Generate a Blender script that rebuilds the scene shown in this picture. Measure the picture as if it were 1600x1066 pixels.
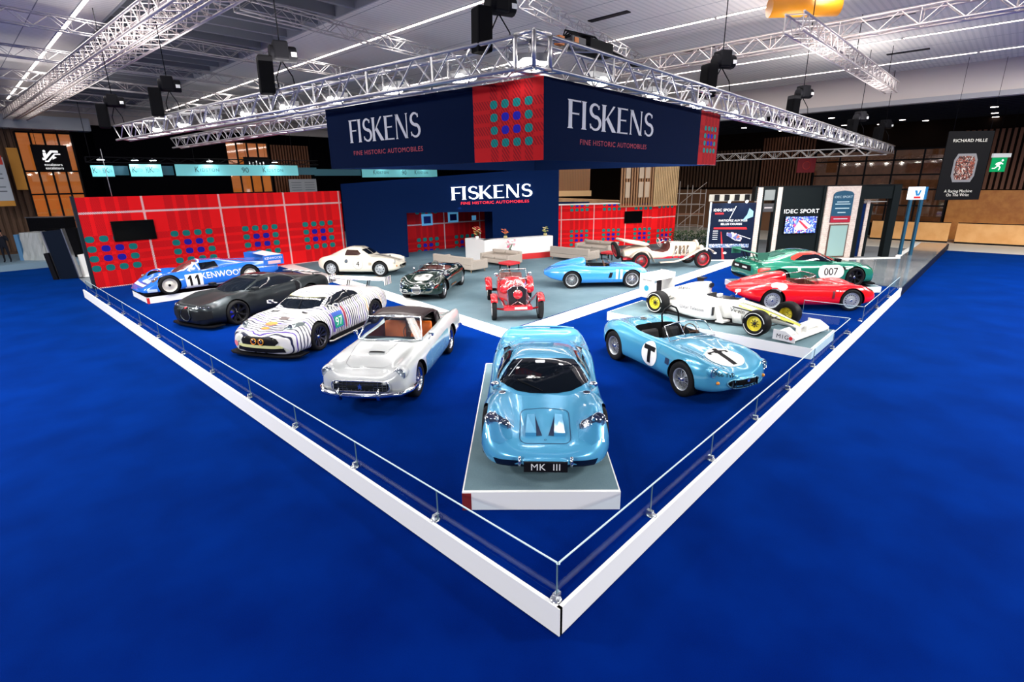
import bpy, bmesh, math, random
from mathutils import Vector, Matrix
from mathutils.bvhtree import BVHTree
random.seed(7)
PI = math.pi
SC = bpy.context.scene
COL = SC.collection
for _o in list(bpy.data.objects): bpy.data.objects.remove(_o)
# Axes: X runs along the right edge of the stand, Y along its left edge, origin = front corner of the
# stand, hall floor z = 0, top of the raised stand floor z = FZ.
FZ = 0.35
# ------------------------------------------------------------------ camera
YAW = math.radians(90-46.6); PITCH = -.298; ROLL = -.0153
fw0 = Vector((math.cos(YAW), math.sin(YAW), 0)); rt = Vector((math.sin(YAW), -math.cos(YAW), 0))
fw = fw0*math.cos(PITCH)+Vector((0,0,math.sin(PITCH))); up = rt.cross(fw)
R2 = rt*math.cos(ROLL)+up*math.sin(ROLL); U2 = up*math.cos(ROLL)-rt*math.sin(ROLL)
cam_d = bpy.data.cameras.new('camera'); cam = bpy.data.objects.new('camera', cam_d); COL.objects.link(cam)
cam_d.sensor_fit = 'HORIZONTAL'; cam_d.sensor_width = 36; cam_d.lens = 812/1600*36; cam_d.clip_end = 300; cam_d.clip_start = .05
M = Matrix((R2, U2, -fw)).transposed().to_4x4(); M.translation = Vector((-3.174, -2.434, 4.25)); cam.matrix_world = M
SC.camera = cam
# ------------------------------------------------------------------ exposure, world
SC.view_settings.view_transform = 'Standard'; SC.view_settings.look = 'None'
SC.view_settings.gamma = 1; SC.view_settings.use_curve_mapping = False; SC.view_settings.exposure = 0.52
W = bpy.data.worlds.new('world'); SC.world = W; W.use_nodes = True
W.node_tree.nodes['Background'].inputs[0].default_value = (.55, .62, .75, 1)
W.node_tree.nodes['Background'].inputs[1].default_value = .09
SC.cycles.max_bounces = 6; SC.cycles.diffuse_bounces = 3; SC.cycles.glossy_bounces = 3; SC.cycles.transmission_bounces = 4
SC.cycles.transparent_max_bounces = 8; SC.cycles.caustics_reflective = False; SC.cycles.caustics_refractive = False
SC.cycles.sample_clamp_indirect = 3; SC.cycles.use_denoising = True
def light(name, kind, loc, power, color=(1,1,1), target=None, size=.3, size_y=None, spot=None, blend=.5, label=None):
    d = bpy.data.lights.new(name, kind); d.energy = power; d.color = color
    if kind == 'AREA':
        d.size = size
        if size_y: d.shape = 'RECTANGLE'; d.size_y = size_y
    elif kind == 'SPOT': d.spot_size = spot or 1.6; d.spot_blend = blend; d.shadow_soft_size = size
    else: d.shadow_soft_size = size
    o = bpy.data.objects.new(name, d); COL.objects.link(o); o.location = loc
    if target is not None: o.rotation_euler = (Vector(target)-Vector(loc)).to_track_quat('-Z', 'Y').to_euler()
    return o
# heights of the rig and the hall (above the hall floor)
TZ = FZ+5.35; CZ = FZ+9.0
FLOODS_L = [(2.98-.2*t, 4.5+1.7*t) for t in range(8)]          # floods on the left arm of the truss
FLOODS_R = [(4.9+2.0*t, 2.95+.03*t) for t in range(12)]        # and on the right arm
for i, (x, y) in enumerate(FLOODS_L):
    light('flood_light_source', 'SPOT', (x+.32, y, TZ+.02), (190, 430, 540)[min(i, 2)], (1, .97, .93), (x+3.6, y+.4, 0), .16, None, 2.15, .7)
for i, (x, y) in enumerate(FLOODS_R):
    if i < 10: light('flood_light_source', 'SPOT', (x, y+.32, TZ+.02), (190, 430, 540)[min(i, 2)], (1, .97, .93), (x+.4, y+3.4, 0), .16, None, 2.15, .7)
# the ceiling's linear lamps, at the height where they hang
for (x, y, l, e) in ((1.0, 22, 36, 420), (9.1, 20, 40, 520), (15.8, 18, 40, 520), (23.8, 12, 44, 620), (29.2, 8, 44, 520)):
    o = light('ceiling_strip_source', 'AREA', (x, y, CZ-.12), e, (1, .95, .9), None, .5, l)
for (x, y, e) in ((9, -8, 1300), (-8, 13, 1900), (-8, 24, 1500), (18, -8, 1700), (28, -8, 1700), (-14, -1, 1900), (-1, -14, 1900)):  # unseen fill lights, added to brighten the carpet, fascia and cars
    light('hall_fill_light', 'AREA', (x, y, CZ-.5), e, (1, .975, .93), None, 2.5, 2.5)
# upward fill lights without fixtures, added above the truss to brighten the ceiling
for (x, y) in ((2.6, 8), (1.6, 16), (8, 3), (15, 3), (24, 3.2), (2, 28)):
    light('ceiling_fill_light', 'AREA', (x, y, TZ+.9), 95, (1, .95, .92), (x, y, CZ+4), 2.2, 2.2)
# ------------------------------------------------------------------ materials
_M = {}
def mat(name, col=(.5,.5,.5), rough=.5, metal=0., emit=None, estr=1., coat=0., spec=.5, alpha=1., bump=None):
    if name in _M: return _M[name]
    if max(col) < .06 and rough > .35 and spec == .5: spec = .08
    m = bpy.data.materials.new(name); m.use_nodes = True; nt = m.node_tree
    b = nt.nodes['Principled BSDF']
    b.inputs['Base Color'].default_value = (*col, 1); b.inputs['Roughness'].default_value = rough
    b.inputs['Metallic'].default_value = metal; b.inputs['Coat Weight'].default_value = coat
    b.inputs['Coat Roughness'].default_value = .04; b.inputs['Specular IOR Level'].default_value = spec
    if emit: b.inputs['Emission Color'].default_value = (*emit, 1); b.inputs['Emission Strength'].default_value = estr
    if alpha < 1: b.inputs['Alpha'].default_value = alpha
    m.diffuse_color = (*col, 1)
    if bump:
        sc, st, dist = bump
        n = nt.nodes.new('ShaderNodeTexNoise'); n.inputs['Scale'].default_value = sc; n.inputs['Detail'].default_value = 4
        bp = nt.nodes.new('ShaderNodeBump'); bp.inputs['Strength'].default_value = st; bp.inputs['Distance'].default_value = dist
        tc = nt.nodes.new('ShaderNodeTexCoord')
        nt.links.new(tc.outputs['Object'], n.inputs['Vector'])
        nt.links.new(n.outputs['Fac'], bp.inputs['Height']); nt.links.new(bp.outputs['Normal'], b.inputs['Normal'])
    _M[name] = m; return m
class NB:
    'small node-graph helper: values are sockets or floats'
    def __init__(s, m): s.nt = m.node_tree; s.b = s.nt.nodes['Principled BSDF']
    def n(s, t, **k):
        x = s.nt.nodes.new(t)
        for a, v in k.items(): setattr(x, a, v)
        return x
    def m(s, op, a, b=0., c=None):
        x = s.n('ShaderNodeMath', operation=op)
        for i, v in enumerate((a, b) if c is None else (a, b, c)):
            if isinstance(v, (int, float)): x.inputs[i].default_value = v
            else: s.nt.links.new(v, x.inputs[i])
        return x.outputs[0]
    def mix(s, f, a, b):
        x = s.n('ShaderNodeMix', data_type='RGBA')
        for sock, v in ((x.inputs[0], f), (x.inputs[6], a), (x.inputs[7], b)):
            if isinstance(v, (int, float)): sock.default_value = v
            elif isinstance(v, tuple): sock.default_value = (*v, 1)
            else: s.nt.links.new(v, sock)
        return x.outputs[2]
    def xyz(s):
        tc = s.n('ShaderNodeTexCoord'); sp = s.n('ShaderNodeSeparateXYZ'); s.nt.links.new(tc.outputs['Object'], sp.inputs[0]); s.tc = tc
        return sp.outputs
    def noise(s, scale, detail=3, vec=None):
        x = s.n('ShaderNodeTexNoise'); x.inputs['Scale'].default_value = scale; x.inputs['Detail'].default_value = detail
        s.nt.links.new(vec or s.tc.outputs['Object'], x.inputs['Vector']); return x.outputs['Fac']
    def out(s, col): s.nt.links.new(col, s.b.inputs['Base Color'])
def noisy(name, a, b, scale, rough=.9, lo=.35, hi=.65, **k):
    if name in _M: return _M[name]
    m = mat(name, a, rough, **k); g = NB(m); g.xyz()
    f = g.m('DIVIDE', g.m('SUBTRACT', g.noise(scale, 5), lo), hi-lo); f = g.m('MAXIMUM', g.m('MINIMUM', f, 1.), 0.)
    g.out(g.mix(f, a, b)); return m
def tartan(name, ax, pw, x0, y0, dim=1.):
    '''red tartan: horizontal coordinate = object axis ax, vertical = z; repeat pw metres; dots of green and blue
    where the 4 dark bands of each direction cross, twill hatching, white dashed lines'''
    if name in _M: return _M[name]
    m = mat(name, (.8, .02, .02), .75, spec=.15); g = NB(m); s = g.xyz()
    u = g.m('DIVIDE', g.m('SUBTRACT', s[ax], x0), pw); v = g.m('DIVIDE', g.m('SUBTRACT', s['Z'], y0), pw)
    def frac(x): return g.m('FRACT', x)
    fu, fv = frac(g.m('ADD', u, 40.)), frac(g.m('ADD', v, 40.))
    def band(f, lo, hi): return g.m('MULTIPLY', g.m('GREATER_THAN', f, lo), g.m('LESS_THAN', f, hi))
    q = g.m('MULTIPLY', g.m('SUBTRACT', fu, .27), 1/.62); r = g.m('MULTIPLY', g.m('SUBTRACT', fv, .235), 1/.52)
    inu, inv = band(q, 0., 1.), band(r, 0., 1.)
    q4, r4 = g.m('FRACT', g.m('MULTIPLY', q, 4.)), g.m('FRACT', g.m('MULTIPLY', r, 4.))
    bu = g.m('MULTIPLY', inu, band(q4, .16, .84)); bv = g.m('MULTIPLY', inv, band(r4, .16, .84))
    hatch = g.m('GREATER_THAN', g.m('FRACT', g.m('MULTIPLY', g.m('ADD', s[ax], g.m('MULTIPLY', s['Z'], .75)), 19.)), .5)
    either = g.m('MAXIMUM', bu, bv); both = g.m('MULTIPLY', bu, bv)
    mid = g.m('MULTIPLY', band(q, .25, .75), band(r, .25, .75))
    red = (.95*dim, .008, .012); dk = (.36*dim, .004, .010)
    c = g.mix(g.m('MULTIPLY', either, g.m('MULTIPLY', hatch, .8)), red, dk)
    dx, dy = g.m('SUBTRACT', q4, .5), g.m('SUBTRACT', r4, .5)
    rr = g.m('ADD', g.m('POWER', g.m('ABSOLUTE', dx), 2.5), g.m('POWER', g.m('ABSOLUTE', dy), 2.5))
    dot = g.m('MULTIPLY', both, g.m('LESS_THAN', rr, .062))
    gc = g.mix(g.m('MULTIPLY', hatch, .5), (.0, .25, .23), (.03, .05, .07)); bc = g.mix(g.m('MULTIPLY', hatch, .4), (.012, .012, .42), (.02, .01, .18))
    c = g.mix(dot, c, g.mix(mid, gc, bc))
    lu = g.m('LESS_THAN', g.m('ABSOLUTE', g.m('SUBTRACT', fu, .03)), .014); lv = g.m('LESS_THAN', g.m('ABSOLUTE', g.m('SUBTRACT', fv, .03)), .014)
    dash = g.m('GREATER_THAN', g.m('FRACT', g.m('MULTIPLY', g.m('ADD', s[ax], s['Z']), 14.)), .4)
    c = g.mix(g.m('MULTIPLY', g.m('MAXIMUM', lu, lv), dash), c, (.85, .8, .78))
    g.out(c); return m
WHITE = mat('white_panel', (.90, .90, .88), .45)
BLACK = mat('black_matte', (.006, .006, .008), .6)
DARK = mat('dark_void', (.003, .003, .004), .9, spec=.1)
RUBBER = mat('tyre_rubber', (.012, .012, .013), .65)
CHROME = mat('chrome', (.82, .83, .85), .12, 1.)
SILVER = mat('satin_silver', (.55, .57, .6), .3, 1.)
ALU = mat('truss_aluminium', (.62, .60, .60), .38, .85)
GLASSD = mat('dark_glass', (.004, .006, .01), .04, spec=.6)
PLATE = mat('plate_white', (.85, .85, .82), .5)
INK = mat('ink_black', (.008, .008, .01), .5)
def glass(name, col=(.7,.85,.9), amount=.18):
    if name in _M: return _M[name]
    m = bpy.data.materials.new(name); m.use_nodes = True; nt = m.node_tree
    for n in list(nt.nodes): nt.nodes.remove(n)
    o = nt.nodes.new('ShaderNodeOutputMaterial'); mx = nt.nodes.new('ShaderNodeMixShader')
    t = nt.nodes.new('ShaderNodeBsdfTransparent'); gl = nt.nodes.new('ShaderNodeBsdfGlossy'); gl.inputs['Roughness'].default_value = .03
    t.inputs[0].default_value = (*col, 1); mx.inputs[0].default_value = amount
    nt.links.new(t.outputs[0], mx.inputs[1]); nt.links.new(gl.outputs[0], mx.inputs[2]); nt.links.new(mx.outputs[0], o.inputs[0])
    _M[name] = m; return m
CLEAR = glass('clear_glass', (.86, .93, .96), .035)
SCREEN = glass('windscreen_glass', (.62, .72, .75), .10)
def paint(name, col, rough=.22, metal=.0, coat=1.): return mat(name, col, rough, metal, coat=coat)
# ------------------------------------------------------------------ mesh helpers
def link(o, parent=None):
    COL.objects.link(o)
    if parent is not None: o.parent = parent
    return o
class MB:
    def __init__(s): s.v = []; s.f = []; s.mi = []; s.sm = []; s.cur = 0; s.smooth = False
    def add(s, vs, fs):
        k = len(s.v); s.v += [tuple(p) for p in vs]
        for f in fs: s.f.append([i+k for i in f]); s.mi.append(s.cur); s.sm.append(s.smooth)
        return s
    def box(s, x0, x1, y0, y1, z0, z1, mtx=None):
        vs = [Vector((x, y, z)) for z in (z0, z1) for y in (y0, y1) for x in (x0, x1)]
        if mtx is not None: vs = [mtx @ p for p in vs]
        return s.add(vs, [(0,2,3,1), (4,5,7,6), (0,1,5,4), (2,6,7,3), (0,4,6,2), (1,3,7,5)])
    def cyl(s, p0, p1, r0, r1=None, n=12, cap=True):
        p0, p1 = Vector(p0), Vector(p1); r1 = r0 if r1 is None else r1
        d = (p1-p0).normalized(); a = d.orthogonal().normalized(); b = d.cross(a)
        vs = []; sm = s.smooth; s.smooth = n > 6
        for p, r in ((p0, r0), (p1, r1)):
            vs += [p+(a*math.cos(2*PI*i/n)+b*math.sin(2*PI*i/n))*r for i in range(n)]
        k = len(s.v); s.add(vs, [(i, (i+1) % n, n+(i+1) % n, n+i) for i in range(n)])
        s.smooth = False
        if cap:
            s.f += [[k+i for i in range(n)][::-1], [k+n+i for i in range(n)]]; s.mi += [s.cur]*2; s.sm += [False]*2
        s.smooth = sm; return s
    def tube(s, pts, r, n=8, closed=False):
        pts = [Vector(p) for p in pts]; m = len(pts); rings = []; prev = None
        for i, p in enumerate(pts):
            if closed: t = pts[(i+1) % m]-pts[i-1]
            else: t = pts[min(i+1, m-1)]-pts[max(i-1, 0)]
            t.normalize()
            a = t.orthogonal().normalized() if prev is None else (prev-t*prev.dot(t)).normalized()
            prev = a; b = t.cross(a); rr = r[i] if isinstance(r, (list, tuple)) else r
            rings.append([p+(a*math.cos(2*PI*j/n)+b*math.sin(2*PI*j/n))*rr for j in range(n)])
        vs = [q for g in rings for q in g]; fs = []
        for i in range(m if closed else m-1):
            i2 = (i+1) % m
            fs += [(i*n+j, i*n+(j+1) % n, i2*n+(j+1) % n, i2*n+j) for j in range(n)]
        sm = s.smooth; s.smooth = True; k = len(s.v); s.add(vs, fs); s.smooth = sm
        if not closed:
            s.f += [[k+j for j in range(n)][::-1], [k+(m-1)*n+j for j in range(n)]]; s.mi += [s.cur]*2; s.sm += [False]*2
        return s
    def lathe(s, prof, c=(0,0,0), axis='z', n=28):
        'prof = [(radius, height along axis)]'
        vs = []; c = Vector(c)
        for r, h in prof:
            for j in range(n):
                a = 2*PI*j/n; q = (r*math.cos(a), r*math.sin(a), h)
                if axis == 'y': q = (q[0], q[2], q[1])
                if axis == 'x': q = (q[2], q[0], q[1])
                vs.append(c+Vector(q))
        fs = [(i*n+j, i*n+(j+1) % n, (i+1)*n+(j+1) % n, (i+1)*n+j) for i in range(len(prof)-1) for j in range(n)]
        sm = s.smooth; s.smooth = True; s.add(vs, fs); s.smooth = sm; return s
    def prism(s, poly, h0, h1, axis='z', mtx=None):
        def P(a, b, h): return {'z': (a, b, h), 'y': (a, h, b), 'x': (h, a, b)}[axis]
        n = len(poly); vs = [Vector(P(a, b, h)) for h in (h0, h1) for a, b in poly]
        if mtx is not None: vs = [mtx @ p for p in vs]
        return s.add(vs, [list(range(n))[::-1], list(range(n, 2*n))]+[(i, (i+1) % n, n+(i+1) % n, n+i) for i in range(n)])
    def ball(s, c, r, n=12, m=8, sc=(1,1,1)):
        vs = []; c = Vector(c)
        for i in range(m+1):
            t = PI*i/m
            for j in range(n):
                a = 2*PI*j/n; vs.append(c+Vector((r*sc[0]*math.sin(t)*math.cos(a), r*sc[1]*math.sin(t)*math.sin(a), r*sc[2]*math.cos(t))))
        sm = s.smooth; s.smooth = True
        s.add(vs, [(i*n+j, (i+1)*n+j, (i+1)*n+(j+1) % n, i*n+(j+1) % n) for i in range(m) for j in range(n)]); s.smooth = sm; return s
    def quad(s, a, b, c, d): return s.add([a, b, c, d], [(0,1,2,3)])
    def build(s, name, mats, parent=None, loc=None, bevel=0, fix=True):
        me = bpy.data.meshes.new(name); me.from_pydata(s.v, [], s.f)
        for m in (mats if isinstance(mats, (list, tuple)) else [mats]): me.materials.append(m)
        me.polygons.foreach_set('material_index', s.mi); me.polygons.foreach_set('use_smooth', s.sm)
        if fix:
            bm = bmesh.new(); bm.from_mesh(me); bmesh.ops.remove_doubles(bm, verts=bm.verts, dist=1e-5)
            bmesh.ops.recalc_face_normals(bm, faces=bm.faces); bm.to_mesh(me); bm.free()
        me.update(); o = link(bpy.data.objects.new(name, me), parent)
        if loc is not None: o.location = loc
        if bevel:
            md = o.modifiers.new('bevel', 'BEVEL'); md.width = bevel; md.segments = 2; md.limit_method = 'ANGLE'
        return o
def thing(name, label, cat, loc=(0,0,0), rot=0, group=None):
    o = bpy.data.objects.new(name, None); COL.objects.link(o); o.location = loc; o.rotation_euler = (0, 0, rot)
    o.empty_display_size = .2; return tag(o, label, cat, group)
def tag(o, label, cat, group=None):
    o['label'] = label; o['category'] = cat
    if group: o['group'] = group
    return o
def struct(o): o['kind'] = 'structure'; return o
def stuff(o, label=None, cat=None):
    o['kind'] = 'stuff'
    if label: tag(o, label, cat)
    return o
def dup(root, loc, rotz, label, group=None):
    r = root.copy(); COL.objects.link(r); r.location = loc; r.rotation_euler = (0, 0, rotz); r['label'] = label
    if group: r['group'] = group
    for ch in list(root.children):
        c = ch.copy(); COL.objects.link(c); c.parent = r
        for g in ch.children:
            d = g.copy(); COL.objects.link(d); d.parent = c
    return r
_TC = {}
def text2d(txt, size, bold=False, spacing=1., sx=1.):
    'centred text as 2D verts + faces'
    key = (txt, size, bold, spacing, sx)
    if key in _TC: return _TC[key]
    cu = bpy.data.curves.new('t', 'FONT'); cu.body = txt; cu.size = size; cu.align_x = 'CENTER'; cu.align_y = 'CENTER'
    cu.space_character = spacing; cu.resolution_u = 3; cu.offset = 0 if bold else 0
    o = bpy.data.objects.new('t', cu); COL.objects.link(o)
    dg = bpy.context.evaluated_depsgraph_get(); me = bpy.data.meshes.new_from_object(o.evaluated_get(dg))
    v = [(p.co.x*sx, p.co.y) for p in me.vertices]; f = [tuple(p.vertices) for p in me.polygons]
    bpy.data.objects.remove(o); bpy.data.curves.remove(cu); bpy.data.meshes.remove(me)
    _TC[key] = (v, f); return v, f
def text_on(mb, txt, size, org, ex, ey, bold=False, spacing=1., sx=1.):
    'adds flat text to a mesh builder: org = centre, ex/ey = directions'
    v, f = text2d(txt, size, bold, spacing, sx); org, ex, ey = Vector(org), Vector(ex).normalized(), Vector(ey).normalized()
    mb.add([org+ex*a+ey*b for a, b in v], f); return mb
def serif(txt, h):
    'flared roman capitals for F I S K E N S as closed 2D polygons; returns polys and width'
    th, tn, sf = .15*h, .055*h, .06*h
    polys = []; x = 0
    def stem(x, w=None, y0=0, y1=h):
        w = w or th
        polys.append([(x-sf*.7, y0), (x+w+sf*.7, y0), (x+w, y0+.05*h), (x+w*.96, y1*.5), (x+w, y1-.05*h), (x+w+sf*.7, y1), (x-sf*.7, y1), (x, y1-.05*h), (x+w*.04, y1*.5), (x, y0+.05*h)])
    def bar(x0, x1, y, t=None):
        t = t or tn; polys.append([(x0, y), (x1, y), (x1, y+t)] if False else [(x0, y), (x1-.01*h, y), (x1, y-.035*h), (x1, y+t+.035*h), (x1-.01*h, y+t), (x0, y+t)])
    for ch in txt:
        if ch == 'F': stem(x); bar(x+th*.5, x+.5*h, h-tn); bar(x+th*.5, x+.43*h, .5*h); x += .56*h
        elif ch == 'I': stem(x); x += .30*h
        elif ch == 'E': stem(x); bar(x+th*.5, x+.5*h, h-tn); bar(x+th*.5, x+.43*h, .5*h); bar(x+th*.5, x+.53*h, 0); x += .66*h
        elif ch == 'K':
            stem(x)
            polys.append([(x+th, .46*h), (x+.50*h, h), (x+.60*h, h), (x+th, .40*h)])
            polys.append([(x+th*1.1, .50*h), (x+th*1.1+.12*h, .58*h), (x+.68*h, 0), (x+.48*h, 0)]); x += .74*h
        elif ch == 'N':
            stem(x, tn*1.1); stem(x+.56*h, tn*1.1)
            polys.append([(x-sf*.6, h), (x+.13*h, h), (x+.56*h+tn, 0), (x+.49*h, 0)]); x += .78*h
        elif ch == 'S':
            n = 26; L, R = [], []
            for i in range(n+1):
                t = i/n
                if t < .5:
                    a = math.radians(35+ (275-35)*(t/.5)); cx, cy, rx, ry = .25*h, .745*h, .19*h, .215*h
                else:
                    a = math.radians(95 - (95+145)*((t-.5)/.5)); cx, cy, rx, ry = .27*h, .27*h, .215*h, .235*h
                px, py = cx+rx*math.cos(a), cy+ry*math.sin(a); w = .035*h+.045*h*math.sin(PI*t)**1.5
                L.append((px, py, w))
            for i, (px, py, w) in enumerate(L):
                q = L[min(i+1, n)]; p = L[max(i-1, 0)]; dx, dy = q[0]-p[0], q[1]-p[1]; l = math.hypot(dx, dy) or 1
                R.append((px-dy/l*w, py+dx/l*w)); L[i] = (px+dy/l*w, py-dx/l*w)
            for i in range(n): polys.append([L[i], L[i+1], R[i+1], R[i]])
            polys.append([(x_, y_) for x_, y_ in ((.38*h, .78*h), (.45*h, .80*h), (.44*h, .95*h), (.40*h, .90*h))])
            polys.append([(x_, y_) for x_, y_ in ((.05*h, .06*h), (.10*h, .09*h), (.08*h, .24*h), (.02*h, .24*h))])
            for k in range(-n-2, 0): polys[k] = [(a+x, b) for a, b in polys[k]]
            x += .58*h
    return polys, x-.06*h
def serif_on(mb, txt, h, org, ex, ey, ez, depth=.0, sx=1.):
    polys, w = serif(txt, h); org, ex, ey, ez = Vector(org), Vector(ex).normalized(), Vector(ey).normalized(), Vector(ez).normalized()
    for p in polys:
        b = [org+ex*(a-w/2)*sx+ey*(c-h/2) for a, c in p]; n = len(b)
        mb.add([q+ez*depth for q in b], [list(range(n))])
        if depth > 0: mb.add(b+[q+ez*depth for q in b], [(i, (i+1) % n, n+(i+1) % n, n+i) for i in range(n)])
    return mb
# ------------------------------------------------------------------ car building
def pchip(xs, ys, x):
    n = len(xs)
    if x <= xs[0]: return ys[0]
    if x >= xs[-1]: return ys[-1]
    h = [xs[i+1]-xs[i] for i in range(n-1)]; d = [(ys[i+1]-ys[i])/h[i] for i in range(n-1)]
    def m(i):
        if i == 0: return d[0]
        if i == n-1: return d[-1]
        if d[i-1]*d[i] <= 0: return 0.
        w1, w2 = 2*h[i]+h[i-1], h[i]+2*h[i-1]
        return (w1+w2)/(w1/d[i-1]+w2/d[i])
    for i in range(n-1):
        if x <= xs[i+1]:
            t = (x-xs[i])/h[i]; t2, t3 = t*t, t*t*t
            return (2*t3-3*t2+1)*ys[i]+(t3-2*t2+t)*h[i]*m(i)+(-2*t3+3*t2)*ys[i+1]+(t3-t2)*h[i]*m(i+1)
def catmull(P, per, mirror_ends=True):
    out = []; n = len(P)
    first = (-P[1][0], P[1][1]); last = (-P[-2][0], P[-2][1])
    Q = [first]+list(P)+[last]
    for i in range(1, n):
        p0, p1, p2, p3 = Q[i-1], Q[i], Q[i+1], Q[i+2]
        def dt(a, b): return max(math.hypot(b[0]-a[0], b[1]-a[1])**.5, 1e-3)
        t0, t1, t2, t3 = 0, dt(p0, p1), 0, 0
        t2 = t1+dt(p1, p2); t3 = t2+dt(p2, p3)
        for k in range(per):
            t = t1+(t2-t1)*k/per; r = []
            for c in (0, 1):
                A1 = (t1-t)/(t1-t0)*p0[c]+(t-t0)/(t1-t0)*p1[c]; A2 = (t2-t)/(t2-t1)*p1[c]+(t-t1)/(t2-t1)*p2[c]
                A3 = (t3-t)/(t3-t2)*p2[c]+(t-t2)/(t3-t2)*p3[c]
                B1 = (t2-t)/(t2-t0)*A1+(t-t0)/(t2-t0)*A2; B2 = (t3-t)/(t3-t1)*A2+(t-t1)/(t3-t1)*A3
                r.append((t2-t)/(t2-t1)*B1+(t-t1)/(t2-t1)*B2)
            out.append((max(r[0], 0.), r[1]))
    out.append(P[-1]); return out
def loft(rows, section, nx=70, per=6, mb=None, cap=0):
    '''rows: tuples (x, params...) front to back; section(params) -> half ring points bottom centre ... top centre'''
    rows = sorted(rows, key=lambda r: r[0]); xs = [r[0] for r in rows]; np_ = len(rows[0])-1
    X = []
    for i in range(nx+1):
        t = i/nx; t = .5-.5*math.cos(PI*t)*(.55+.45*abs(math.cos(PI*t)))    # denser at the ends
        X.append(xs[0]+(xs[-1]-xs[0])*t)
    mb = mb or MB(); vs = []; m = None
    for x in X:
        par = [pchip(xs, [r[k+1] for r in rows], x) for k in range(np_)]
        half = catmull(section(*par), per)
        ring = [(x, y, z) for y, z in half]+[(x, -y, z) for y, z in half[-2:0:-1]]
        m = len(ring); vs += ring
    if cap:      # rounded nose and tail
        def ends(ring, s):
            cy = 0; cz = sum(p[2] for p in ring)/m; x0 = ring[0][0]; o = []
            for t in (.35, .7, 1.0, 1.25, 1.42): o.append([(x0+s*cap*math.sin(t), p[1]*math.cos(t)**.8, cz+(p[2]-cz)*math.cos(t)**.8) for p in ring])
            return o
        A, B = ends(vs[:m], -1), ends(vs[-m:], 1)
        vs = [p for r_ in A[::-1] for p in r_]+vs+[p for r_ in B for p in r_]; nx += 10
    fs = []
    for i in range(nx):
        for j in range(m): fs.append((i*m+j, i*m+(j+1) % m, (i+1)*m+(j+1) % m, (i+1)*m+j))
    k = len(mb.v); mb.smooth = True; mb.add(vs, fs); mb.smooth = False
    mb.f += [[k+j for j in range(m)], [k+nx*m+j for j in range(m)][::-1]]; mb.mi += [mb.cur]*2; mb.sm += [True]*2
    return mb
def sec_body(zb, w, zs, yf, zf, yi, zi, zt):
    return [(0, zb), (w*.5, zb), (w*.88, zb+.015), (w*.985, zb+(zs-zb)*.35), (w, zs), ((w+yf)/2+.25*(w-yf), zs+(zf-zs)*.62), (yf, zf), (yi, zi), (0, zt)]
def sec_cabin(wb, z0, wt, zr):
    m = (wb+wt)/2+.035
    return [(0, z0-.12), (wb*.6, z0-.12), (wb, z0-.1), (wb, z0), (m, z0+(zr-z0)*.5), (wt, z0+(zr-z0)*.86), (wt*.55, z0+(zr-z0)*.98), (0, zr)]
def boolean(o, cut, mode='DIFFERENCE'):
    md = o.modifiers.new('b', 'BOOLEAN'); md.object = cut; md.operation = mode; md.solver = 'EXACT'
    try: md.material_mode = 'TRANSFER'
    except Exception: pass
    dg = bpy.context.evaluated_depsgraph_get(); me = bpy.data.meshes.new_from_object(o.evaluated_get(dg))
    o.modifiers.clear(); old = o.data; o.data = me; me.name = o.name
    cm = cut.data; bpy.data.objects.remove(cut); bpy.data.meshes.remove(cm); bpy.data.meshes.remove(old)
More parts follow.
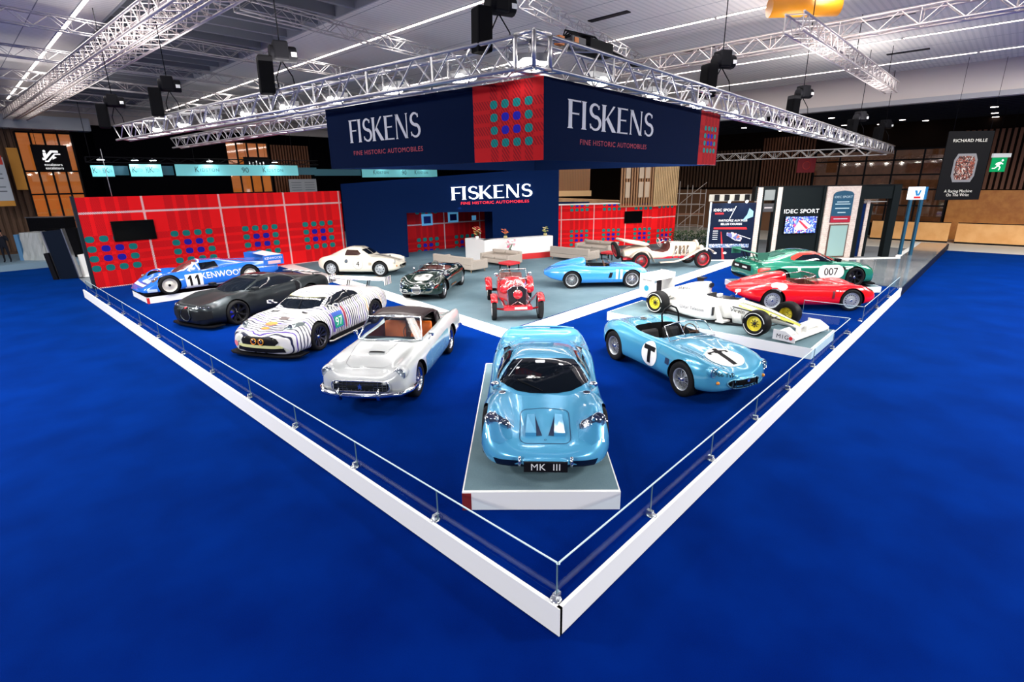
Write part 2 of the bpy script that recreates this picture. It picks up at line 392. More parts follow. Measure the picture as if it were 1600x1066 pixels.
class Skin:
    'drapes flat shapes over the surfaces of a car'
    def __init__(s, objs):
        vs, fs = [], []
        for o in objs:
            k = len(vs); vs += [v.co.copy() for v in o.data.vertices]; fs += [tuple(i+k for i in p.vertices) for p in o.data.polygons]
        s.t = BVHTree.FromPolygons(vs, fs)
    def drape(s, v2, f2, plane, off=.006, grid=.06, depth_from=None, flip=False):
        bm = bmesh.new(); bv = [bm.verts.new((a, b, 0)) for a, b in v2]
        for f in f2:
            try: bm.faces.new([bv[i] for i in f])
            except ValueError: pass
        bmesh.ops.triangulate(bm, faces=[f for f in bm.faces if len(f.verts) > 4])
        if v2 and grid:
            for ax, no in ((0, (1,0,0)), (1, (0,1,0))):
                lo, hi = min(p[ax] for p in v2), max(p[ax] for p in v2); q = math.floor(lo/grid)*grid+grid
                while q < hi-1e-4:
                    c = [0,0,0]; c[ax] = q
                    bmesh.ops.bisect_plane(bm, geom=bm.verts[:]+bm.edges[:]+bm.faces[:], dist=1e-5, plane_co=c, plane_no=no); q += grid
        out = []; good = []
        for v in bm.verts:
            a, b = v.co.x, v.co.y
            if plane == 'top': o, d = Vector((a, b, 5)), Vector((0,0,-1))
            elif plane == 'left': o, d = Vector((a, 5, b)), Vector((0,-1,0))
            elif plane == 'right': o, d = Vector((a, -5, b)), Vector((0,1,0))
            elif plane == 'front': o, d = Vector((6, a, b)), Vector((-1,0,0))
            elif plane == 'rear': o, d = Vector((-6, a, b)), Vector((1,0,0))
            elif plane in ('highright', 'highleft'):
                sg = -1 if plane == 'highright' else 1; o, d = Vector((a, sg*5, b+4)), Vector((0, -sg, -.8)).normalized()
            elif plane == 'screen': o, d = Vector((6*math.cos(.5), a, b+6*math.sin(.5))), Vector((-math.cos(.5), 0, -math.sin(.5)))
            h = s.t.ray_cast(o, d)
            if h[0] is None: out.append(None)
            else:
                n = h[1]
                if n.dot(d) > 0: n = -n
                out.append(h[0]+n*off)
        bm.verts.index_update(); fs = []
        for f in bm.faces:
            ids = [v.index for v in f.verts]
            if all(out[i] is not None for i in ids):
                ps = [out[i] for i in ids]
                if max((ps[i]-ps[i-1]).length for i in range(len(ps))) < .5: fs.append(ids)
        bm.free(); return [p or Vector() for p in out], fs
    def patch(s, name, polys, plane, m, parent, off=.006, grid=.06, thick=0, label=None):
        mb = MB(); mb.smooth = True
        for p in polys:
            vs, fs = s.drape(p, [list(range(len(p)))], plane, off, grid)
            used = sorted({i for f in fs for i in f}); mp = {i: k for k, i in enumerate(used)}
            mb.add([vs[i] for i in used], [[mp[i] for i in f] for f in fs])
        if not mb.f: print('EMPTY PATCH', name, parent.name); return None
        o = mb.build(name, m, parent)
        if thick:
            md = o.modifiers.new('s', 'SOLIDIFY'); md.thickness = thick; md.offset = 0
        if label: o['label'] = label
        return o
    def text(s, name, txt, size, at, plane, m, parent, off=.011, ang=0, bold=False, sx=1., flip=None, label=None, spacing=1.):
        v, f = text2d(txt, size, bold, spacing, sx); fl = flip if flip is not None else plane in ('left', 'rear')
        c, q = math.cos(ang), math.sin(ang); w = []
        for a, b in v:
            if fl: a = -a
            w.append((at[0]+c*a-q*b, at[1]+q*a+c*b))
        vs, fs = s.drape(w, f, plane, off, .07)
        used = sorted({i for g in fs for i in g}); mp = {i: k for k, i in enumerate(used)}
        mb = MB(); mb.smooth = True; mb.add([vs[i] for i in used], [[mp[i] for i in g] for g in fs])
        if not mb.f: print('EMPTY TEXT', txt); return None
        o = mb.build(name, m, parent, fix=False)
        if label: o['label'] = label
        return o
    def line(s, name, pts, wd, plane, m, parent, off=.005, closed=False):
        polys = []; n = len(pts)
        for i in range(n if closed else n-1):
            (ax, ay), (bx, by) = pts[i], pts[(i+1) % n]; l = math.hypot(bx-ax, by-ay)
            if l < 1e-6: continue
            nx, ny = -(by-ay)/l*wd/2, (bx-ax)/l*wd/2
            polys.append([(ax+nx, ay+ny), (ax-nx, ay-ny), (bx-nx, by-ny), (bx+nx, by+ny)])
        return s.patch(name, polys, plane, m, parent, off, .08)
    def at(s, plane, a, b):
        return s.drape([(a, b), (a+.001, b), (a, b+.001)], [(0, 1, 2)], plane, 0, 0)[0][0]
def circle(cx, cy, r, n=24, ry=None):
    ry = ry or r; return [(cx+r*math.cos(2*PI*i/n), cy+ry*math.sin(2*PI*i/n)) for i in range(n)]
def rrect(x0, x1, y0, y1, r, n=4):
    o = []
    for cx, cy, a0 in ((x1-r, y1-r, 0), (x0+r, y1-r, 90), (x0+r, y0+r, 180), (x1-r, y0+r, 270)):
        for k in range(n+1):
            a = math.radians(a0+90*k/n); o.append((cx+r*math.cos(a), cy+r*math.sin(a)))
    return o
_WH = {}
def wheel(parent, x, y, R, W, style='wire', rimr=None, rim_m=None, hub_m=None, tyre_m=None, steer=0, z=None, caliper=None, name='wheel'):
    side = 1 if y > 0 else -1; rimr = rimr or R*.68; rim_m = rim_m or SILVER; hub_m = hub_m or CHROME
    key = (R, W, style, rimr, rim_m.name, hub_m.name, (tyre_m or RUBBER).name)
    if key not in _WH:
        r = MB()                                   # outer face towards +y
        h = W/2
        r.lathe([(rimr*.93, -h*.8), (rimr*.93, h*.55), (rimr*1.0, h*.80), (rimr*1.03, h*.86), (rimr*1.0, h*.90), (rimr*.95, h*.80), (rimr*.90, h*.45), (rimr*.88, -h*.3), (rimr*.9, -h*.8)], axis='y')
        if style == 'wire':
            for k in range(36):
                a = 2*PI*k/36; b = a+.35*(1 if k % 2 else -1); y0 = h*.55 if k % 3 else h*.1
                r.cyl((rimr*.9*math.cos(a), h*.35 if k % 3 else -h*.2, rimr*.9*math.sin(a)), (.045*math.cos(b), y0+.01, .045*math.sin(b)), .0035, n=4, cap=False)
            r.cur = 1; r.lathe([(.0, h*.92), (.022, h*.92), (.03, h*.75), (.05, h*.62), (.05, -h*.2)], axis='y', n=16)
            r.box(-.075, .075, h*.72, h*.78, -.014, .014)
        elif style in ('spoke5', 'spoke10', 'spokeY'):
            n = {'spoke5': 5, 'spoke10': 10, 'spokeY': 7}[style]
            for k in range(n):
                a = 2*PI*k/n
                for dd in ((0,) if style == 'spoke5' else (-.09, .09)):
                    w = rimr*(.11 if style == 'spoke5' else .045); ca, sa = math.cos(a+dd), math.sin(a+dd); px, pz = -sa, ca
                    p, q = (.05*math.cos(a), .05*math.sin(a)), (rimr*.93*ca, rimr*.93*sa)
                    vs = [(p[0]+px*w*.8, h*.5, p[1]+pz*w*.8), (p[0]-px*w*.8, h*.5, p[1]-pz*w*.8), (q[0]-px*w*1.25, h*.78, q[1]-pz*w*1.25), (q[0]+px*w*1.25, h*.78, q[1]+pz*w*1.25)]
                    r.add(vs+[(a_, b_-.03, c_) for a_, b_, c_ in vs], [(0,1,2,3), (7,6,5,4), (0,4,5,1), (1,5,6,2), (2,6,7,3), (3,7,4,0)])
            r.cur = 1; r.lathe([(0, h*.62), (.03, h*.62), (.045, h*.56), (.055, h*.45), (.055, 0)], axis='y', n=16)
        elif style in ('disc', 'mag', 'holes'):
            r.lathe([(rimr*.92, h*.5), (rimr*.7, h*.42), (rimr*.5, h*.62), (rimr*.2, h*.68), (.001, h*.7)], axis='y')
            r.cur = 1; r.lathe([(0, h*.95), (.025, h*.95), (.04, h*.8), (.045, h*.6)], axis='y', n=14)
            if style != 'disc':
                r.cur = 2; n = 16 if style == 'holes' else 8
                for k in range(n):
                    a = 2*PI*k/n; rr = rimr*.66; r.cyl((rr*math.cos(a), h*.3, rr*math.sin(a)), (rr*math.cos(a), h*.53, rr*math.sin(a)), rimr*(.06 if n == 16 else .12), n=8)
        rim = bpy.data.meshes.new('wheel'); ro = r.build('wheel', [rim_m, hub_m, DARK]); rim = ro.data; bpy.data.objects.remove(ro)
        t = MB(); e = min(.05, R-rimr)
        t.lathe([(rimr*.97, -h*.8), (rimr+e*.3, -h*.98), (R-.035, -h), (R-.01, -h*.85), (R, -h*.5), (R, h*.5), (R-.01, h*.85), (R-.035, h), (rimr+e*.3, h*.98), (rimr*.99, h*.84), (rimr*.94, h*.6)], axis='y', n=36)
        to = t.build('tyre', [tyre_m or RUBBER]); tm = to.data; bpy.data.objects.remove(to)
        b = MB(); b.lathe([(.001, -.01), (rimr*.78, -.01), (rimr*.78, .01), (.001, .01)], axis='y', n=24)
        b.lathe([(rimr*.9, -h*.7), (.001, -h*.7)], axis='y', n=24)
        bo = b.build('brake_disc', [mat('brake_steel', (.12, .12, .13), .35, .8)]); bmh = bo.data; bpy.data.objects.remove(bo)
        _WH[key] = (rim, tm, bmh)
    rim, tm, bmh = _WH[key]
    o = bpy.data.objects.new(name, rim); link(o, parent); o.location = (x, y, z if z is not None else R)
    o.rotation_euler = (0, 0, (0 if side > 0 else PI)+steer)
    t = bpy.data.objects.new('tyre', tm); link(t, o)
    if style not in ('disc', 'mag', 'holes'): b = bpy.data.objects.new('brake_disc', bmh); link(b, o)
    if caliper:
        c = MB(); c.cur = 0
        c.prism([(rimr*.45*math.cos(a), rimr*.45*math.sin(a)) for a in (.3,-.1,-.5)]+[(rimr*.85*math.cos(a), rimr*.85*math.sin(a)) for a in (-.6,-.3,0.,.3,.5)], W*.02, W*.18, 'y'); c.build('brake_caliper', caliper, o)
    return o
def car(name, label, loc, deg, rows, wheels, paint_m, cabin=None, cuts=(), arch_r=None, cat='car', group=None, nx=72, well_in=.46, extra_cut=None, front_x=None, inner=None, cabin_m=None):
    'wheels = ((x, half track, R), ...) front and rear; cuts = prisms ((poly, z0, z1, material), ...)'
    root = thing(name, label, cat, loc, math.radians(deg), group)
    body = loft(rows, sec_body, nx, cap=.07).build('body', [paint_m, DARK])
    for (x, ty, R) in wheels:
        ra = arch_r or R*1.1
        for sd in (-1, 1):
            c = MB(); c.cyl((x, sd*well_in, R*1.03), (x, sd*1.3, R*1.03), ra, n=40)
            co = c.build('cut', [DARK]); boolean(body, co)
    for poly, z0, z1, m in cuts:
        c = MB(); c.prism(poly, z0, z1); co = c.build('cut', [m]); boolean(body, co)
    if extra_cut:
        for co in extra_cut: boolean(body, co)
    body.parent = root
    for p in body.data.polygons: p.use_smooth = True
    body.data.update(); parts = [body]
    try:
        e = body.modifiers.new('n', 'EDGE_SPLIT'); e.split_angle = math.radians(40)
    except Exception: pass
    if cabin:
        cb = loft(cabin, sec_cabin, 44, 6).build('roof', [cabin_m or paint_m], root); parts.append(cb)
    return root, body, Skin(parts)
def lamp(parent, p, r, d=(1,0,0), name='headlight', rim=CHROME, glass_m=None, depth=.09):
    'round lamp: chrome ring and bowl with a domed lens in front'
    p, d = Vector(p), Vector(d).normalized(); m = Matrix.Translation(p) @ d.to_track_quat('Z', 'Y').to_matrix().to_4x4()
    b = MB(); b.lathe([(r*.35, -depth), (r*.9, -depth*.3), (r*1.08, 0), (r*1.1, .01), (r, .018), (r*.96, .004), (r*.5, -depth*.55), (.001, -depth*.7)], n=20)
    b.v = [tuple(m @ Vector(v)) for v in b.v]; o = b.build(name, rim, parent)
    l = MB(); l.lathe([(r*.96, .006), (r*.8, .022), (r*.45, .036), (.001, .042)], n=20); l.v = [tuple(m @ Vector(v)) for v in l.v]
    l.build('lens', glass_m or glass('lamp_glass', (.9, .95, 1), .25), o); return o
def seat(parent, x, y, m, z=.28, h=.42, w=.4, lean=.25, name='seat'):
    b = MB(); b.smooth = True
    pr = [(x+.42, z), (x+.42, z+.12), (x+.1, z+.10), (x-.02, z+.16), (x-lean*.5, z+h), (x-lean*.5-.08, z+h+.02), (x-.14, z+.1), (x-.08, z)]
    b.smooth = False; b.prism(pr, y-w/2, y+w/2, 'y'); return b.build(name, m, parent, bevel=.04)
def steering(parent, x, y, z, m=None, r=.17, tilt=.35):
    b = MB(); M_ = Matrix.Translation((x, y, z)) @ Matrix.Rotation(PI/2-tilt, 4, 'Y')
    pts = [M_ @ Vector((r*math.cos(a), r*math.sin(a), 0)) for a in [2*PI*i/20 for i in range(20)]]
    b.tube(pts, .012, 6, True)
    for a in (PI/2, PI*7/6+.1, PI*11/6-.1): b.cyl(M_ @ Vector((0,0,0)), M_ @ Vector((r*math.cos(a), r*math.sin(a), 0)), .008, n=5)
    b.cyl(M_ @ Vector((0,0,0)), M_ @ Vector((0,0,.25)), .015, n=6)
    return b.build('steering_wheel', m or mat('steering_wood', (.12, .05, .02), .4), parent)
def rod(parent, name, pts, r, m=CHROME, n=6, closed=False):
    return MB().tube(pts, r, n, closed).build(name, m, parent)
def place(x, y, z=0.): return (x, y, FZ+z)
# ------------------------------------------------------------------ the cars
def both(sk, name, poly, m, parent, off=.006, thick=0):
    for pl in ('left', 'right'): sk.patch(name, [poly], pl, m, parent, off, .06, thick)
def my(poly): return [(a, -b) for a, b in poly]
def mirror_top(sk, name, poly, m, parent, off=.006, thick=0):
    sk.patch(name, [poly], 'top', m, parent, off, .06, thick); sk.patch(name, [my(poly)], 'top', m, parent, off, .06, thick)
LEATHER = mat('black_leather', (.012, .012, .013), .45)
TAN = mat('orange_leather', (.75, .15, .015), .45)
def wiper(parent, a, b): return rod(parent, 'wiper', [a, b], .008, BLACK, 5)
def gt40():
    P_ = paint('light_blue_metallic', (.09, .40, .66), .26, .25)
    rows = [(1.99,.25,.30,.31,.22,.35,.1,.36,.36),(1.95,.21,.52,.31,.36,.38,.2,.39,.39),(1.86,.17,.68,.33,.50,.44,.28,.43,.43),(1.7,.14,.79,.36,.60,.54,.3,.475,.475),
        (1.45,.13,.86,.42,.66,.70,.32,.53,.53),(1.2,.13,.89,.46,.67,.765,.36,.60,.61),(.95,.13,.885,.48,.66,.765,.36,.66,.67),(.65,.12,.865,.47,.68,.72,.36,.72,.73),
        (.1,.12,.865,.47,.78,.66,.42,.72,.74),(-.4,.12,.875,.48,.78,.68,.42,.74,.76),(-.75,.13,.89,.50,.74,.76,.42,.80,.82),(-1.1,.14,.90,.52,.70,.80,.4,.80,.805),
        (-1.5,.17,.89,.54,.68,.78,.4,.77,.775),(-1.85,.24,.86,.56,.68,.79,.35,.79,.795),(-2.08,.30,.81,.58,.66,.85,.3,.86,.865),(-2.14,.36,.78,.6,.64,.86,.3,.87,.875)]
    cabin = [(.86,.56,.64,.52,.66),(.72,.66,.68,.56,.76),(.45,.73,.70,.53,.91),(.2,.75,.70,.50,1.01),(-.05,.75,.70,.475,1.045),(-.35,.74,.70,.46,1.04),(-.7,.72,.74,.45,1.0),(-1.1,.68,.76,.43,.93),(-1.5,.60,.78,.38,.85)]
    r, b, sk = car('race_coupe', 'light blue low coupe with white letters on its black front plate, nearest car', GT_LOC, GT_DEG, rows, ((1.2,.7,.34),(-1.2,.7,.34)), P_, cabin, well_in=.6, arch_r=.362)
    sk.patch('windscreen', [[(.79,0),(.785,.2),(.75,.40),(.67,.54),(.56,.64),(.50,.655),(.10,.47),(.13,.25),(.14,0)], my([(.14,0),(.13,.25),(.10,.47),(.50,.655),(.56,.64),(.67,.54),(.75,.40),(.785,.2),(.79,0)])], 'top', GLASSD, r, .007)
    both(sk, 'side_window', [(.42,.78),(.08,.97),(-.42,.97),(-.62,.90),(-.62,.78)], GLASSD, r)
    both(sk, 'side_window', [(-.74,.80),(-.72,.92),(-1.02,.86),(-1.08,.80)], GLASSD, r)
    sk.line('hood_seam', rrect(1.12, 1.80, -.33, .33, .10), .011, 'top', mat('seam_blue', (.01,.06,.14), .5), r, .004, True)
    for s in (1, -1):   # nostril ducts: a wedge beside a dark opening
        q = [sk.at('top', x, y*s) for x, y in ((1.22,.24),(1.22,.135),(1.66,.255),(1.66,.115))]
        m = MB(); a, c, d, e = q; u_ = Vector((0,0,.05)); w_ = Vector((0,0,.012))
        m.add([a+w_*.2, c+w_*.2, d+u_, e+u_, a-w_, c-w_, d-w_, e-w_], [(0,1,3,2),(4,6,7,5),(0,2,6,4),(2,3,7,6),(1,5,7,3)]); m.build('hood_duct', P_, r)
        sk.patch('duct_opening', [[(1.235,.137*s),(1.66,.115*s),(1.66,.04*s)]], 'top', mat('deep_blue', (.003,.02,.07), .6), r, .008)
        sk.patch('headlight_recess', [[(1.36,.80*s),(1.46,.64*s),(1.50,.44*s),(1.78,.44*s),(1.83,.56*s),(1.74,.70*s)]], 'top', P_, r, .004)
        sk.patch('headlight_recess', [[(1.37,.785*s),(1.46,.63*s),(1.51,.45*s),(1.60,.45*s),(1.55,.72*s)]], 'top', mat('deep_blue', (.003,.02,.07), .6), r, .006)
        p = sk.at('top', 1.50, .70*s); lamp(r, p+Vector((.02,0,-.005)), .085, (1,0,.55)); p = sk.at('top', 1.56, .53*s); lamp(r, p+Vector((.02,0,0)), .068, (1,0,.6))
        sk.patch('lamp_cover', [[(1.34,.82*s),(1.45,.65*s),(1.49,.43*s),(1.79,.43*s),(1.85,.57*s),(1.75,.72*s)]], 'top', glass('cover_glass', (.93,.97,1), .12), r, .05)
        rod(r, 'bumper_guard', [(2.04,.32*s,.27),(2.09,.32*s,.33),(2.04,.32*s,.40)], .02)
        p = sk.at('top', .62, .70*s)
        m = MB(); m.ball((0,0,0), .06, 12, 8, (.7,1.1,.75)); m.cyl((0,-.05*s,-.09),(0,0,0), .012); m.build('door_mirror', CHROME, r, p+Vector((0,.02*s,.08)))
        m = MB(); p = sk.at('top', .86, .60*s); m.cyl(p-Vector((0,0,.01)), p+Vector((0,0,.015)), .05, n=18); m.build('filler_cap', CHROME, r)
    # dark lower intake with the plate
    sk.patch('front_intake', [[(-.62,.21),(.62,.21),(.66,.30),(.3,.315),(-.3,.315),(-.66,.30)]], 'front', mat('deep_blue2', (.002,.008,.03), .4), r, .004)
    m = MB(); m.box(2.05, 2.085, -.27, .27, .21, .34); m.build('plate', INK, r)
    m = MB(); text_on(m, 'MK  III', .13, (2.088, 0, .275), (0,1,0), (0,0,1), True, 1.05); m.build('plate_lettering', PLATE, r)
    sk.text('nose_badge', 'o', .06, (1.74, 0), 'top', INK, r, ang=PI/2)
    m = MB(); m.tube([(-2.14,-.62,.87),(-2.15,-.3,.90),(-2.15,.3,.90),(-2.14,.62,.87)], .02, 8); m.build('tail_spoiler', P_, r)
    w1, w2 = sk.at('top', .78, -.02), sk.at('top', .60, -.40); wiper(r, w1+Vector((0,0,.03)), w2+Vector((0,0,.03)))
    sk.patch('interior_mirror', [rrect(.20,.27,-.13,.02,.02)], 'top', mat('mirror_white', (.7,.72,.75), .3), r, .014)
    sk.line('roof_pillar_line', [(.5,-.52),(.16,-.33)], .012, 'top', mat('seam_light', (.5,.55,.6), .4), r, .012)
    for x, st in ((1.2,'wire'), (-1.2,'wire')):
        for s in (1,-1): wheel(r, x, .735*s, .335, .22, st, .20)
def f250():
    P_ = paint('silver_grey_paint', (.56, .58, .58), .2, .15)
    rows = [(2.14,.42,.52,.55,.42,.60,.3,.61,.61),(2.10,.36,.66,.55,.58,.66,.4,.645,.645),(2.02,.32,.76,.55,.66,.78,.42,.69,.68),(1.85,.26,.81,.55,.68,.835,.42,.75,.75),(1.5,.24,.83,.56,.69,.86,.45,.80,.82),
        (1.0,.22,.83,.57,.69,.87,.45,.84,.87),(.6,.2,.82,.57,.69,.87,.48,.87,.90),(.1,.2,.82,.57,.71,.87,.5,.87,.89),(-.6,.2,.82,.57,.71,.87,.5,.87,.89),(-1.0,.22,.83,.58,.71,.90,.5,.87,.88),
        (-1.4,.24,.83,.6,.70,.91,.5,.86,.87),(-1.9,.28,.81,.62,.70,.88,.5,.81,.83),(-2.3,.34,.78,.62,.70,.85,.45,.76,.78),(-2.42,.40,.72,.60,.64,.78,.4,.72,.73)]
    r, b, sk = car('convertible', 'silver grey convertible with orange seats and half-raised black soft top', place(2.90, 6.59), -143.7, rows, ((1.3,.7,.34),(-1.3,.7,.34)), P_,
        cuts=((rrect(-.95,.42,-.60,.60,.12), .36, 1.3, mat('tan_carpet', (.18,.05,.02), .8)),))
    G_ = mat('grille_dark', (.01,.012,.014), .5)
    sk.patch('grille', [rrect(-.50,.50,.44,.60,.06)], 'front', G_, r, .012)
    m = MB()
    for k in range(13): m.box(2.19, 2.215, -.48+.08*k-.004, -.48+.08*k+.004, .45, .59)
    for k in range(3): m.box(2.19, 2.215, -.49, .49, .475+.045*k-.003, .475+.045*k+.003)
    m.build('grille_bars', mat('bar_grey', (.25,.26,.27), .3, 1), r)
    m = MB(); m.prism([(.0,.06),(.02,.02),(.045,.03),(.025,-.0),(.03,-.05),(0,-.02),(-.03,-.05),(-.025,0),(-.045,.03),(-.02,.02)], 2.215, 2.23, 'x', Matrix.Translation((0,0,.52))); m.build('grille_emblem', mat('emblem_blue', (.05,.12,.5), .3, .6), r)
    rod(r, 'grille_surround', [(2.195,y,z) for y,z in rrect(-.52,.52,.43,.615,.07)], .012, closed=True)
    rod(r, 'bumper', [(1.72,-.86,.40),(1.97,-.83,.40),(2.16,-.70,.39),(2.27,-.4,.39),(2.30,0,.39),(2.27,.4,.39),(2.16,.70,.39),(1.95,.83,.40),(1.72,.86,.40)], .045, n=10)
    for s in (1,-1):
        rod(r, 'overrider', [(2.25,.36*s,.30),(2.34,.36*s,.36),(2.35,.36*s,.46),(2.27,.36*s,.50)], .03, n=8)
        lamp(r, (2.02,.66*s,.70), .10, (1,0,.05), depth=.12)
        m = MB(); m.lathe([(.128,-.16),(.13,-.05),(.12,.0),(.105,.01)], (2.01,.66*s,.70), 'x', 24); m.build('headlight_shroud', P_, r)
        m = MB(); m.ball((2.06,.64*s,.50), .035, 10, 8, (.6,1,1)); m.build('indicator', mat('lamp_white', (.8,.8,.75), .2), r)
        m = MB(); m.ball((0,0,0), .055, 12, 8, (.5,1,1)); m.cyl((0,-.04*s,-.08),(0,0,0), .01); m.cyl((0,-.04*s,-.08),(0,-.08*s,-.14), .01); m.build('door_mirror', CHROME, r, (.38,.80*s,.97))
        seat(r, -.45, .30*s, TAN, .34, .62, .48)
    B2 = sk.patch('bonnet_scoop', [rrect(1.28,1.34,-.15,.15,.02)], 'top', INK, r, .03)
    m = MB(); pts = [(1.34,.16),(1.34,-.16),(.75,-.24),(.75,.24)]; q = [sk.at('top', *p) for p in pts]
    up_ = Vector((0,0,1)); m.add([q[0]+up_*.028, q[1]+up_*.028, q[2]+up_*.004, q[3]+up_*.004]+[p-up_*.02 for p in q], [(0,1,2,3),(0,4,5,1),(1,5,6,2),(3,7,4,0)]); m.build('bonnet_bulge', P_, r)
    sk.line('bonnet_seam', [(.66,.58),(1.0,.56),(1.72,.44),(1.84,.30),(1.85,-.30),(1.72,-.44),(1.0,-.56),(.66,-.58)], .008, 'top', mat('seam_grey', (.16,.17,.17), .5), r, .004)
    both(sk, 'side_lower_panel', [(.93,.34),(.93,.66),(.5,.70),(-.9,.74),(-.93,.34),(-.8,.28),(.8,.28)], paint('side_blue_grey', (.16,.36,.46), .2, .2), r, .004)
    for pl in ('left','right'): sk.line('door_seam', [(.5,.3),(.52,.84)], .008, pl, mat('seam_grey', (.16,.17,.17), .5), r, .008); sk.line('door_seam', [(-.55,.3),(-.5,.86)], .008, pl, mat('seam_grey', (.16,.17,.17), .5), r, .008)
    A, B = [(.60,.66),(.66,.45),(.72,0),(.66,-.45),(.60,-.66)], [(.22,.55),(.26,.35),(.28,0),(.26,-.35),(.22,-.55)]
    fr = [(x,y,.90) for x,y in A]+[(x,y,1.28) for x,y in B[::-1]]
    m = MB(); m.smooth = True; m.add([(x,y,.89) for x,y in A]+[(x,y,1.28) for x,y in B], [(i,i+1,i+6,i+5) for i in range(4)]); w_ = m.build('windscreen', SCREEN, r)
    rod(w_, 'windscreen_frame', fr, .016, n=8, closed=True)
    # soft top: hoop of folded black cloth behind and over the seats
    m = MB(); m.smooth = True; N = 12; S_ = [(.24,1.30,.56),(-.05,1.345,.58),(-.45,1.34,.60),(-.85,1.24,.62),(-1.1,1.02,.60),(-1.22,.90,.58)]; vs = []
    for (x, z, w) in S_:
        for k in range(N+1):
            t = -1+2*k/N; vs.append((x-.02*abs(t), w*t, z-.05*t*t-.05*t**6+.008*math.sin(9*t+x*8)))
    m.add(vs, [(i*(N+1)+k,(i+1)*(N+1)+k,(i+1)*(N+1)+k+1,i*(N+1)+k+1) for i in range(5) for k in range(N)])
    for s in (1,-1): m.add([(-.62,.60*s,1.22),(-.85,.60*s,1.13),(-1.15,.58*s,.90),(-.75,.60*s,.90)], [(0,1,2,3)])
    t = m.build('soft_top', mat('black_hood_cloth', (.010,.003,.004), .45, spec=.3), r); md = t.modifiers.new('s','SOLIDIFY'); md.thickness = .025
    rod(t, 'hood_bow', [(.24,-.56,1.27),(.24,0,1.30),(.24,.56,1.27)], .018, CHROME)
    steering(r, .12, .30, .92)
    m = MB(); m.box(.36,.50,-.58,.58,.70,.90); m.build('dashboard', LEATHER, r, bevel=.03)
    both(sk, 'sill_trim', [(.9,.26),(.9,.285),(-.9,.285),(-.9,.26)], CHROME, r, .01)
    for x in (1.3,-1.3):
        for s in (1,-1): wheel(r, x, .70*s, .34, .17, 'wire', .225, rim_m=CHROME)
    rod(r, 'rear_bumper', [(-2.2,-.82,.46),(-2.42,-.72,.46),(-2.5,-.3,.46),(-2.5,.3,.46),(-2.42,.72,.46),(-2.2,.82,.46)], .045, n=8)
def aston_rows(k=0.):
    return [(2.24,.16,.50,.42,.34,.55,.2,.56,.56),(2.18,.14,.74,.42,.52,.61,.3,.62,.62),(2.05,.13,.88,.44,.64,.68,.34,.67,.67),(1.8,.14,.94,.46,.71,.77,.4,.73,.73),(1.35,.13,.985,.48,.72,.86,.42,.82,.83),
        (.95,.12,.96,.5,.70,.87,.42,.87,.89),(.6,.11,.925,.5,.70,.87,.45,.90,.93),(0,.11,.92,.5,.74,.87,.45,.90,.92),(-.6,.11,.93,.52,.74,.88,.45,.90,.92),(-1.0,.12,.96,.54,.72,.93,.45,.92,.94),
        (-1.35,.13,.99,.56,.70,.95,.45,.93,.95),(-1.8,.18,.95,.58,.68,.93,.45,.94,.95),(-2.1,.26,.88,.60,.64,.90,.4,.93,.94),(-2.2,.34,.80,.62,.58,.86,.35,.88,.89)]
ASTON_CABIN = [(.98,.60,.84,.50,.86),(.80,.70,.85,.56,.93),(.5,.76,.86,.57,1.07),(.2,.79,.87,.56,1.19),(-.1,.80,.88,.55,1.245),(-.45,.80,.88,.53,1.24),(-.85,.78,.90,.50,1.17),(-1.3,.72,.92,.47,1.06),(-1.75,.62,.92,.42,.97)]
def gt_wing(r, x, z, w, m, m2=BLACK, chord=.32):
    b = MB(); b.prism([(x+chord/2,z),(x+chord/4,z+.035),(x-chord/2,z+.06),(x-chord/2,z+.045),(x,z+.0)], -w, w, 'y'); o = b.build('rear_wing', m, r)
    for s in (1,-1):
        b = MB(); b.box(x-chord*.62, x+chord*.55, w*s-.012, w*s+.012, z-.13, z+.11); b.build('endplate', m, o)
        b = MB(); b.cyl((x+.05,.34*s,z+.01),(x+.22,.34*s,.86), .018, n=6); b.cyl((x-.06,.34*s,z+.01),(x+.1,.34*s,.86), .014, n=6); b.build('wing_strut', m2, o)
    return o
def splitter(r, x, w, z=.11, m=BLACK, ln=.45):
    b = MB(); b.prism([(x-ln,-w),(x-.12,-w),(x-.02,-w*.86),(x+.04,-w*.5),(x+.05,0),(x+.04,w*.5),(x-.02,w*.86),(x-.12,w),(x-ln,w)], z-.02, z+.012); return b.build('front_splitter', m, r)
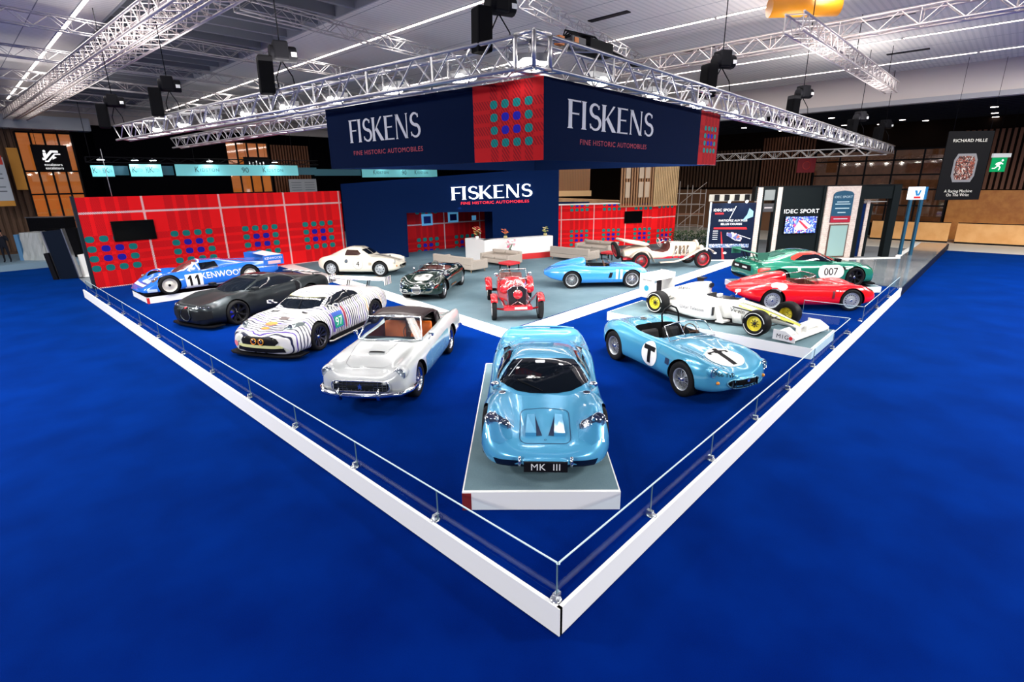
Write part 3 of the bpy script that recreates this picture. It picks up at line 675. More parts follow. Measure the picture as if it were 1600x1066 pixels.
def v97():
    m = mat('dazzle_wrap', (.75,.73,.70), .3, coat=.6); g = NB(m); s = g.xyz()
    n1, n2 = g.noise(3., 1), g.noise(1.1, 1)
    ph = g.m('ADD', g.m('ADD', g.m('MULTIPLY', s['X'], 11.5), g.m('MULTIPLY', n1, 1.6)), g.m('MULTIPLY', g.m('ABSOLUTE', s['Y']), 2.2))
    f = g.m('FRACT', g.m('ADD', ph, 60.)); wd = g.m('ADD', .16, g.m('MULTIPLY', g.m('SUBTRACT', n2, .5), 1.1))
    wd = g.m('MAXIMUM', g.m('MINIMUM', g.m('ADD', wd, .14), .58), .34)
    line = g.m('LESS_THAN', f, wd)
    idx = g.m('FRACT', g.m('MULTIPLY', g.m('FLOOR', ph), .377)); c = g.mix(g.m('GREATER_THAN', idx, .70), (.012,.014,.05), (.07,.03,.28)); c = g.mix(g.m('GREATER_THAN', idx, .93), c, (.75,.35,.05))
    e2 = g.m('MULTIPLY', g.m('GREATER_THAN', f, .80), g.m('GREATER_THAN', n1, .56)); base = g.mix(e2, (.74,.72,.69), (.62,.63,.52))
    g.out(g.mix(line, base, c))
    r, b, sk = car('striped_race_car', 'white race car with dark dazzle stripes, number 97 and a high rear wing', place(3.19, 10.78), -152.8, aston_rows(), ((1.3,.8,.345),(-1.3,.8,.345)), m, ASTON_CABIN, well_in=.55)
    sk.patch('windscreen', [[(.92,0),(.86,.36),(.72,.60),(.24,.52),(.30,.3),(.32,0)], my([(.32,0),(.30,.3),(.24,.52),(.72,.60),(.86,.36),(.92,0)])], 'top', GLASSD, r, .008)
    Y = mat('sunstrip_yellow', (.62,.62,.28), .4)
    sk.patch('sun_strip', [[(.44,0),(.42,.3),(.35,.56),(.24,.53),(.30,.3),(.32,0)], my([(.32,0),(.30,.3),(.24,.53),(.35,.56),(.42,.3),(.44,0)])], 'top', Y, r, .011)
    sk.patch('sun_strip_band', [[(.56,0),(.54,.3),(.46,.57),(.36,.56),(.43,.3),(.45,0)], my([(.45,0),(.43,.3),(.36,.56),(.46,.57),(.54,.3),(.56,0)])], 'top', INK, r, .012)
    sk.text('sun_strip_lettering', 'ASTON MARTIN RACING', .085, (.505, 0), 'top', PLATE, r, .018, PI/2, True, 1.05)
    both(sk, 'side_window', [(.66,.93),(.30,1.10),(-.05,1.16),(-.45,1.15),(-.75,1.06),(-.80,.97),(.5,.90)], GLASSD, r)
    for pl in ('left','right'): sk.line('window_pillar', [(-.38,.92),(-.34,1.17)], .05, pl, BLACK, r, .012)
    D2 = mat('grille_black', (.008,.008,.01), .4)
    sk.patch('grille', [[(-.46,.52),(-.34,.55),(.34,.55),(.46,.52),(.52,.44),(.42,.35),(-.42,.35),(-.52,.44)]], 'front', D2, r, .01)
    sk.patch('lower_intake', [[(-.62,.30),(.62,.30),(.66,.20),(-.66,.20)]], 'front', D2, r, .012)
    sk.patch('grille_lip', [[(-.52,.37),(.52,.37),(.62,.33),(.60,.30),(-.60,.30),(-.62,.33)]], 'front', Y, r, .02)
    for s in (.0,.20):
        lamp(r, (2.325,-.10+s*1.0,.45), .07, (1,0,.1), 'driving_lamp', mat('amber', (.8,.35,.02), .3), glass('amber_glass', (1,.7,.2), .2))
    for s in (1,-1):
        sk.patch('headlight', [[(2.08,.52*s),(1.98,.72*s),(1.72,.84*s),(1.60,.82*s),(1.74,.70*s),(1.96,.52*s)]], 'top', mat('headlamp_grey', (.22,.26,.27), .12, .6), r, .008)
        p = sk.at('top', 1.92, .64*s); lamp(r, p+Vector((.02,0,0)), .055, (1,.2*s,.5))
        m2 = MB(); m2.box(-.07,.05,-.07,.07,-.045,.045); m2.box(-.03,.03,min(-.22*s,-.05*s),max(-.22*s,-.05*s),-.03,.0); m2.build('door_mirror', m, r, (.60,.99*s,.97), bevel=.02)
        m2 = MB(); m2.box(-.95,.90, .93*s-.05, .93*s+.05, .07,.12); m2.box(-.85,.80,.90*s-.04,.90*s+.04,.12,.20); m2.build('side_skirt', BLACK, r)
        m2 = MB(); m2.tube([(1.0,.98*s,.14),(.9,1.0*s,.12),(-.9,1.0*s,.12)], .022, 6); m2.build('side_exhaust_trim', mat('skirt_edge', (.6,.57,.5), .3, .6), r)
    G_ = mat('number_green', (.0,.30,.14), .4); B_ = mat('number_blue', (.03,.10,.42), .4)
    for pl in ('left','right'):
        sk.patch('number_panel', [rrect(.26,.66,.36,.76,.02)], pl, B_, r, .012); sk.patch('number_field', [rrect(.28,.64,.38,.66,.02)], pl, G_, r, .016)
        sk.text('door_number', '97', .30, (.46,.515), pl, PLATE, r, .022, 0, True)
        sk.patch('door_stripe', [[(.68,.30),(.76,.30),(.76,.74),(.70,.78)]], pl, mat('purple', (.09,.02,.30), .4), r, .012)
        sk.patch('door_stripe', [[(.10,.30),(.18,.30),(.20,.84),(.12,.84)]], pl, mat('dark_red_stripe', (.30,.02,.05), .4), r, .012)
    O = mat('decal_orange', (.85,.25,.03), .4)
    sk.patch('nose_emblem', [circle(1.78,0,.10,20,.16)], 'top', O, r, .008); sk.text('nose_lettering', 'Gulf', .16, (1.88,0), 'top', mat('decal_navy', (.01,.03,.18), .4), r, .014, PI/2, True)
    sk.patch('nose_emblem', [circle(2.0,0,.05,16,.11)], 'top', O, r, .008)
    sk.patch('roundel', [circle(-.72,.34,.07)], 'front', mat('decal_pink', (.75,.2,.22), .4), r, .012)
    sk.patch('hood_vent', [rrect(1.42,1.56,.02,.26,.02)], 'top', mat('vent_brown', (.10,.07,.07), .5), r, .008); mirror_top(sk, 'hood_vent', [(1.0,.30),(1.1,.34),(1.16,.55),(1.08,.52)], D2, r, .008)
    splitter(r, 2.26, .98); m3 = MB(); m3.box(2.12,2.2,-.5,.5,.16,.2); m3.build('lower_lip', O, r)
    gt_wing(r, -2.12, 1.12, .96, m)
    wiper(r, sk.at('top',.9,.1)+Vector((0,0,.03)), sk.at('top',.5,-.05)+Vector((0,0,.03)))
    for x in (1.3,-1.3):
        for s in (1,-1): wheel(r, x, .83*s, .345, .29, 'spoke10', .25, rim_m=mat('dark_rim', (.09,.09,.10), .3, .9))
def dbr9():
    P_ = paint('racing_green_light', (.02, .235, .15), .2, .3)
    r, b, sk = car('green_race_car', 'green race car with red window trim and number 007 on a low white plinth', place(17.5, 2.75, .207), -42, aston_rows(), ((1.37,.8,.345),(-1.37,.8,.345)), P_, ASTON_CABIN, well_in=.55)
    RD = paint('trim_red', (.55,.03,.015), .3)
    both(sk, 'window_trim', [(.80,.90),(.35,1.14),(-.05,1.22),(-.5,1.2),(-.85,1.08),(-.9,1.0),(-.8,.96),(-.45,1.12),(0,1.14),(.32,1.07),(.66,.90)], RD, r, .006)
    both(sk, 'side_window', [(.66,.91),(.32,1.07),(0,1.14),(-.45,1.12),(-.78,.98),(.4,.89)], GLASSD, r, .009)
    sk.patch('windscreen', [[(.92,0),(.86,.36),(.72,.60),(.24,.52),(.30,.3),(.32,0)], my([(.32,0),(.30,.3),(.24,.52),(.72,.60),(.86,.36),(.92,0)])], 'top', GLASSD, r, .008)
    sk.patch('rear_window', [[(-.9,0),(-.9,.36),(-1.35,.30),(-1.35,0)], my([(-1.35,0),(-1.35,.30),(-.9,.36),(-.9,0)])], 'top', mat('rear_glass', (.03,.10,.08), .05), r, .008)
    for pl in ('left','right'):
        sk.patch('number_field', [rrect(.02,.92,.34,.78,.2,6)], pl, PLATE, r, .012); sk.text('door_number', '007', .34, (.47,.56), pl, INK, r, .02, 0, False)
        sk.patch('tail_lamp', [[(-2.12,.60),(-1.9,.66),(-1.72,.70),(-1.72,.76),(-2.0,.76),(-2.12,.72)]], pl, mat('lamp_red', (.75,.03,.02), .25), r, .01)
        sk.patch('side_emblem', [circle(-.68,.68,.06)], pl, PLATE, r, .01); sk.patch('fender_mark', [rrect(.98,1.12,.70,.73,.01), rrect(.98,1.16,.64,.67,.01)], pl, PLATE, r, .014)
        sk.patch('side_vent', [[(1.0,.60),(1.0,.70),(.9,.74),(.86,.66)]], pl, INK, r, .01)
        sk.patch('sill_band', [[(-.9,.18),(.9,.18),(.9,.13),(-.9,.13)]], pl, INK, r, .01)
    for s in (1,-1):
        m2 = MB(); m2.box(-.09,.07,-.08,.08,-.05,.05); m2.box(-.03,.03,min(-.22*s,-.05*s),max(-.22*s,-.05*s),-.03,.0); m2.build('door_mirror', BLACK, r, (.62,.98*s,.97), bevel=.02)
        sk.patch('headlight', [[(2.08,.52*s),(1.98,.72*s),(1.72,.84*s),(1.60,.82*s),(1.74,.70*s),(1.96,.52*s)]], 'top', mat('headlamp_grey', (.22,.26,.27), .12, .6), r, .008)
    sk.patch('rear_panel', [[(-.6,.80),(.6,.80),(.66,.62),(-.66,.62)]], 'rear', INK, r, .01); sk.patch('rear_mark', [rrect(-.42,-.12,.68,.74,.02), rrect(.12,.42,.68,.74,.02)], 'rear', PLATE, r, .02)
    sk.patch('diffuser', [[(-.75,.42),(.75,.42),(.75,.22),(-.75,.22)]], 'rear', INK, r, .012)
    splitter(r, 2.25, .97); gt_wing(r, -2.02, 1.17, .90, mat('wing_green', (.03,.16,.11), .35), chord=.30)
    for x in (1.37,-1.37):
        for s in (1,-1): wheel(r, x, .84*s, .345, .28, 'spokeY', .25, rim_m=mat('black_rim', (.02,.02,.022), .3, .6))
def chiron():
    P_ = mat('matte_carbon_paint', (.030,.036,.040), .38, .8, coat=.1)
    rows = [(2.24,.16,.52,.46,.36,.58,.2,.60,.60),(2.17,.14,.74,.46,.52,.66,.3,.665,.665),(2.0,.14,.86,.46,.64,.72,.36,.71,.71),(1.7,.13,.94,.47,.72,.79,.42,.76,.76),(1.35,.12,.985,.48,.74,.86,.42,.80,.80),
        (1.0,.11,.96,.5,.72,.86,.42,.83,.84),(.6,.11,.91,.5,.72,.84,.45,.85,.87),(.1,.11,.90,.5,.76,.84,.48,.86,.88),(-.5,.11,.94,.54,.80,.88,.5,.90,.92),(-1.0,.12,.99,.58,.80,.95,.5,.94,.96),
        (-1.4,.13,1.01,.6,.78,.98,.5,.95,.96),(-1.8,.17,.98,.62,.76,.96,.48,.92,.93),(-2.1,.26,.93,.62,.72,.92,.45,.88,.89),(-2.28,.36,.86,.62,.66,.86,.4,.83,.84)]
    cabin = [(1.15,.52,.78,.44,.80),(.95,.66,.80,.52,.88),(.6,.76,.83,.56,1.03),(.25,.80,.84,.55,1.15),(-.1,.81,.85,.53,1.21),(-.45,.81,.86,.50,1.20),(-.85,.80,.90,.45,1.13),(-1.3,.74,.92,.38,1.05),(-1.8,.6,.90,.3,.96)]
    r, b, sk = car('supercar', 'matte black supercar with a horseshoe grille and blue brake calipers', place(3.11, 14.8), -163.3, rows, ((1.355,.8,.355),(-1.355,.8,.36)), P_, cabin, well_in=.55)
    sk.patch('windscreen', [[(1.05,0),(.98,.38),(.80,.62),(.26,.50),(.30,.3),(.32,0)], my([(.32,0),(.30,.3),(.26,.50),(.80,.62),(.98,.38),(1.05,0)])], 'top', GLASSD, r, .008)
    sk.patch('roof_glass', [rrect(-.35,.16,.06,.36,.05), rrect(-.35,.16,-.36,-.06,.05)], 'top', GLASSD, r, .008)
    both(sk, 'side_window', [(.78,.90),(.35,1.06),(-.05,1.13),(-.5,1.12),(-.85,1.02),(-.92,.92),(.2,.87)], GLASSD, r)
    C = [(.35,1.17),(-.1,1.21),(-.55,1.18),(-.92,1.04),(-1.0,.80),(-.92,.55),(-.72,.36),(-.3,.25),(.3,.22)]
    for pl in ('left','right'): sk.line('side_curve', C, .045, pl, mat('curve_gunmetal', (.10,.115,.12), .3, .8), r, .014)
    both(sk, 'side_intake', [(-.68,.42),(-.88,.56),(-.95,.80),(-.88,1.0),(-.80,.80),(-.76,.6)], INK, r, .01)
    HS = [(.20*math.sin(a)*(1.1 if math.cos(a) < 0 else .92), .44+.20*math.cos(a)) for a in [2*PI*i/20 for i in range(20)]]
    sk.patch('horseshoe_grille', [HS], 'front', INK, r, .012); rod(r, 'grille_surround', [sk.at('front', a, c)+Vector((.015,0,0)) for a, c in HS], .015, mat('curve_gunmetal', (.10,.115,.12), .3, .8), closed=True)
    sk.patch('grille_badge', [circle(0,.60,.05,14,.022)], 'front', mat('badge_red', (.5,.02,.03), .3), r, .03)
    for s in (1,-1):
        sk.patch('headlight', [[(.36*s,.66),(.80*s,.70),(.84*s,.63),(.38*s,.60)]], 'front', mat('headlamp_dark', (.05,.055,.06), .15, .5), r, .01)
        for k in range(4): lamp(r, sk.at('front', (.44+.1*k)*s, .64)+Vector((.005,0,0)), .024, (1,0,.1), depth=.02)
        sk.patch('front_intake', [[(.28*s,.52),(.82*s,.55),(.84*s,.34),(.30*s,.26)]], 'front', mat('intake_grey', (.012,.013,.015), .5), r, .01)
        m2 = MB(); m2.box(-.09,.08,-.09,.09,-.05,.05); m2.box(-.03,.03,min(-.24*s,-.05*s),max(-.24*s,-.05*s),-.04,-.01); m2.build('door_mirror', P_, r, (.72,.98*s,.95), bevel=.02)
        m2 = MB(); m2.box(-.95,.95,.93*s-.04,.93*s+.04,.08,.12); m2.build('side_skirt', BLACK, r)
    splitter(r, 2.25, .93)
    m = MB(); m.prism([(-2.1,1.0),(-1.95,1.02),(-1.85,1.0),(-1.95,1.0)], -.85, .85, 'y')
    for s in (1,-1): m.cyl((-1.98,.5*s,.85),(-1.98,.5*s,1.0), .02)
    w_ = m.build('rear_wing', mat('wing_dark', (.03,.032,.035), .35), r)
    m = MB()
    for k in range(5): m.box(-2.08,-1.88,-.65+.3*k-.05,-.65+.3*k+.05,1.018,1.026)
    m.build('wing_stripe', mat('white_stripe', (.7,.7,.7), .4), w_)
    for x in (1.355,-1.355):
        for s in (1,-1): wheel(r, x, .84*s, .355, .29, 'spokeY', .275, rim_m=mat('black_rim', (.02,.02,.022), .3, .6), hub_m=mat('black_rim', (.02,.02,.022), .3, .6), caliper=mat('caliper_blue', (.02,.03,.75), .3))
def p962():
    P_ = paint('kenwood_blue', (.02,.15,.62), .2); WH = mat('decal_white', (.82,.82,.80), .4)
    rows = [(2.22,.14,.55,.2,.4,.22,.2,.24,.24),(2.15,.12,.82,.2,.62,.28,.3,.29,.29),(1.95,.10,.92,.24,.74,.42,.34,.36,.36),(1.7,.10,.97,.28,.76,.60,.36,.44,.44),(1.35,.10,.99,.32,.76,.74,.38,.52,.52),
        (1.0,.10,.98,.34,.76,.74,.4,.58,.60),(.6,.10,.97,.36,.78,.70,.44,.62,.66),(0,.10,.97,.4,.80,.66,.46,.66,.70),(-.6,.10,.98,.44,.80,.72,.46,.72,.74),(-1.0,.11,.99,.46,.80,.80,.46,.78,.78),
        (-1.4,.12,.99,.48,.78,.83,.45,.78,.78),(-1.9,.16,.97,.5,.76,.80,.42,.74,.74),(-2.3,.24,.95,.5,.74,.78,.4,.72,.72),(-2.5,.34,.93,.52,.72,.76,.4,.70,.70)]
    cabin = [(1.1,.36,.52,.26,.54),(.9,.48,.56,.34,.68),(.6,.56,.60,.40,.86),(.3,.60,.62,.42,.99),(0,.61,.64,.42,1.03),(-.4,.60,.66,.40,1.01),(-.9,.54,.70,.34,.93),(-1.5,.44,.72,.26,.82),(-1.9,.3,.70,.2,.76)]
    r, b, sk = car('endurance_prototype', 'blue long-tail endurance race car with number 11 on a white plinth by the red wall', place(3.15, 19.85, .226), -180, rows, ((1.38,.8,.33),(-1.38,.8,.35)), P_, cabin, well_in=.55)
    sk.patch('windscreen', [[(1.0,0),(.94,.24),(.72,.42),(.28,.40),(.22,.2),(.2,0)], my([(.2,0),(.22,.2),(.28,.40),(.72,.42),(.94,.24),(1.0,0)])], 'top', mat('screen_red', (.16,.05,.05), .08), r, .008)
    sk.line('windscreen_pillar', [(.95,.25),(.72,.44),(.2,.42),(.14,.2),(.12,0),(.14,-.2),(.2,-.42),(.72,-.44),(.95,-.25)], .05, 'top', WH, r, .012)
    both(sk, 'side_window', [(.22,.70),(.22,.93),(-.35,.94),(-.42,.72)], GLASSD, r, .01)
    for pl in ('left','right'):
        sk.line('window_frame', [(.62,.70),(.34,.95),(.25,.70)], .05, pl, WH, r, .014)
        sk.patch('number_field', [rrect(.30,.86,.18,.62,.03)], pl, WH, r, .008); fl_ = 1 if pl == 'right' else -1
        for cx in (.58-.12, .58+.12): sk.patch('number_digit', [[(cx+fl_*a_, .40+b_) for a_, b_ in ((-.035,-.18),(.045,-.18),(.045,.18),(-.01,.18),(-.09,.10),(-.09,.04),(-.035,.08))]], pl, INK, r, .016)
        sk.text('side_lettering', 'KENWOOD', .30, (-.42,.50), pl, WH, r, .01, 0, True, .95)
        sk.patch('sill_stripe', [[(-.9,.14),(.9,.14),(.9,.19),(-.9,.19)]], pl, WH, r, .009)
        sk.patch('nose_decal', [rrect(1.78,2.06,.16,.26,.02)], pl, mat('decal_pale', (.5,.62,.75), .4), r, .01)
    sk.patch('nose_panel', [rrect(1.98,2.1,-.62,.62,.02)], 'top', WH, r, .008); sk.patch('nose_panel', [rrect(1.72,1.90,-.42,.42,.02)], 'top', mat('decal_pale', (.5,.62,.75), .4), r, .008)
    for s in (1,-1):
        sk.line('nose_chevron', [(1.55,.20*s),(1.25,.42*s),(1.45,.60*s)], .07, 'top', WH, r, .01); sk.line('nose_chevron', [(1.2,.62*s),(1.35,.86*s)], .06, 'top', WH, r, .01)
        sk.patch('headlight', [[(1.88,.62*s),(1.84,.84*s),(1.66,.88*s),(1.66,.66*s)]], 'top', mat('headlamp_brown', (.16,.09,.06), .1), r, .008)
        lamp(r, sk.at('top', 1.78, .77*s), .055, (1,0,.6))
        m = MB(); m.box(-2.75,-1.95,.97*s-.012,.97*s+.012,.62,1.0); m.build('tail_fin', P_, r)
        m = MB(); text_on(m, 'KENWOOD', .13, (-2.35,.985*s,.88), (-1 if s > 0 else 1,0,0), (0,0,1), True); m.build('fin_lettering', WH, r)
        m = MB(); m.box(-2.62,-2.12,.984*s-.002,.984*s+.002,.66,.78); m.build('fin_decal', mat('decal_pink2', (.75,.45,.45), .4), r)
    m = MB(); m.prism([(-2.72,.98),(-2.3,.92),(-2.3,.935),(-2.72,1.0)], -.96, .96, 'y'); m.build('rear_wing', WH, r)
    m = MB(); m.box(1.75,2.2,-.9,.9,.06,.10); m.build('front_splitter', BLACK, r)
    sk.patch('roof_emblem', [circle(-.62,.0,.08)], 'top', PLATE, r, .01)
    for x, R in ((1.38,.33),(-1.38,.35)):
        for s in (1,-1): wheel(r, x, .84*s, R, .30, 'disc', .235, rim_m=mat('disc_cream', (.72,.68,.60), .3, .2), hub_m=BLACK)
COBRA = [(1.90,.36,.24,.47,.2,.56,.1,.57,.57),(1.84,.30,.46,.46,.38,.63,.2,.62,.62),(1.7,.25,.66,.46,.54,.74,.26,.67,.67),(1.45,.22,.77,.47,.6,.80,.32,.72,.73),(1.15,.2,.81,.48,.62,.83,.36,.77,.79),(.85,.19,.79,.49,.62,.82,.38,.81,.84),
    (.45,.18,.745,.5,.63,.80,.4,.85,.88),(.1,.17,.735,.5,.63,.79,.4,.85,.88),(-.45,.17,.75,.5,.63,.80,.4,.82,.84),(-.8,.18,.79,.5,.62,.85,.4,.84,.85),(-1.15,.2,.83,.5,.61,.88,.4,.85,.86),(-1.5,.25,.78,.51,.54,.83,.36,.82,.83),(-1.8,.33,.62,.53,.44,.74,.28,.74,.75),(-1.96,.42,.36,.55,.28,.64,.15,.65,.65)]
def cobra_face(sk, r, P_, lip):
    E_ = [(.36*math.cos(a), .42+.11*math.sin(a)+(.03*math.cos(a)**2)) for a in [2*PI*i/24 for i in range(24)]]
    sk.patch('grille_opening', [E_], 'front', DARK, r, .006); rod(r, 'grille_lip', [sk.at('front', a, c)+Vector((.008,0,0)) for a, c in E_], .014, lip, closed=True)
    m = MB(); x_ = sk.at('front', 0, .42).x
    for k in range(9): m.box(x_-.035-.12*abs(-.28+.07*k)-.02, x_-.12*abs(-.28+.07*k)**1.2, -.28+.07*k-.003, -.28+.07*k+.003, .36, .49)
    m.build('grille_bars', mat('bar_grey', (.25,.26,.27), .3, 1), r)
    for s in (1,-1):
        p = sk.at('front', .56*s, .64); lamp(r, p+Vector((.0,0,0)), .085, (1,0,.08)); m = MB(); m.lathe([(.098,-.16),(.10,-.04),(.092,.01)], p, 'x', 20); m.build('headlight_shroud', P_, r)
        m = MB(); m.ball(sk.at('front', .52*s, .46)+Vector((.01,0,0)), .032, 10, 6); m.build('indicator', mat('lamp_amber', (.7,.25,.03), .2), r)
def cobra_t():
    P_ = paint('sky_blue_metallic', (.07,.34,.53), .24, .25)
    r, b, sk = car('roadster', 'light blue open roadster with a black T in a white circle on nose and side', place(6.70, 2.20), -115.2, COBRA, ((1.143,.66,.335),(-1.143,.66,.335)), P_,
        cuts=(([(x, y) for x, y in rrect(-.86,.26,-.54,.54,.26,6)], .34, 1.3, LEATHER),), well_in=.48)
    cobra_face(sk, r, P_, mat('lip_blue', (.2,.5,.62), .2, .5))
    sk.patch('grille_badge', [circle(0,.50,.03)], 'front', CHROME, r, .03)
    sk.patch('nose_circle', [circle(1.38,0,.33,32,.36)], 'top', PLATE, r, .007)
    sk.patch('nose_letter', [[(1.08,-.05),(1.08,.05),(1.66,.05),(1.66,-.05)]], 'top', INK, r, .012)
    sk.patch('nose_letter_bar', [[(1.16,-.22),(1.16,.22),(1.24,.22),(1.24,.16),(1.20,.16),(1.20,.08),(1.24,.08),(1.24,-.08),(1.20,-.08),(1.20,-.16),(1.24,-.16),(1.24,-.22)]], 'top', INK, r, .013)
    for pl in ('left','right'):
        sk.patch('side_circle', [circle(.12,.52,.25,32,.25)], pl, PLATE, r, .007)
        sk.patch('side_letter', [[(.07,.34),(.17,.34),(.17,.60),(.07,.60)],[(-.06,.60),(.30,.60),(.30,.69),(-.06,.69)]], pl, INK, r, .012)
        sk.patch('side_vent', [rrect(.66,.80,.50,.62,.02)], pl, mat('deep_blue', (.003,.02,.07), .6), r, .006)
        sk.line('door_seam', [(.36,.28),(.40,.78)], .007, pl, mat('seam_blue', (.01,.06,.14), .5), r, .005)
    sk.text('nose_registration', '966 TVP', .10, (-.40,.60), 'front', INK, r, .01, -.15)
    fr = [(.50,-.56,.86),(.55,-.3,.90),(.56,0,.91),(.55,.3,.90),(.50,.56,.86)]; tp = [(.24,-.50,1.10),(.28,-.28,1.16),(.30,0,1.18),(.28,.28,1.16),(.24,.50,1.10)]
    m = MB(); m.smooth = True; m.add(fr+tp, [(i,i+1,i+6,i+5) for i in range(4)]); w_ = m.build('windscreen', CLEAR, r)
    rod(w_, 'windscreen_frame', fr+tp[::-1], .012, closed=True)
    for y in (-.2, .2): rod(w_, 'screen_strut', [(.55,y,.90),(.28,y,1.17)], .007)
    rod(r, 'roll_hoop', [(-.62,.12,.80),(-.66,.12,1.06),(-.68,.2,1.18),(-.68,.36,1.24),(-.68,.50,1.18),(-.66,.56,1.06),(-.62,.56,.80)], .02, INK, 8)
    for s in (1,-1):
        m = MB(); sx = -.38; seat(r, sx, .27*s, LEATHER, .36, .44, .42)
        m = MB()
        for k in range(6): m.cyl((sx-.14,.27*s-.15+.06*k,.50),(sx-.19,.27*s-.15+.06*k,.80), .006, n=4)
        m.build('seat_piping', mat('piping_grey', (.25,.25,.26), .5), r)
    steering(r, .10, .27, .86); m = MB(); m.box(.16,.30,-.50,.50,.66,.84); m.build('dashboard', LEATHER, r, bevel=.02)
    sk.patch('fuel_cap', [circle(-1.15,0,.08)], 'top', CHROME, r, .03)
    m = MB()
    for s in (1,-1): m.ball((-1.93,.42*s,.60), .04, 10, 6)
    m.build('tail_lamp', mat('lamp_red', (.75,.03,.02), .25), r)
    for x in (1.143,-1.143):
        for s in (1,-1): wheel(r, x, .68*s, .335, .20, 'wire', .21, rim_m=mat('painted_silver', (.62,.65,.68), .3, .6))
def cobra4():
    P_ = paint('cream_white', (.78,.72,.60), .3)
    cabin = [(.62,.50,.82,.42,.86),(.42,.60,.84,.46,1.0),(.2,.62,.85,.44,1.15),(-.05,.63,.85,.42,1.24),(-.35,.63,.84,.42,1.25),(-.7,.62,.82,.38,1.17),(-1.05,.58,.82,.3,1.03),(-1.4,.46,.80,.2,.88)]
    r, b, sk = car('hardtop_sports_car', 'cream sports car with hardtop and number 4 beside the navy wall', place(9.3, 18.54), -57, COBRA, ((1.143,.66,.335),(-1.143,.66,.335)), P_, cabin, well_in=.48)
    cobra_face(sk, r, P_, P_)
    sk.patch('windscreen', [[(.55,0),(.54,.2),(.50,.42),(.20,.40),(.22,.2),(.22,0.0)], my([(.22,0),(.22,.2),(.20,.40),(.50,.42),(.54,.2),(.55,0)])], 'top', GLASSD, r, .008)
    sk.line('screen_divider', [(.55,0),(.2,0)], .03, 'top', P_, r, .012)
    both(sk, 'side_window', [(.30,.90),(.06,1.12),(-.45,1.13),(-.52,.90)], mat('side_glass_brown', (.05,.025,.02), .08), r, .008)
    for y in (-.05,.05):
        sk.line('roof_stripe', [(.18,y),(-1.0,y)], .03, 'top', INK, r, .009); sk.line('hood_stripe', [(1.78,y),(.62,y)], .03, 'top', INK, r, .009)
    for pl in ('left','right'):
        sk.patch('number_field', [circle(.12,.54,.22)], pl, mat('field_white', (.82,.78,.68), .4), r, .008); sk.line('number_ring', circle(.12,.54,.225), .012, pl, mat('ring_grey', (.2,.18,.16), .5), r, .009, True)
        sk.text('door_number', '4', .32, (.12,.54), pl, INK, r, .016, 0, True); sk.patch('side_roundel', [circle(-.42,.66,.08)], pl, mat('roundel_navy', (.03,.05,.08), .4), r, .01)
        sk.patch('side_vent', [rrect(.62,.78,.50,.62,.02)], pl, mat('vent_cream', (.45,.38,.28), .5), r, .008)
    mirror_top(sk, 'hood_vent', rrect(1.1,1.2,.34,.44,.03), INK, r, .01)
    for x in (1.143,-1.143):
        for s in (1,-1): wheel(r, x, .69*s, .335, .22, 'mag', .225, rim_m=mat('mag_grey', (.5,.53,.55), .35, .5))
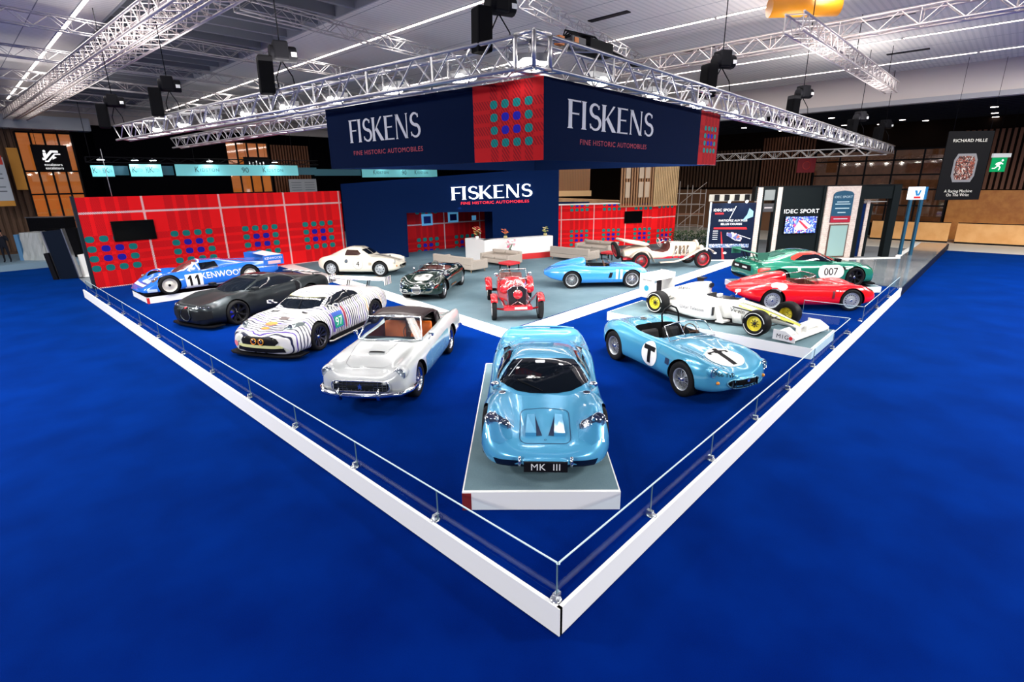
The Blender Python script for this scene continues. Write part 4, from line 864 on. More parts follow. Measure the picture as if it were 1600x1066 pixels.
def ctype():
    P_ = paint('deep_green_black', (.004,.014,.009), .12)
    rows = [(2.02,.34,.30,.46,.2,.56,.1,.57,.57),(1.94,.28,.52,.46,.42,.62,.2,.62,.62),(1.75,.24,.70,.46,.56,.74,.26,.66,.66),(1.45,.2,.79,.47,.62,.81,.3,.70,.71),(1.15,.2,.82,.48,.62,.82,.34,.75,.77),(.8,.19,.80,.49,.6,.80,.36,.80,.83),
        (.3,.18,.76,.5,.6,.78,.4,.82,.85),(-.3,.18,.77,.5,.62,.80,.4,.82,.84),(-.8,.19,.80,.5,.62,.86,.4,.86,.88),(-1.22,.2,.82,.5,.6,.88,.4,.87,.88),(-1.6,.27,.74,.52,.5,.80,.35,.80,.81),(-1.95,.38,.45,.54,.32,.66,.2,.67,.67)]
    r, b, sk = car('vintage_race_roadster', 'black-green open racing roadster with a white oval on its nose, plate UFF 376', place(8.87, 12.88), -146.2, rows, ((1.22,.66,.33),(-1.22,.66,.33)), P_,
        cuts=(([(x, y) for x, y in rrect(-.72,.20,-.50,.50,.2,5)], .34, 1.3, mat('red_brown_leather', (.10,.02,.015), .5)),), well_in=.48)
    sk.patch('nose_oval', [circle(1.42,0,.18,28,.26)], 'top', PLATE, r, .008)
    E_ = [(.15*math.cos(a), .45+.15*math.sin(a)) for a in [2*PI*i/20 for i in range(20)]]
    sk.patch('grille', [E_], 'front', mat('grille_steel', (.2,.21,.21), .35, .8), r, .012); rod(r, 'grille_ring', [sk.at('front', a, c)+Vector((.015,0,0)) for a, c in E_], .02, closed=True)
    for s in (1,-1):
        p = sk.at('front', .50*s, .60); lamp(r, p, .10, (1,0,.15)); sk.line('lamp_trim', [(.30*s,.60),(.36*s,.50),(.60*s,.50),(.68*s,.58)], .02, 'front', CHROME, r, .012)
        m = MB(); m.ball((0,0,0), .05, 10, 6, (.5,1,1)); m.cyl((0,0,-.12),(0,0,0), .01); m.build('wing_mirror', CHROME, r, (.62,.56*s,.94))
        seat(r, -.35, .25*s, mat('red_brown_leather', (.10,.02,.015), .5), .36, .46, .40)
    sk.text('nose_registration', 'UFF 376', .13, (-.52,.40), 'front', PLATE, r, .014, .0, True, .9)
    sk.line('bonnet_seam', [(1.8,.34),(.6,.46),(.6,-.46),(1.8,-.34)], .01, 'top', mat('seam_green', (.1,.16,.13), .4), r, .006)
    fr = [(.34,-.50,.84),(.42,-.2,.87),(.42,.2,.87),(.34,.50,.84)]; tp = [(.20,-.46,1.0),(.26,-.2,1.04),(.26,.2,1.04),(.20,.46,1.0)]
    m = MB(); m.smooth = True; m.add(fr+tp, [(i,i+1,i+5,i+4) for i in range(3)]); w_ = m.build('windscreen', SCREEN, r); rod(w_, 'windscreen_frame', fr+tp[::-1], .01, closed=True)
    steering(r, .06, -.25, .84); m = MB(); m.ball((-.9,-.25,.90), .14, 14, 8, (1.6,1,.7)); m.build('headrest_fairing', P_, r)
    for s in (1,-1): sk.patch('side_reflector', [rrect(-.2,.5,.30,.36,.02)], 'left' if s > 0 else 'right', mat('copper_trim', (.45,.18,.08), .3, .7), r, .01)
    for x in (1.22,-1.22):
        for s in (1,-1): wheel(r, x, .66*s, .33, .16, 'wire', .215)
def mondial():
    P_ = paint('azure_blue', (.035,.27,.74), .25)
    rows = [(1.86,.32,.26,.44,.2,.52,.1,.54,.54),(1.80,.28,.48,.44,.38,.58,.2,.60,.60),(1.6,.24,.66,.45,.52,.72,.26,.66,.66),(1.3,.22,.74,.46,.57,.80,.3,.71,.72),(1.0,.21,.77,.47,.58,.80,.34,.75,.77),(.6,.2,.75,.48,.58,.78,.36,.79,.82),
        (.2,.2,.74,.49,.58,.77,.4,.80,.83),(-.4,.2,.74,.5,.58,.79,.4,.81,.83),(-.8,.2,.77,.5,.58,.85,.4,.84,.86),(-1.12,.22,.79,.5,.57,.87,.4,.84,.86),(-1.5,.28,.72,.52,.5,.81,.35,.80,.82),(-1.9,.36,.50,.54,.36,.70,.22,.71,.72),(-2.08,.44,.26,.56,.2,.62,.1,.63,.63)]
    r, b, sk = car('sports_racer', 'bright blue open sports racer with number 11 and a humped headrest', place(13.67, 8.81), -46.5, rows, ((1.125,.64,.33),(-1.125,.64,.33)), P_,
        cuts=(([(x, y) for x, y in rrect(-.58,.34,-.48,.48,.2,5)], .34, 1.3, LEATHER),), well_in=.46)
    hr = loft([(-.52,.16,.70,.12,1.0),(-.62,.24,.72,.16,1.06),(-.85,.27,.74,.15,1.04),(-1.2,.24,.76,.12,.97),(-1.6,.15,.74,.08,.86),(-1.85,.08,.68,.04,.74)], sec_cabin, 24, 5); hr.v = [(x,y+.24,z) for x,y,z in hr.v]; hr.build('headrest_fairing', P_, r)
    for pl in ('left','right'):
        sk.patch('side_number', [[(.50,.36),(.58,.36),(.60,.70),(.52,.70)],[(.66,.36),(.74,.36),(.76,.70),(.68,.70)]], pl, PLATE, r, .01)
        sk.patch('side_vent', [[(.22,.40),(.34,.40),(.40,.60),(.28,.60)]], pl, INK, r, .008)
        sk.line('body_crease', [(.8,.33),(-.75,.33)], .01, pl, mat('seam_blue2', (.02,.12,.35), .5), r, .006)
    m = MB(); m.smooth = True; A = [(.40,.46*math.sin(a)+.0,.82) for a in (-1.2,-.6,0,.6,1.2)]; m.add([(.28+.14*math.cos(a*1.0),.46*math.sin(a),.80) for a in (-1.3,-.65,0,.65,1.3)]+[(.20+.13*math.cos(a),.43*math.sin(a),.98) for a in (-1.3,-.65,0,.65,1.3)], [(i,i+1,i+6,i+5) for i in range(4)]); w_ = m.build('windscreen', SCREEN, r)
    rod(w_, 'screen_strut', [(.42,-.1,.82),(.33,-.1,.98)], .008); rod(w_, 'screen_edge', [(.20+.13*math.cos(a),.43*math.sin(a),.98) for a in (-1.3,-.65,0,.65,1.3)], .008)
    E_ = circle(0,.42,.26,20,.09); sk.patch('grille', [E_], 'front', DARK, r, .01)
    for s in (1,-1):
        sk.patch('headlight', [circle(1.66,.50*s,.09,16,.07)], 'top', mat('headlamp_grey', (.22,.26,.27), .12, .6), r, .01)
        seat(r, -.22, .24*s, LEATHER, .36, .40, .38)
    steering(r, .14, -.24, .82)
    for x in (1.125,-1.125):
        for s in (1,-1): wheel(r, x, .64*s, .33, .16, 'wire', .235, rim_m=mat('painted_silver', (.62,.65,.68), .3, .6))
def red_racer():
    P_ = paint('racing_red', (.80,.004,.008), .2)
    rows = [(2.05,.30,.26,.40,.2,.46,.1,.48,.48),(1.95,.26,.50,.40,.38,.54,.2,.54,.54),(1.7,.22,.72,.42,.54,.66,.28,.60,.60),(1.4,.2,.80,.44,.6,.77,.32,.65,.66),(1.1,.2,.82,.45,.6,.79,.36,.71,.72),(.7,.18,.80,.46,.6,.76,.38,.77,.79),
        (.2,.17,.80,.47,.62,.76,.42,.78,.80),(-.4,.17,.81,.48,.62,.78,.44,.80,.82),(-.8,.18,.83,.49,.62,.82,.42,.83,.86),(-1.2,.2,.84,.5,.6,.83,.4,.84,.87),(-1.6,.28,.78,.52,.52,.78,.36,.80,.82),(-2.0,.40,.58,.55,.42,.70,.28,.73,.74),(-2.2,.50,.30,.58,.22,.65,.12,.67,.67)]
    r, b, sk = car('red_race_roadster', 'bright red low racing roadster with white circles on rear flank', place(14.75, 1.98), -50.8, rows, ((1.15,.66,.33),(-1.15,.66,.33)), P_,
        cuts=(([(x, y) for x, y in rrect(-.50,.22,-.48,.48,.16,5)], .34, 1.3, mat('red_brown_leather', (.10,.02,.015), .5)),), well_in=.48)
    hr = loft([(-.46,.14,.72,.1,1.0),(-.6,.22,.76,.14,1.07),(-.9,.24,.78,.13,1.04),(-1.3,.2,.78,.1,.96),(-1.8,.1,.74,.05,.84)], sec_cabin, 24, 5); hr.v = [(x,y+.24,z) for x,y,z in hr.v]; hr.build('headrest_fairing', P_, r)
    for pl in ('left','right'):
        sk.patch('side_circle', [circle(-.98,.19,.24,28,.20)], 'high'+pl, PLATE, r, .008); sk.patch('side_vent', [[(.55,.40),(.62,.40),(.64,.62),(.57,.62)]], pl, mat('vent_dark_red', (.12,.0,.01), .5), r, .008)
        sk.patch('side_mark', [rrect(.66,.74,.61,.645,.01), rrect(.76,.80,.60,.63,.01)], pl, PLATE, r, .012)
    sk.patch('tail_circle', [circle(-1.5,-.1,.17)], 'top', PLATE, r, .012) if False else None
    ang_ = [-1.5+3*i/8 for i in range(9)]
    m = MB(); m.smooth = True; m.add([(.20+.22*math.cos(a),.48*math.sin(a),.79) for a in ang_]+[(.08+.20*math.cos(a),.46*math.sin(a),1.02) for a in ang_], [(i,i+1,i+10,i+9) for i in range(8)]); w_ = m.build('windscreen', SCREEN, r)
    rod(w_, 'screen_frame', [(.08+.20*math.cos(a),.46*math.sin(a),1.02) for a in ang_], .012)
    for s in (1,-1):
        rod(w_, 'side_rail', [(.1,.47*s,1.0),(-.45,.47*s,.93)], .012); seat(r, -.2, .24*s, mat('red_brown_leather', (.10,.02,.015), .5), .34, .46, .38)
        sk.patch('headlight', [circle(1.72,.52*s,.12,16,.08)], 'top', mat('headlamp_grey', (.22,.26,.27), .12, .6), r, .01)
    steering(r, .02, -.24, .84)
    for x in (1.15,-1.15):
        for s in (1,-1): wheel(r, x, .68*s, .33, .18, 'holes', .235, rim_m=mat('mag_grey', (.5,.53,.55), .35, .5))
def brawn():
    WH = paint('race_white', (.80,.80,.77), .2); YL = mat('fluoro_yellow', (.72,.74,.10), .4); BK = mat('carbon_black', (.010,.010,.012), .35); YR = mat('wheel_yellow', (.85,.72,.05), .35)
    r = thing('open_wheel_race_car', 'white open-wheel race car with yellow wheel centres on a large grey plinth', 'car', place(10.6, 2.9, .257), math.radians(-100.5)); r.scale = (.94,.94,.94)
    def sec(w, zb, zt, k): return [(0,zb),(w*.6,zb),(w*.95,zb+.05),(w,(zb+zt)/2-.02),(w*.86,zt-.06),(w*k,zt-.01),(0,zt)]
    b = loft([(2.38,.10,.20,.27,.5),(2.3,.13,.20,.31,.5),(2.0,.14,.22,.40,.5),(1.6,.17,.22,.52,.5),(1.2,.21,.20,.60,.5),(.8,.26,.16,.64,.6),(.5,.31,.12,.66,.7),(.2,.34,.10,.66,.7),(-.3,.34,.10,.68,.6),(-.6,.30,.10,.80,.4),(-1.2,.22,.12,.72,.3),(-1.9,.12,.2,.52,.4),(-2.1,.06,.25,.42,.4)], sec, 60, 5).build('body', [WH, BK])
    c = MB(); c.prism([(.62,0),(.5,.17),(.2,.24),(-.28,.20),(-.34,0),(-.28,-.20),(.2,-.24),(.5,-.17)], .34, 1.2); boolean(b, c.build('cut', [BK])); b.parent = r
    for p in b.data.polygons: p.use_smooth = True
    sk = Skin([b])
    for s in (1,-1):
        pod = loft([(.30,.05,.12,.50,.5),(.22,.16,.10,.56,.5),(-.1,.24,.07,.56,.5),(-.6,.23,.07,.52,.5),(-1.0,.17,.07,.44,.5),(-1.45,.08,.08,.32,.5),(-1.6,.03,.1,.25,.5)], sec, 30, 5)
        pod.v = [(x, (y+(.52-.16*max(0,(-x-.2))/1.4))*s, z) for x,y,z in pod.v]; po = pod.build('sidepod', WH, r)
        m = MB(); m.box(.24,.27, s*.55-.14, s*.55+.14, .24, .48); m.build('sidepod_inlet', BK, po)
    ec = loft([(-.30,.02,.66,1.02,.6),(-.33,.10,.62,1.03,.6),(-.5,.14,.6,1.02,.5),(-.9,.15,.5,.93,.35),(-1.3,.12,.4,.78,.3),(-1.8,.07,.35,.60,.3),(-2.1,.03,.3,.48,.3)], sec, 36, 5).build('engine_cover', WH, r)
    m = MB(); m.prism([(.10*math.cos(a), .93+.07*math.sin(a)) for a in [2*PI*i/14 for i in range(14)]], -.30, -.26, 'x'); m.build('air_inlet', BK, ec)
    m = MB(); m.box(-.75,-.55,-.02,.02,1.0,1.09); m.box(-.72,-.50,-.09,.09,1.08,1.12); m.build('camera_pod', BK, r)
    m = MB(); m.prism([(1.0,-.25),(1.0,.25),(.3,.60),(-1.3,.68),(-1.5,.45),(-2.1,.40),(-2.1,-.40),(-1.5,-.45),(-1.3,-.68),(.3,-.60)], .03, .06); m.build('floor_tray', BK, r)
    for s in (1,-1):
        m = MB(); m.prism([(.62,.10),(.42,.10),(.30,.56),(.38,.58)], .66*s-.01, .66*s+.01, 'y'); m.box(.36,.58,min(.30*s,.66*s),max(.30*s,.66*s),.08,.12); m.build('bargeboard', WH, r)
        m = MB(); m.smooth = True; m.prism([(.98,.10),(.70,.08),(.64,.40),(.90,.36)], .36*s-.01, .36*s+.01, 'y'); m.build('turning_vane', WH, r)
        m = MB(); m.box(-.06,.03,-.08,.08,-.04,.04); m.cyl((0,-.12*s,-.10),(0,0,0), .012); m.build('wing_mirror', WH, r, (.30,.45*s,.80), bevel=.015)
    # front wing
    m = MB(); m.prism([(2.62,.09),(2.40,.06),(2.25,.10),(2.25,.115),(2.42,.085),(2.62,.10)], -.88, .88, 'y'); fwg = m.build('front_wing', WH, r)
    for s in (1,-1):
        m = MB(); m.prism([(2.36,.13),(2.16,.25),(2.15,.235),(2.35,.115)], min(.22*s,.88*s), max(.22*s,.88*s), 'y'); m.build('wing_flap', WH, fwg)
        m = MB(); m.prism([(2.64,.05),(2.64,.16),(2.4,.30),(2.10,.30),(2.10,.05)], .88*s-.012, .88*s+.012, 'y'); m.build('endplate', WH, fwg)
        m = MB(); m.box(2.30,2.42,.16*s-.01,.16*s+.01,.08,.26); m.build('nose_pillar', WH, fwg)
        m = MB(); text_on(m, 'MIG', .15, (2.34,.896*s,.15), (-s,0,0), (0,0,1), False, 1.3); m.build('wing_lettering', INK, fwg, fix=False)
        m = MB(); m.prism(circle(2.54,.15,.045), min(.893*s,.897*s), max(.893*s,.897*s), 'y'); m.build('wing_emblem', mat('decal_red', (.7,.03,.03), .4), fwg)
        sk.line('nose_band', [(2.34,.05*s),(1.9,.11*s),(1.3,.17*s),(.75,.22*s)], .055, 'top', YL, r, .008)
        sk.line('nose_edge_line', [(2.34,.02*s),(1.9,.075*s),(1.3,.13*s),(.75,.17*s)], .015, 'top', BK, r, .009)
        pl = 'left' if s > 0 else 'right'
        sk.line('flank_line', [(2.2,.30),(1.6,.40),(1.0,.46),(.6,.50)], .03, pl, BK, r, .008); sk.text('nose_side_lettering', 'Virgin', .17, (.75,.40), pl, INK, r, .012, .05*s)
        m = MB(); text_on(m, 'Qatar Telecom', .13, (-.35,.778*s,.36), (-s,0,0), (0,-.1*s,1), False, 1.); m.build('pod_lettering', mat('letter_grey', (.05,.05,.06), .5), r, fix=False)
    Skin([ec]).text('cover_lettering', 'BRAWN GP', .15, (-.95,.72), 'right', INK, r, .01, 0, True); Skin([ec]).text('cover_lettering', 'BRAWN GP', .15, (-.95,.72), 'left', INK, r, .01, 0, True)
    # rear wing
    m = MB(); m.prism([(-2.0,.86),(-2.15,.86),(-2.38,.95),(-2.38,.965),(-2.12,.90)], -.50, .50, 'y'); rw = m.build('rear_wing', WH, r)
    m = MB(); m.prism([(-2.30,.965),(-2.42,1.06),(-2.43,1.05),(-2.32,.955)], -.50, .50, 'y'); m.build('wing_flap', WH, rw)
    m = MB(); m.prism([(-2.1,.34),(-2.35,.38),(-2.35,.395),(-2.1,.36)], -.50, .50, 'y'); m.box(-2.2,-2.05,-.03,.03,.3,.86); m.build('lower_wing', BK, rw)
    for s in (1,-1):
        m = MB(); m.prism([(-1.92,.52),(-1.92,1.06),(-2.48,1.08),(-2.48,.60),(-2.40,.32),(-2.15,.32)], .50*s-.012, .50*s+.012, 'y'); ep = m.build('endplate', WH, rw)
        m = MB(); m.prism(circle(-2.2,.62,.09), min(.513*s,.518*s), max(.513*s,.518*s), 'y'); m.build('endplate_emblem', mat('emblem_teal', (.02,.30,.45), .4), rw)
        m = MB(); text_on(m, 'Henri Lloyd', .075, (-2.2,.519*s,.88), (-s,0,0), (0,0,1), True); m.build('endplate_lettering', INK, rw, fix=False)
    TY = mat('slick_tyre', (.010,.010,.011), .5)
    for x, R, w in ((1.6,.33,.30),(-1.55,.33,.36)):
        for s in (1,-1):
            wh = wheel(r, x, .78*s if x > 0 else .74*s, R, w, 'disc', .19, rim_m=YR, hub_m=BK, tyre_m=TY)
            m = MB(); m.tube([(R*.82*math.cos(a), w/2+.004, R*.82*math.sin(a)) for a in [2*PI*i/40*.42+.4 for i in range(40)]], .011, 4); m.tube([(R*.82*math.cos(a), w/2+.004, R*.82*math.sin(a)) for a in [2*PI*i/40*.42+.4+PI for i in range(40)]], .011, 4); m.build('tyre_marking', PLATE, wh)
            m = MB()
            for k in range(8): a = 2*PI*k/8; m.cyl((.05*math.cos(a), w*.35, .05*math.sin(a)), (.10*math.cos(a), w*.34, .10*math.sin(a)), .012, n=5)
            m.build('hub_fins', BK, wh)
            m = MB()
            for dx, z0, z1 in ((.18,.30,.42),(-.22,.30,.42),(.2,.16,.22),(-.2,.16,.22),(.02,.24,.45)): m.cyl((x, s*.66, z0), (x+dx, s*.14, z1), .013, n=5)
            m.build('suspension_arms', BK, r)
    steering(r, .42, 0, .62, BK, .13); m = MB(); m.prism([(-.28,.35),(-.30,.70),(-.2,.72),(-.1,.40),(.3,.3)], -.17, .17, 'y'); m.build('seat', BK, r)
def tube_fender(r, name, pts, w, m, y):
    'flat curved mudguard: pts (x,z) swept to width w around y, slightly domed'
    b = MB(); b.smooth = True; vs = []; n = 6
    for x, z in pts:
        for k in range(n+1): t = -1+2*k/n; vs.append((x, y+t*w/2, z-.035*t*t))
    b.add(vs, [(i*(n+1)+k,(i+1)*(n+1)+k,(i+1)*(n+1)+k+1,i*(n+1)+k+1) for i in range(len(pts)-1) for k in range(n)])
    o = b.build(name, m, r); md = o.modifiers.new('s', 'SOLIDIFY'); md.thickness = .012; return o
def alfa():
    P_ = paint('vintage_red', (.52,.012,.018), .2); BK = mat('carbon_black', (.010,.010,.012), .35)
    r = thing('vintage_red_racer', 'red pre-war racing car with separate mudguards and a tall dark radiator', 'car', place(8.68, 8.72), math.radians(-131.5))
    def sec(w, zb, zt): return [(0,zb),(w*.7,zb),(w,zb+.06),(w,(zb+zt)/2),(w*.93,zt-.16),(w*.62,zt-.04),(0,zt)]
    b = loft([(1.42,.24,.42,.98),(1.0,.28,.40,1.0),(.5,.36,.38,1.04),(.2,.42,.36,1.08),(-.2,.46,.36,1.04),(-.8,.46,.36,1.0),(-1.3,.40,.42,.96),(-1.8,.26,.5,.86),(-2.05,.12,.56,.74)], sec, 50, 5).build('body', [P_, DARK])
    c = MB(); c.prism(rrect(-1.05,.12,-.36,.36,.12), .5, 1.4); boolean(b, c.build('cut', [mat('red_brown_leather', (.10,.02,.015), .5)])); b.parent = r; sk = Skin([b])
    for p in b.data.polygons: p.use_smooth = True
    m = MB(); m.prism([(-.25,.40),(.25,.40),(.26,.90),(.14,.99),(-.14,.99),(-.26,.90)], 1.40, 1.50, 'x'); m.build('radiator', BK, r)
    rod(r, 'radiator_frame', [(1.51,y,z) for y,z in ((-.27,.40),(.27,.40),(.28,.90),(.15,1.0),(0,1.06),(-.15,1.0),(-.28,.90))], .018, closed=True)
    rod(r, 'stone_guard', [(1.53,-.30,.38),(1.56,0,.58),(1.53,.30,.38)], .012); rod(r, 'stone_guard', [(1.54,0,.58),(1.52,0,1.04)], .008)
    sk.text('bonnet_number', '28', .52, (.85,0), 'top', PLATE, r, .012, PI/2, True, 1.25)
    m = MB(); m.box(-1.9,1.75,-.42,-.34,.36,.44); m.box(-1.9,1.75,.34,.42,.36,.44); m.box(1.45,1.72,-.40,.40,.34,.46); m.build('chassis', P_, r, bevel=.01)
    m = MB(); m.box(1.72,1.74,-.10,.26,.38,.44); m.build('front_plate', PLATE, r)
    for s, yy in ((1,.36),(-1,-.36),(0,0)):
        z = .93 if s else .80; x = 1.42 if s else 1.62
        m = MB(); m.ball((x,yy,z), .125, 16, 10, (.8,1,1)); h = m.build('headlight', P_, r); m = MB(); m.lathe([(.13,-.01),(.135,.01),(.12,.03),(.001,.05)], (x+.04,yy,z), 'x', 18); m.build('lamp_cover', P_, h)
        rod(h, 'lamp_rim', [(x+.03,yy+.13*math.cos(a),z+.13*math.sin(a)) for a in [2*PI*i/16 for i in range(16)]], .008, closed=True)
    m = MB(); m.tube([(1.37,-.66,.34),(1.37,-.4,.30),(1.37,.4,.30),(1.37,.66,.34)], .03); m.cyl((1.5,-.55,.36),(1.5,.55,.36), .014); m.build('front_axle', P_, r)
    m = MB(); m.cyl((-1.37,-.66,.36),(-1.37,.66,.36), .05); m.build('rear_axle', BK, r)
    fr = [(.34,-.42,1.02),(.34,.42,1.02),(.22,.40,1.30),(.22,-.40,1.30)]
    m = MB(); m.add(fr, [(0,1,2,3)]); w_ = m.build('windscreen', CLEAR, r); rod(w_, 'windscreen_frame', fr, .016, closed=True)
    steering(r, .02, -.2, 1.06, r=.2); seat(r, -.62, .2, mat('red_brown_leather', (.10,.02,.015), .5), .6, .42, .36); seat(r, -.62, -.2, mat('red_brown_leather', (.10,.02,.015), .5), .6, .42, .36)
    for s in (1,-1):
        for x in (1.37,-1.37): wheel(r, x, .68*s, .37, .14, 'wire', .25, rim_m=mat('painted_silver', (.62,.65,.68), .3, .6))
        a_ = [math.radians(q) for q in (35,55,75,95,115)]
        tube_fender(r, 'front_mudguard', [(1.37+.43*math.cos(a), .37+.43*math.sin(a)) for a in a_], .20, P_, .68*s)
        a_ = [math.radians(q) for q in (10,30,50,70,90,110,130,150)]
        tube_fender(r, 'rear_mudguard', [(-1.37+.44*math.cos(a), .37+.44*math.sin(a)) for a in a_], .22, P_, .70*s)
        for q in (0, .12): rod(r, 'mudguard_stay', [(1.37+q,.60*s,.78),(1.2+q,.36*s,.45)], .01, mat('dark_red_stripe', (.30,.02,.05), .4))
        m = MB(); m.lathe([(.001,.02),(.06,.03),(.065,0),(.001,-.03)], (0,0,0), 'x', 14); m.build('wing_mirror', CHROME, r, (.2,.52*s,1.14))
    m = MB(); m.tube([(1.1,.34,.6),(.9,.44,.5),(.3,.46,.45),(-1.8,.46,.42)], .035); m.build('exhaust_pipe', SILVER, r)
    m = MB(); m.cyl((-.95,-.62,.62),(-1.15,-.62,.62),.34, n=24); m.build('spare_wheel', RUBBER, r) if False else None
def ssk():
    P_ = paint('cream_paint', (.74,.62,.50), .3); RD = paint('wheel_red', (.50,.01,.02), .25); BK = mat('carbon_black', (.010,.010,.012), .35)
    r = thing('vintage_cream_tourer', 'cream pre-war tourer with red wire wheels and sweeping mudguards', 'car', place(19.3, 8.95), math.radians(-38))
    def sec(w, zb, zt): return [(0,zb),(w*.7,zb),(w,zb+.06),(w,(zb+zt)/2),(w*.95,zt-.14),(w*.62,zt-.03),(0,zt)]
    b = loft([(1.36,.26,.52,1.12),(1.0,.30,.50,1.14),(.4,.36,.46,1.17),(-.2,.42,.44,1.2),(-.6,.46,.44,1.12),(-1.2,.47,.44,1.06),(-1.6,.42,.46,.98),(-2.1,.30,.56,.86)], sec, 50, 5).build('body', [P_, DARK])
    LR = mat('red_brown_leather', (.10,.02,.015), .5)
    c = MB(); c.prism([(.0,.9),(.05,1.4),(-1.15,1.4),(-1.1,1.0),(-.9,.82),(-.35,.72),(-.1,.78)], -.60, .60, 'y'); c2 = MB()
    boolean(b, c.build('cut', [LR])); b.parent = r; sk = Skin([b])
    for p in b.data.polygons: p.use_smooth = True
    m = MB(); m.prism([(-.27,.50),(.27,.50),(.28,1.05),(.12,1.16),(0,1.2),(-.12,1.16),(-.28,1.05)], 1.36, 1.46, 'x'); m.build('radiator', P_, r)
    m = MB(); m.prism([(-.22,.54),(.22,.54),(.23,1.02),(0,1.13),(-.23,1.02)], 1.46, 1.465, 'x'); m.build('radiator_core', BK, r)
    for s in (1,-1):
        for x in (1.475,-1.475): wheel(r, x, .71*s, .40, .15, 'wire', .285, rim_m=RD, hub_m=RD)
        for x in (1.475,-1.475):
            wh = [c for c in r.children if c.name.startswith('wheel')][-1]
        P = [(2.02,.66),(1.9,.80),(1.7,.90),(1.45,.90),(1.2,.82),(.9,.66),(.5,.46),(.1,.36),(-.6,.35)]
        tube_fender(r, 'front_mudguard', P, .26, P_, .72*s)
        P = [(-.85,.36),(-.98,.60),(-1.1,.80),(-1.35,.92),(-1.6,.90),(-1.85,.76),(-2.0,.60)]
        tube_fender(r, 'rear_mudguard', P, .28, P_, .70*s)
        for k in range(3):
            m = MB(); x = .95-.28*k; m.tube([(x,.33*s,.92),(x-.06,.42*s,.88),(x-.14,.47*s,.74),(x-.18,.46*s,.56),(x-.26,.42*s,.48)], .032, 8); m.build('exhaust_pipe', CHROME, r)
        sk.patch('bonnet_vents', [rrect(.25+.20*k,.37+.20*k,.62,1.0,.01) for k in range(4)], 'left' if s > 0 else 'right', mat('vent_shadow', (.16,.11,.07), .5), r, .006)
        m = MB(); m.ball((1.5,.42*s,.88), .13, 16, 10, (.9,1,1)); h = m.build('headlight', P_, r); m = MB(); m.lathe([(.13,.0),(.12,.03),(.001,.05)], (1.56,.42*s,.88), 'x', 18); m.build('lens', glass('lamp_glass', (.9,.95,1), .25), h)
    m = MB(); m.box(-2.2,1.9,-.42,-.34,.44,.54); m.box(-2.2,1.9,.34,.42,.44,.54); m.cyl((1.475,-.68,.42),(1.475,.68,.42),.03); m.cyl((-1.475,-.68,.42),(-1.475,.68,.42),.04); m.build('chassis', RD, r)
    # folded hood laid over the tail
    m = MB(); m.smooth = True; m.prism([(-1.0,1.10),(-1.1,1.17),(-1.9,1.30),(-2.25,1.36),(-2.3,1.28),(-1.9,1.16),(-1.2,1.02)], -.50, .50, 'y'); m.build('folded_hood', mat('hood_cream', (.66,.54,.44), .8), r, bevel=.04)
    # spare wheel leaning at the tail
    w = wheel(r, -2.35, .0, .40, .15, 'wire', .285, rim_m=RD, hub_m=RD, z=.86, name='spare_wheel'); w.rotation_euler = (math.radians(25), 0, -PI/2-0.0)
    w.rotation_euler = (0, math.radians(0), math.radians(90)); w.rotation_mode = 'XYZ'; w.rotation_euler[0] = math.radians(-18); w.location = (-2.42,0,.84)
    fr = [(.02,-.44,1.16),(.02,.44,1.16),(-.08,.42,1.36),(-.08,-.42,1.36)]
    m = MB(); m.add(fr, [(0,1,2,3)]); w_ = m.build('windscreen', CLEAR, r); rod(w_, 'windscreen_frame', fr, .012, CHROME, closed=True)
    steering(r, -.28, .2, 1.1, mat('wheel_white', (.7,.66,.62), .4), .21); seat(r, -.85, .2, LR, .6, .42, .36); seat(r, -.85, -.2, LR, .6, .42, .36)
    m = MB(); m.ball((-.3,-.50,1.16), .05); m.build('wing_mirror', CHROME, r)
def plinth(name, label, corners, h, side_m, top_m, extra=None):
    r = thing(name, label, 'plinth', (0,0,0)); n = len(corners)
    m = MB(); m.prism(corners, FZ, FZ+h); m.build('base', side_m, r)
    cx = sum(p[0] for p in corners)/n; cy = sum(p[1] for p in corners)/n
    ins = [(cx+(x-cx)*(1-.035/max(.2,math.hypot(x-cx,y-cy))*1.4), cy+(y-cy)*(1-.035/max(.2,math.hypot(x-cx,y-cy))*1.4)) for x,y in corners]
    m = MB(); m.prism(ins, FZ+h, FZ+h+.006); m.build('carpet_top', top_m, r); return r
# ------------------------------------------------------------------ place
def cw(x, y, z=0.):
    'point given in metres right / ahead of the camera spot -> stand axes'
    dx, dy = x-.4118, y-3.9786
    return Vector((dx*.6871+dy*.7266, -dx*.7266+dy*.6871, z))
CAMR = math.radians(-46.6)
def carpet(name, a, b, scale=1.2):
    if name in _M: return _M[name]
    m = mat(name, a, .95, spec=.01); g = NB(m); g.xyz()
    f = g.m('ADD', g.m('MULTIPLY', g.noise(scale, 4), .7), g.m('MULTIPLY', g.noise(90., 2), .3)); f = g.m('MAXIMUM', g.m('MINIMUM', g.m('MULTIPLY', g.m('SUBTRACT', f, .36), 3.6), 1.), 0.)
    g.out(g.mix(f, a, b)); return m
BLUE = carpet('blue_carpet', (.0,.0050,.088), (.0,.0115,.140), .9)
BLUE.node_tree.nodes['Principled BSDF'].inputs['Sheen Weight'].default_value = .22; BLUE.node_tree.nodes['Principled BSDF'].inputs['Sheen Tint'].default_value = (.01,.25,1,1); BLUE.node_tree.nodes['Principled BSDF'].inputs['Sheen Roughness'].default_value = .45
GREY = carpet('grey_carpet', (.11,.175,.215), (.155,.23,.27), .8)
NAVY = mat('navy_fabric', (.0015,.007,.032), .8, spec=.04)
NAVYP = mat('navy_panel', (.001,.012,.065), .7, spec=.06)
WOOD = noisy('light_wood', (.48,.27,.12), (.62,.38,.19), 3., .6)
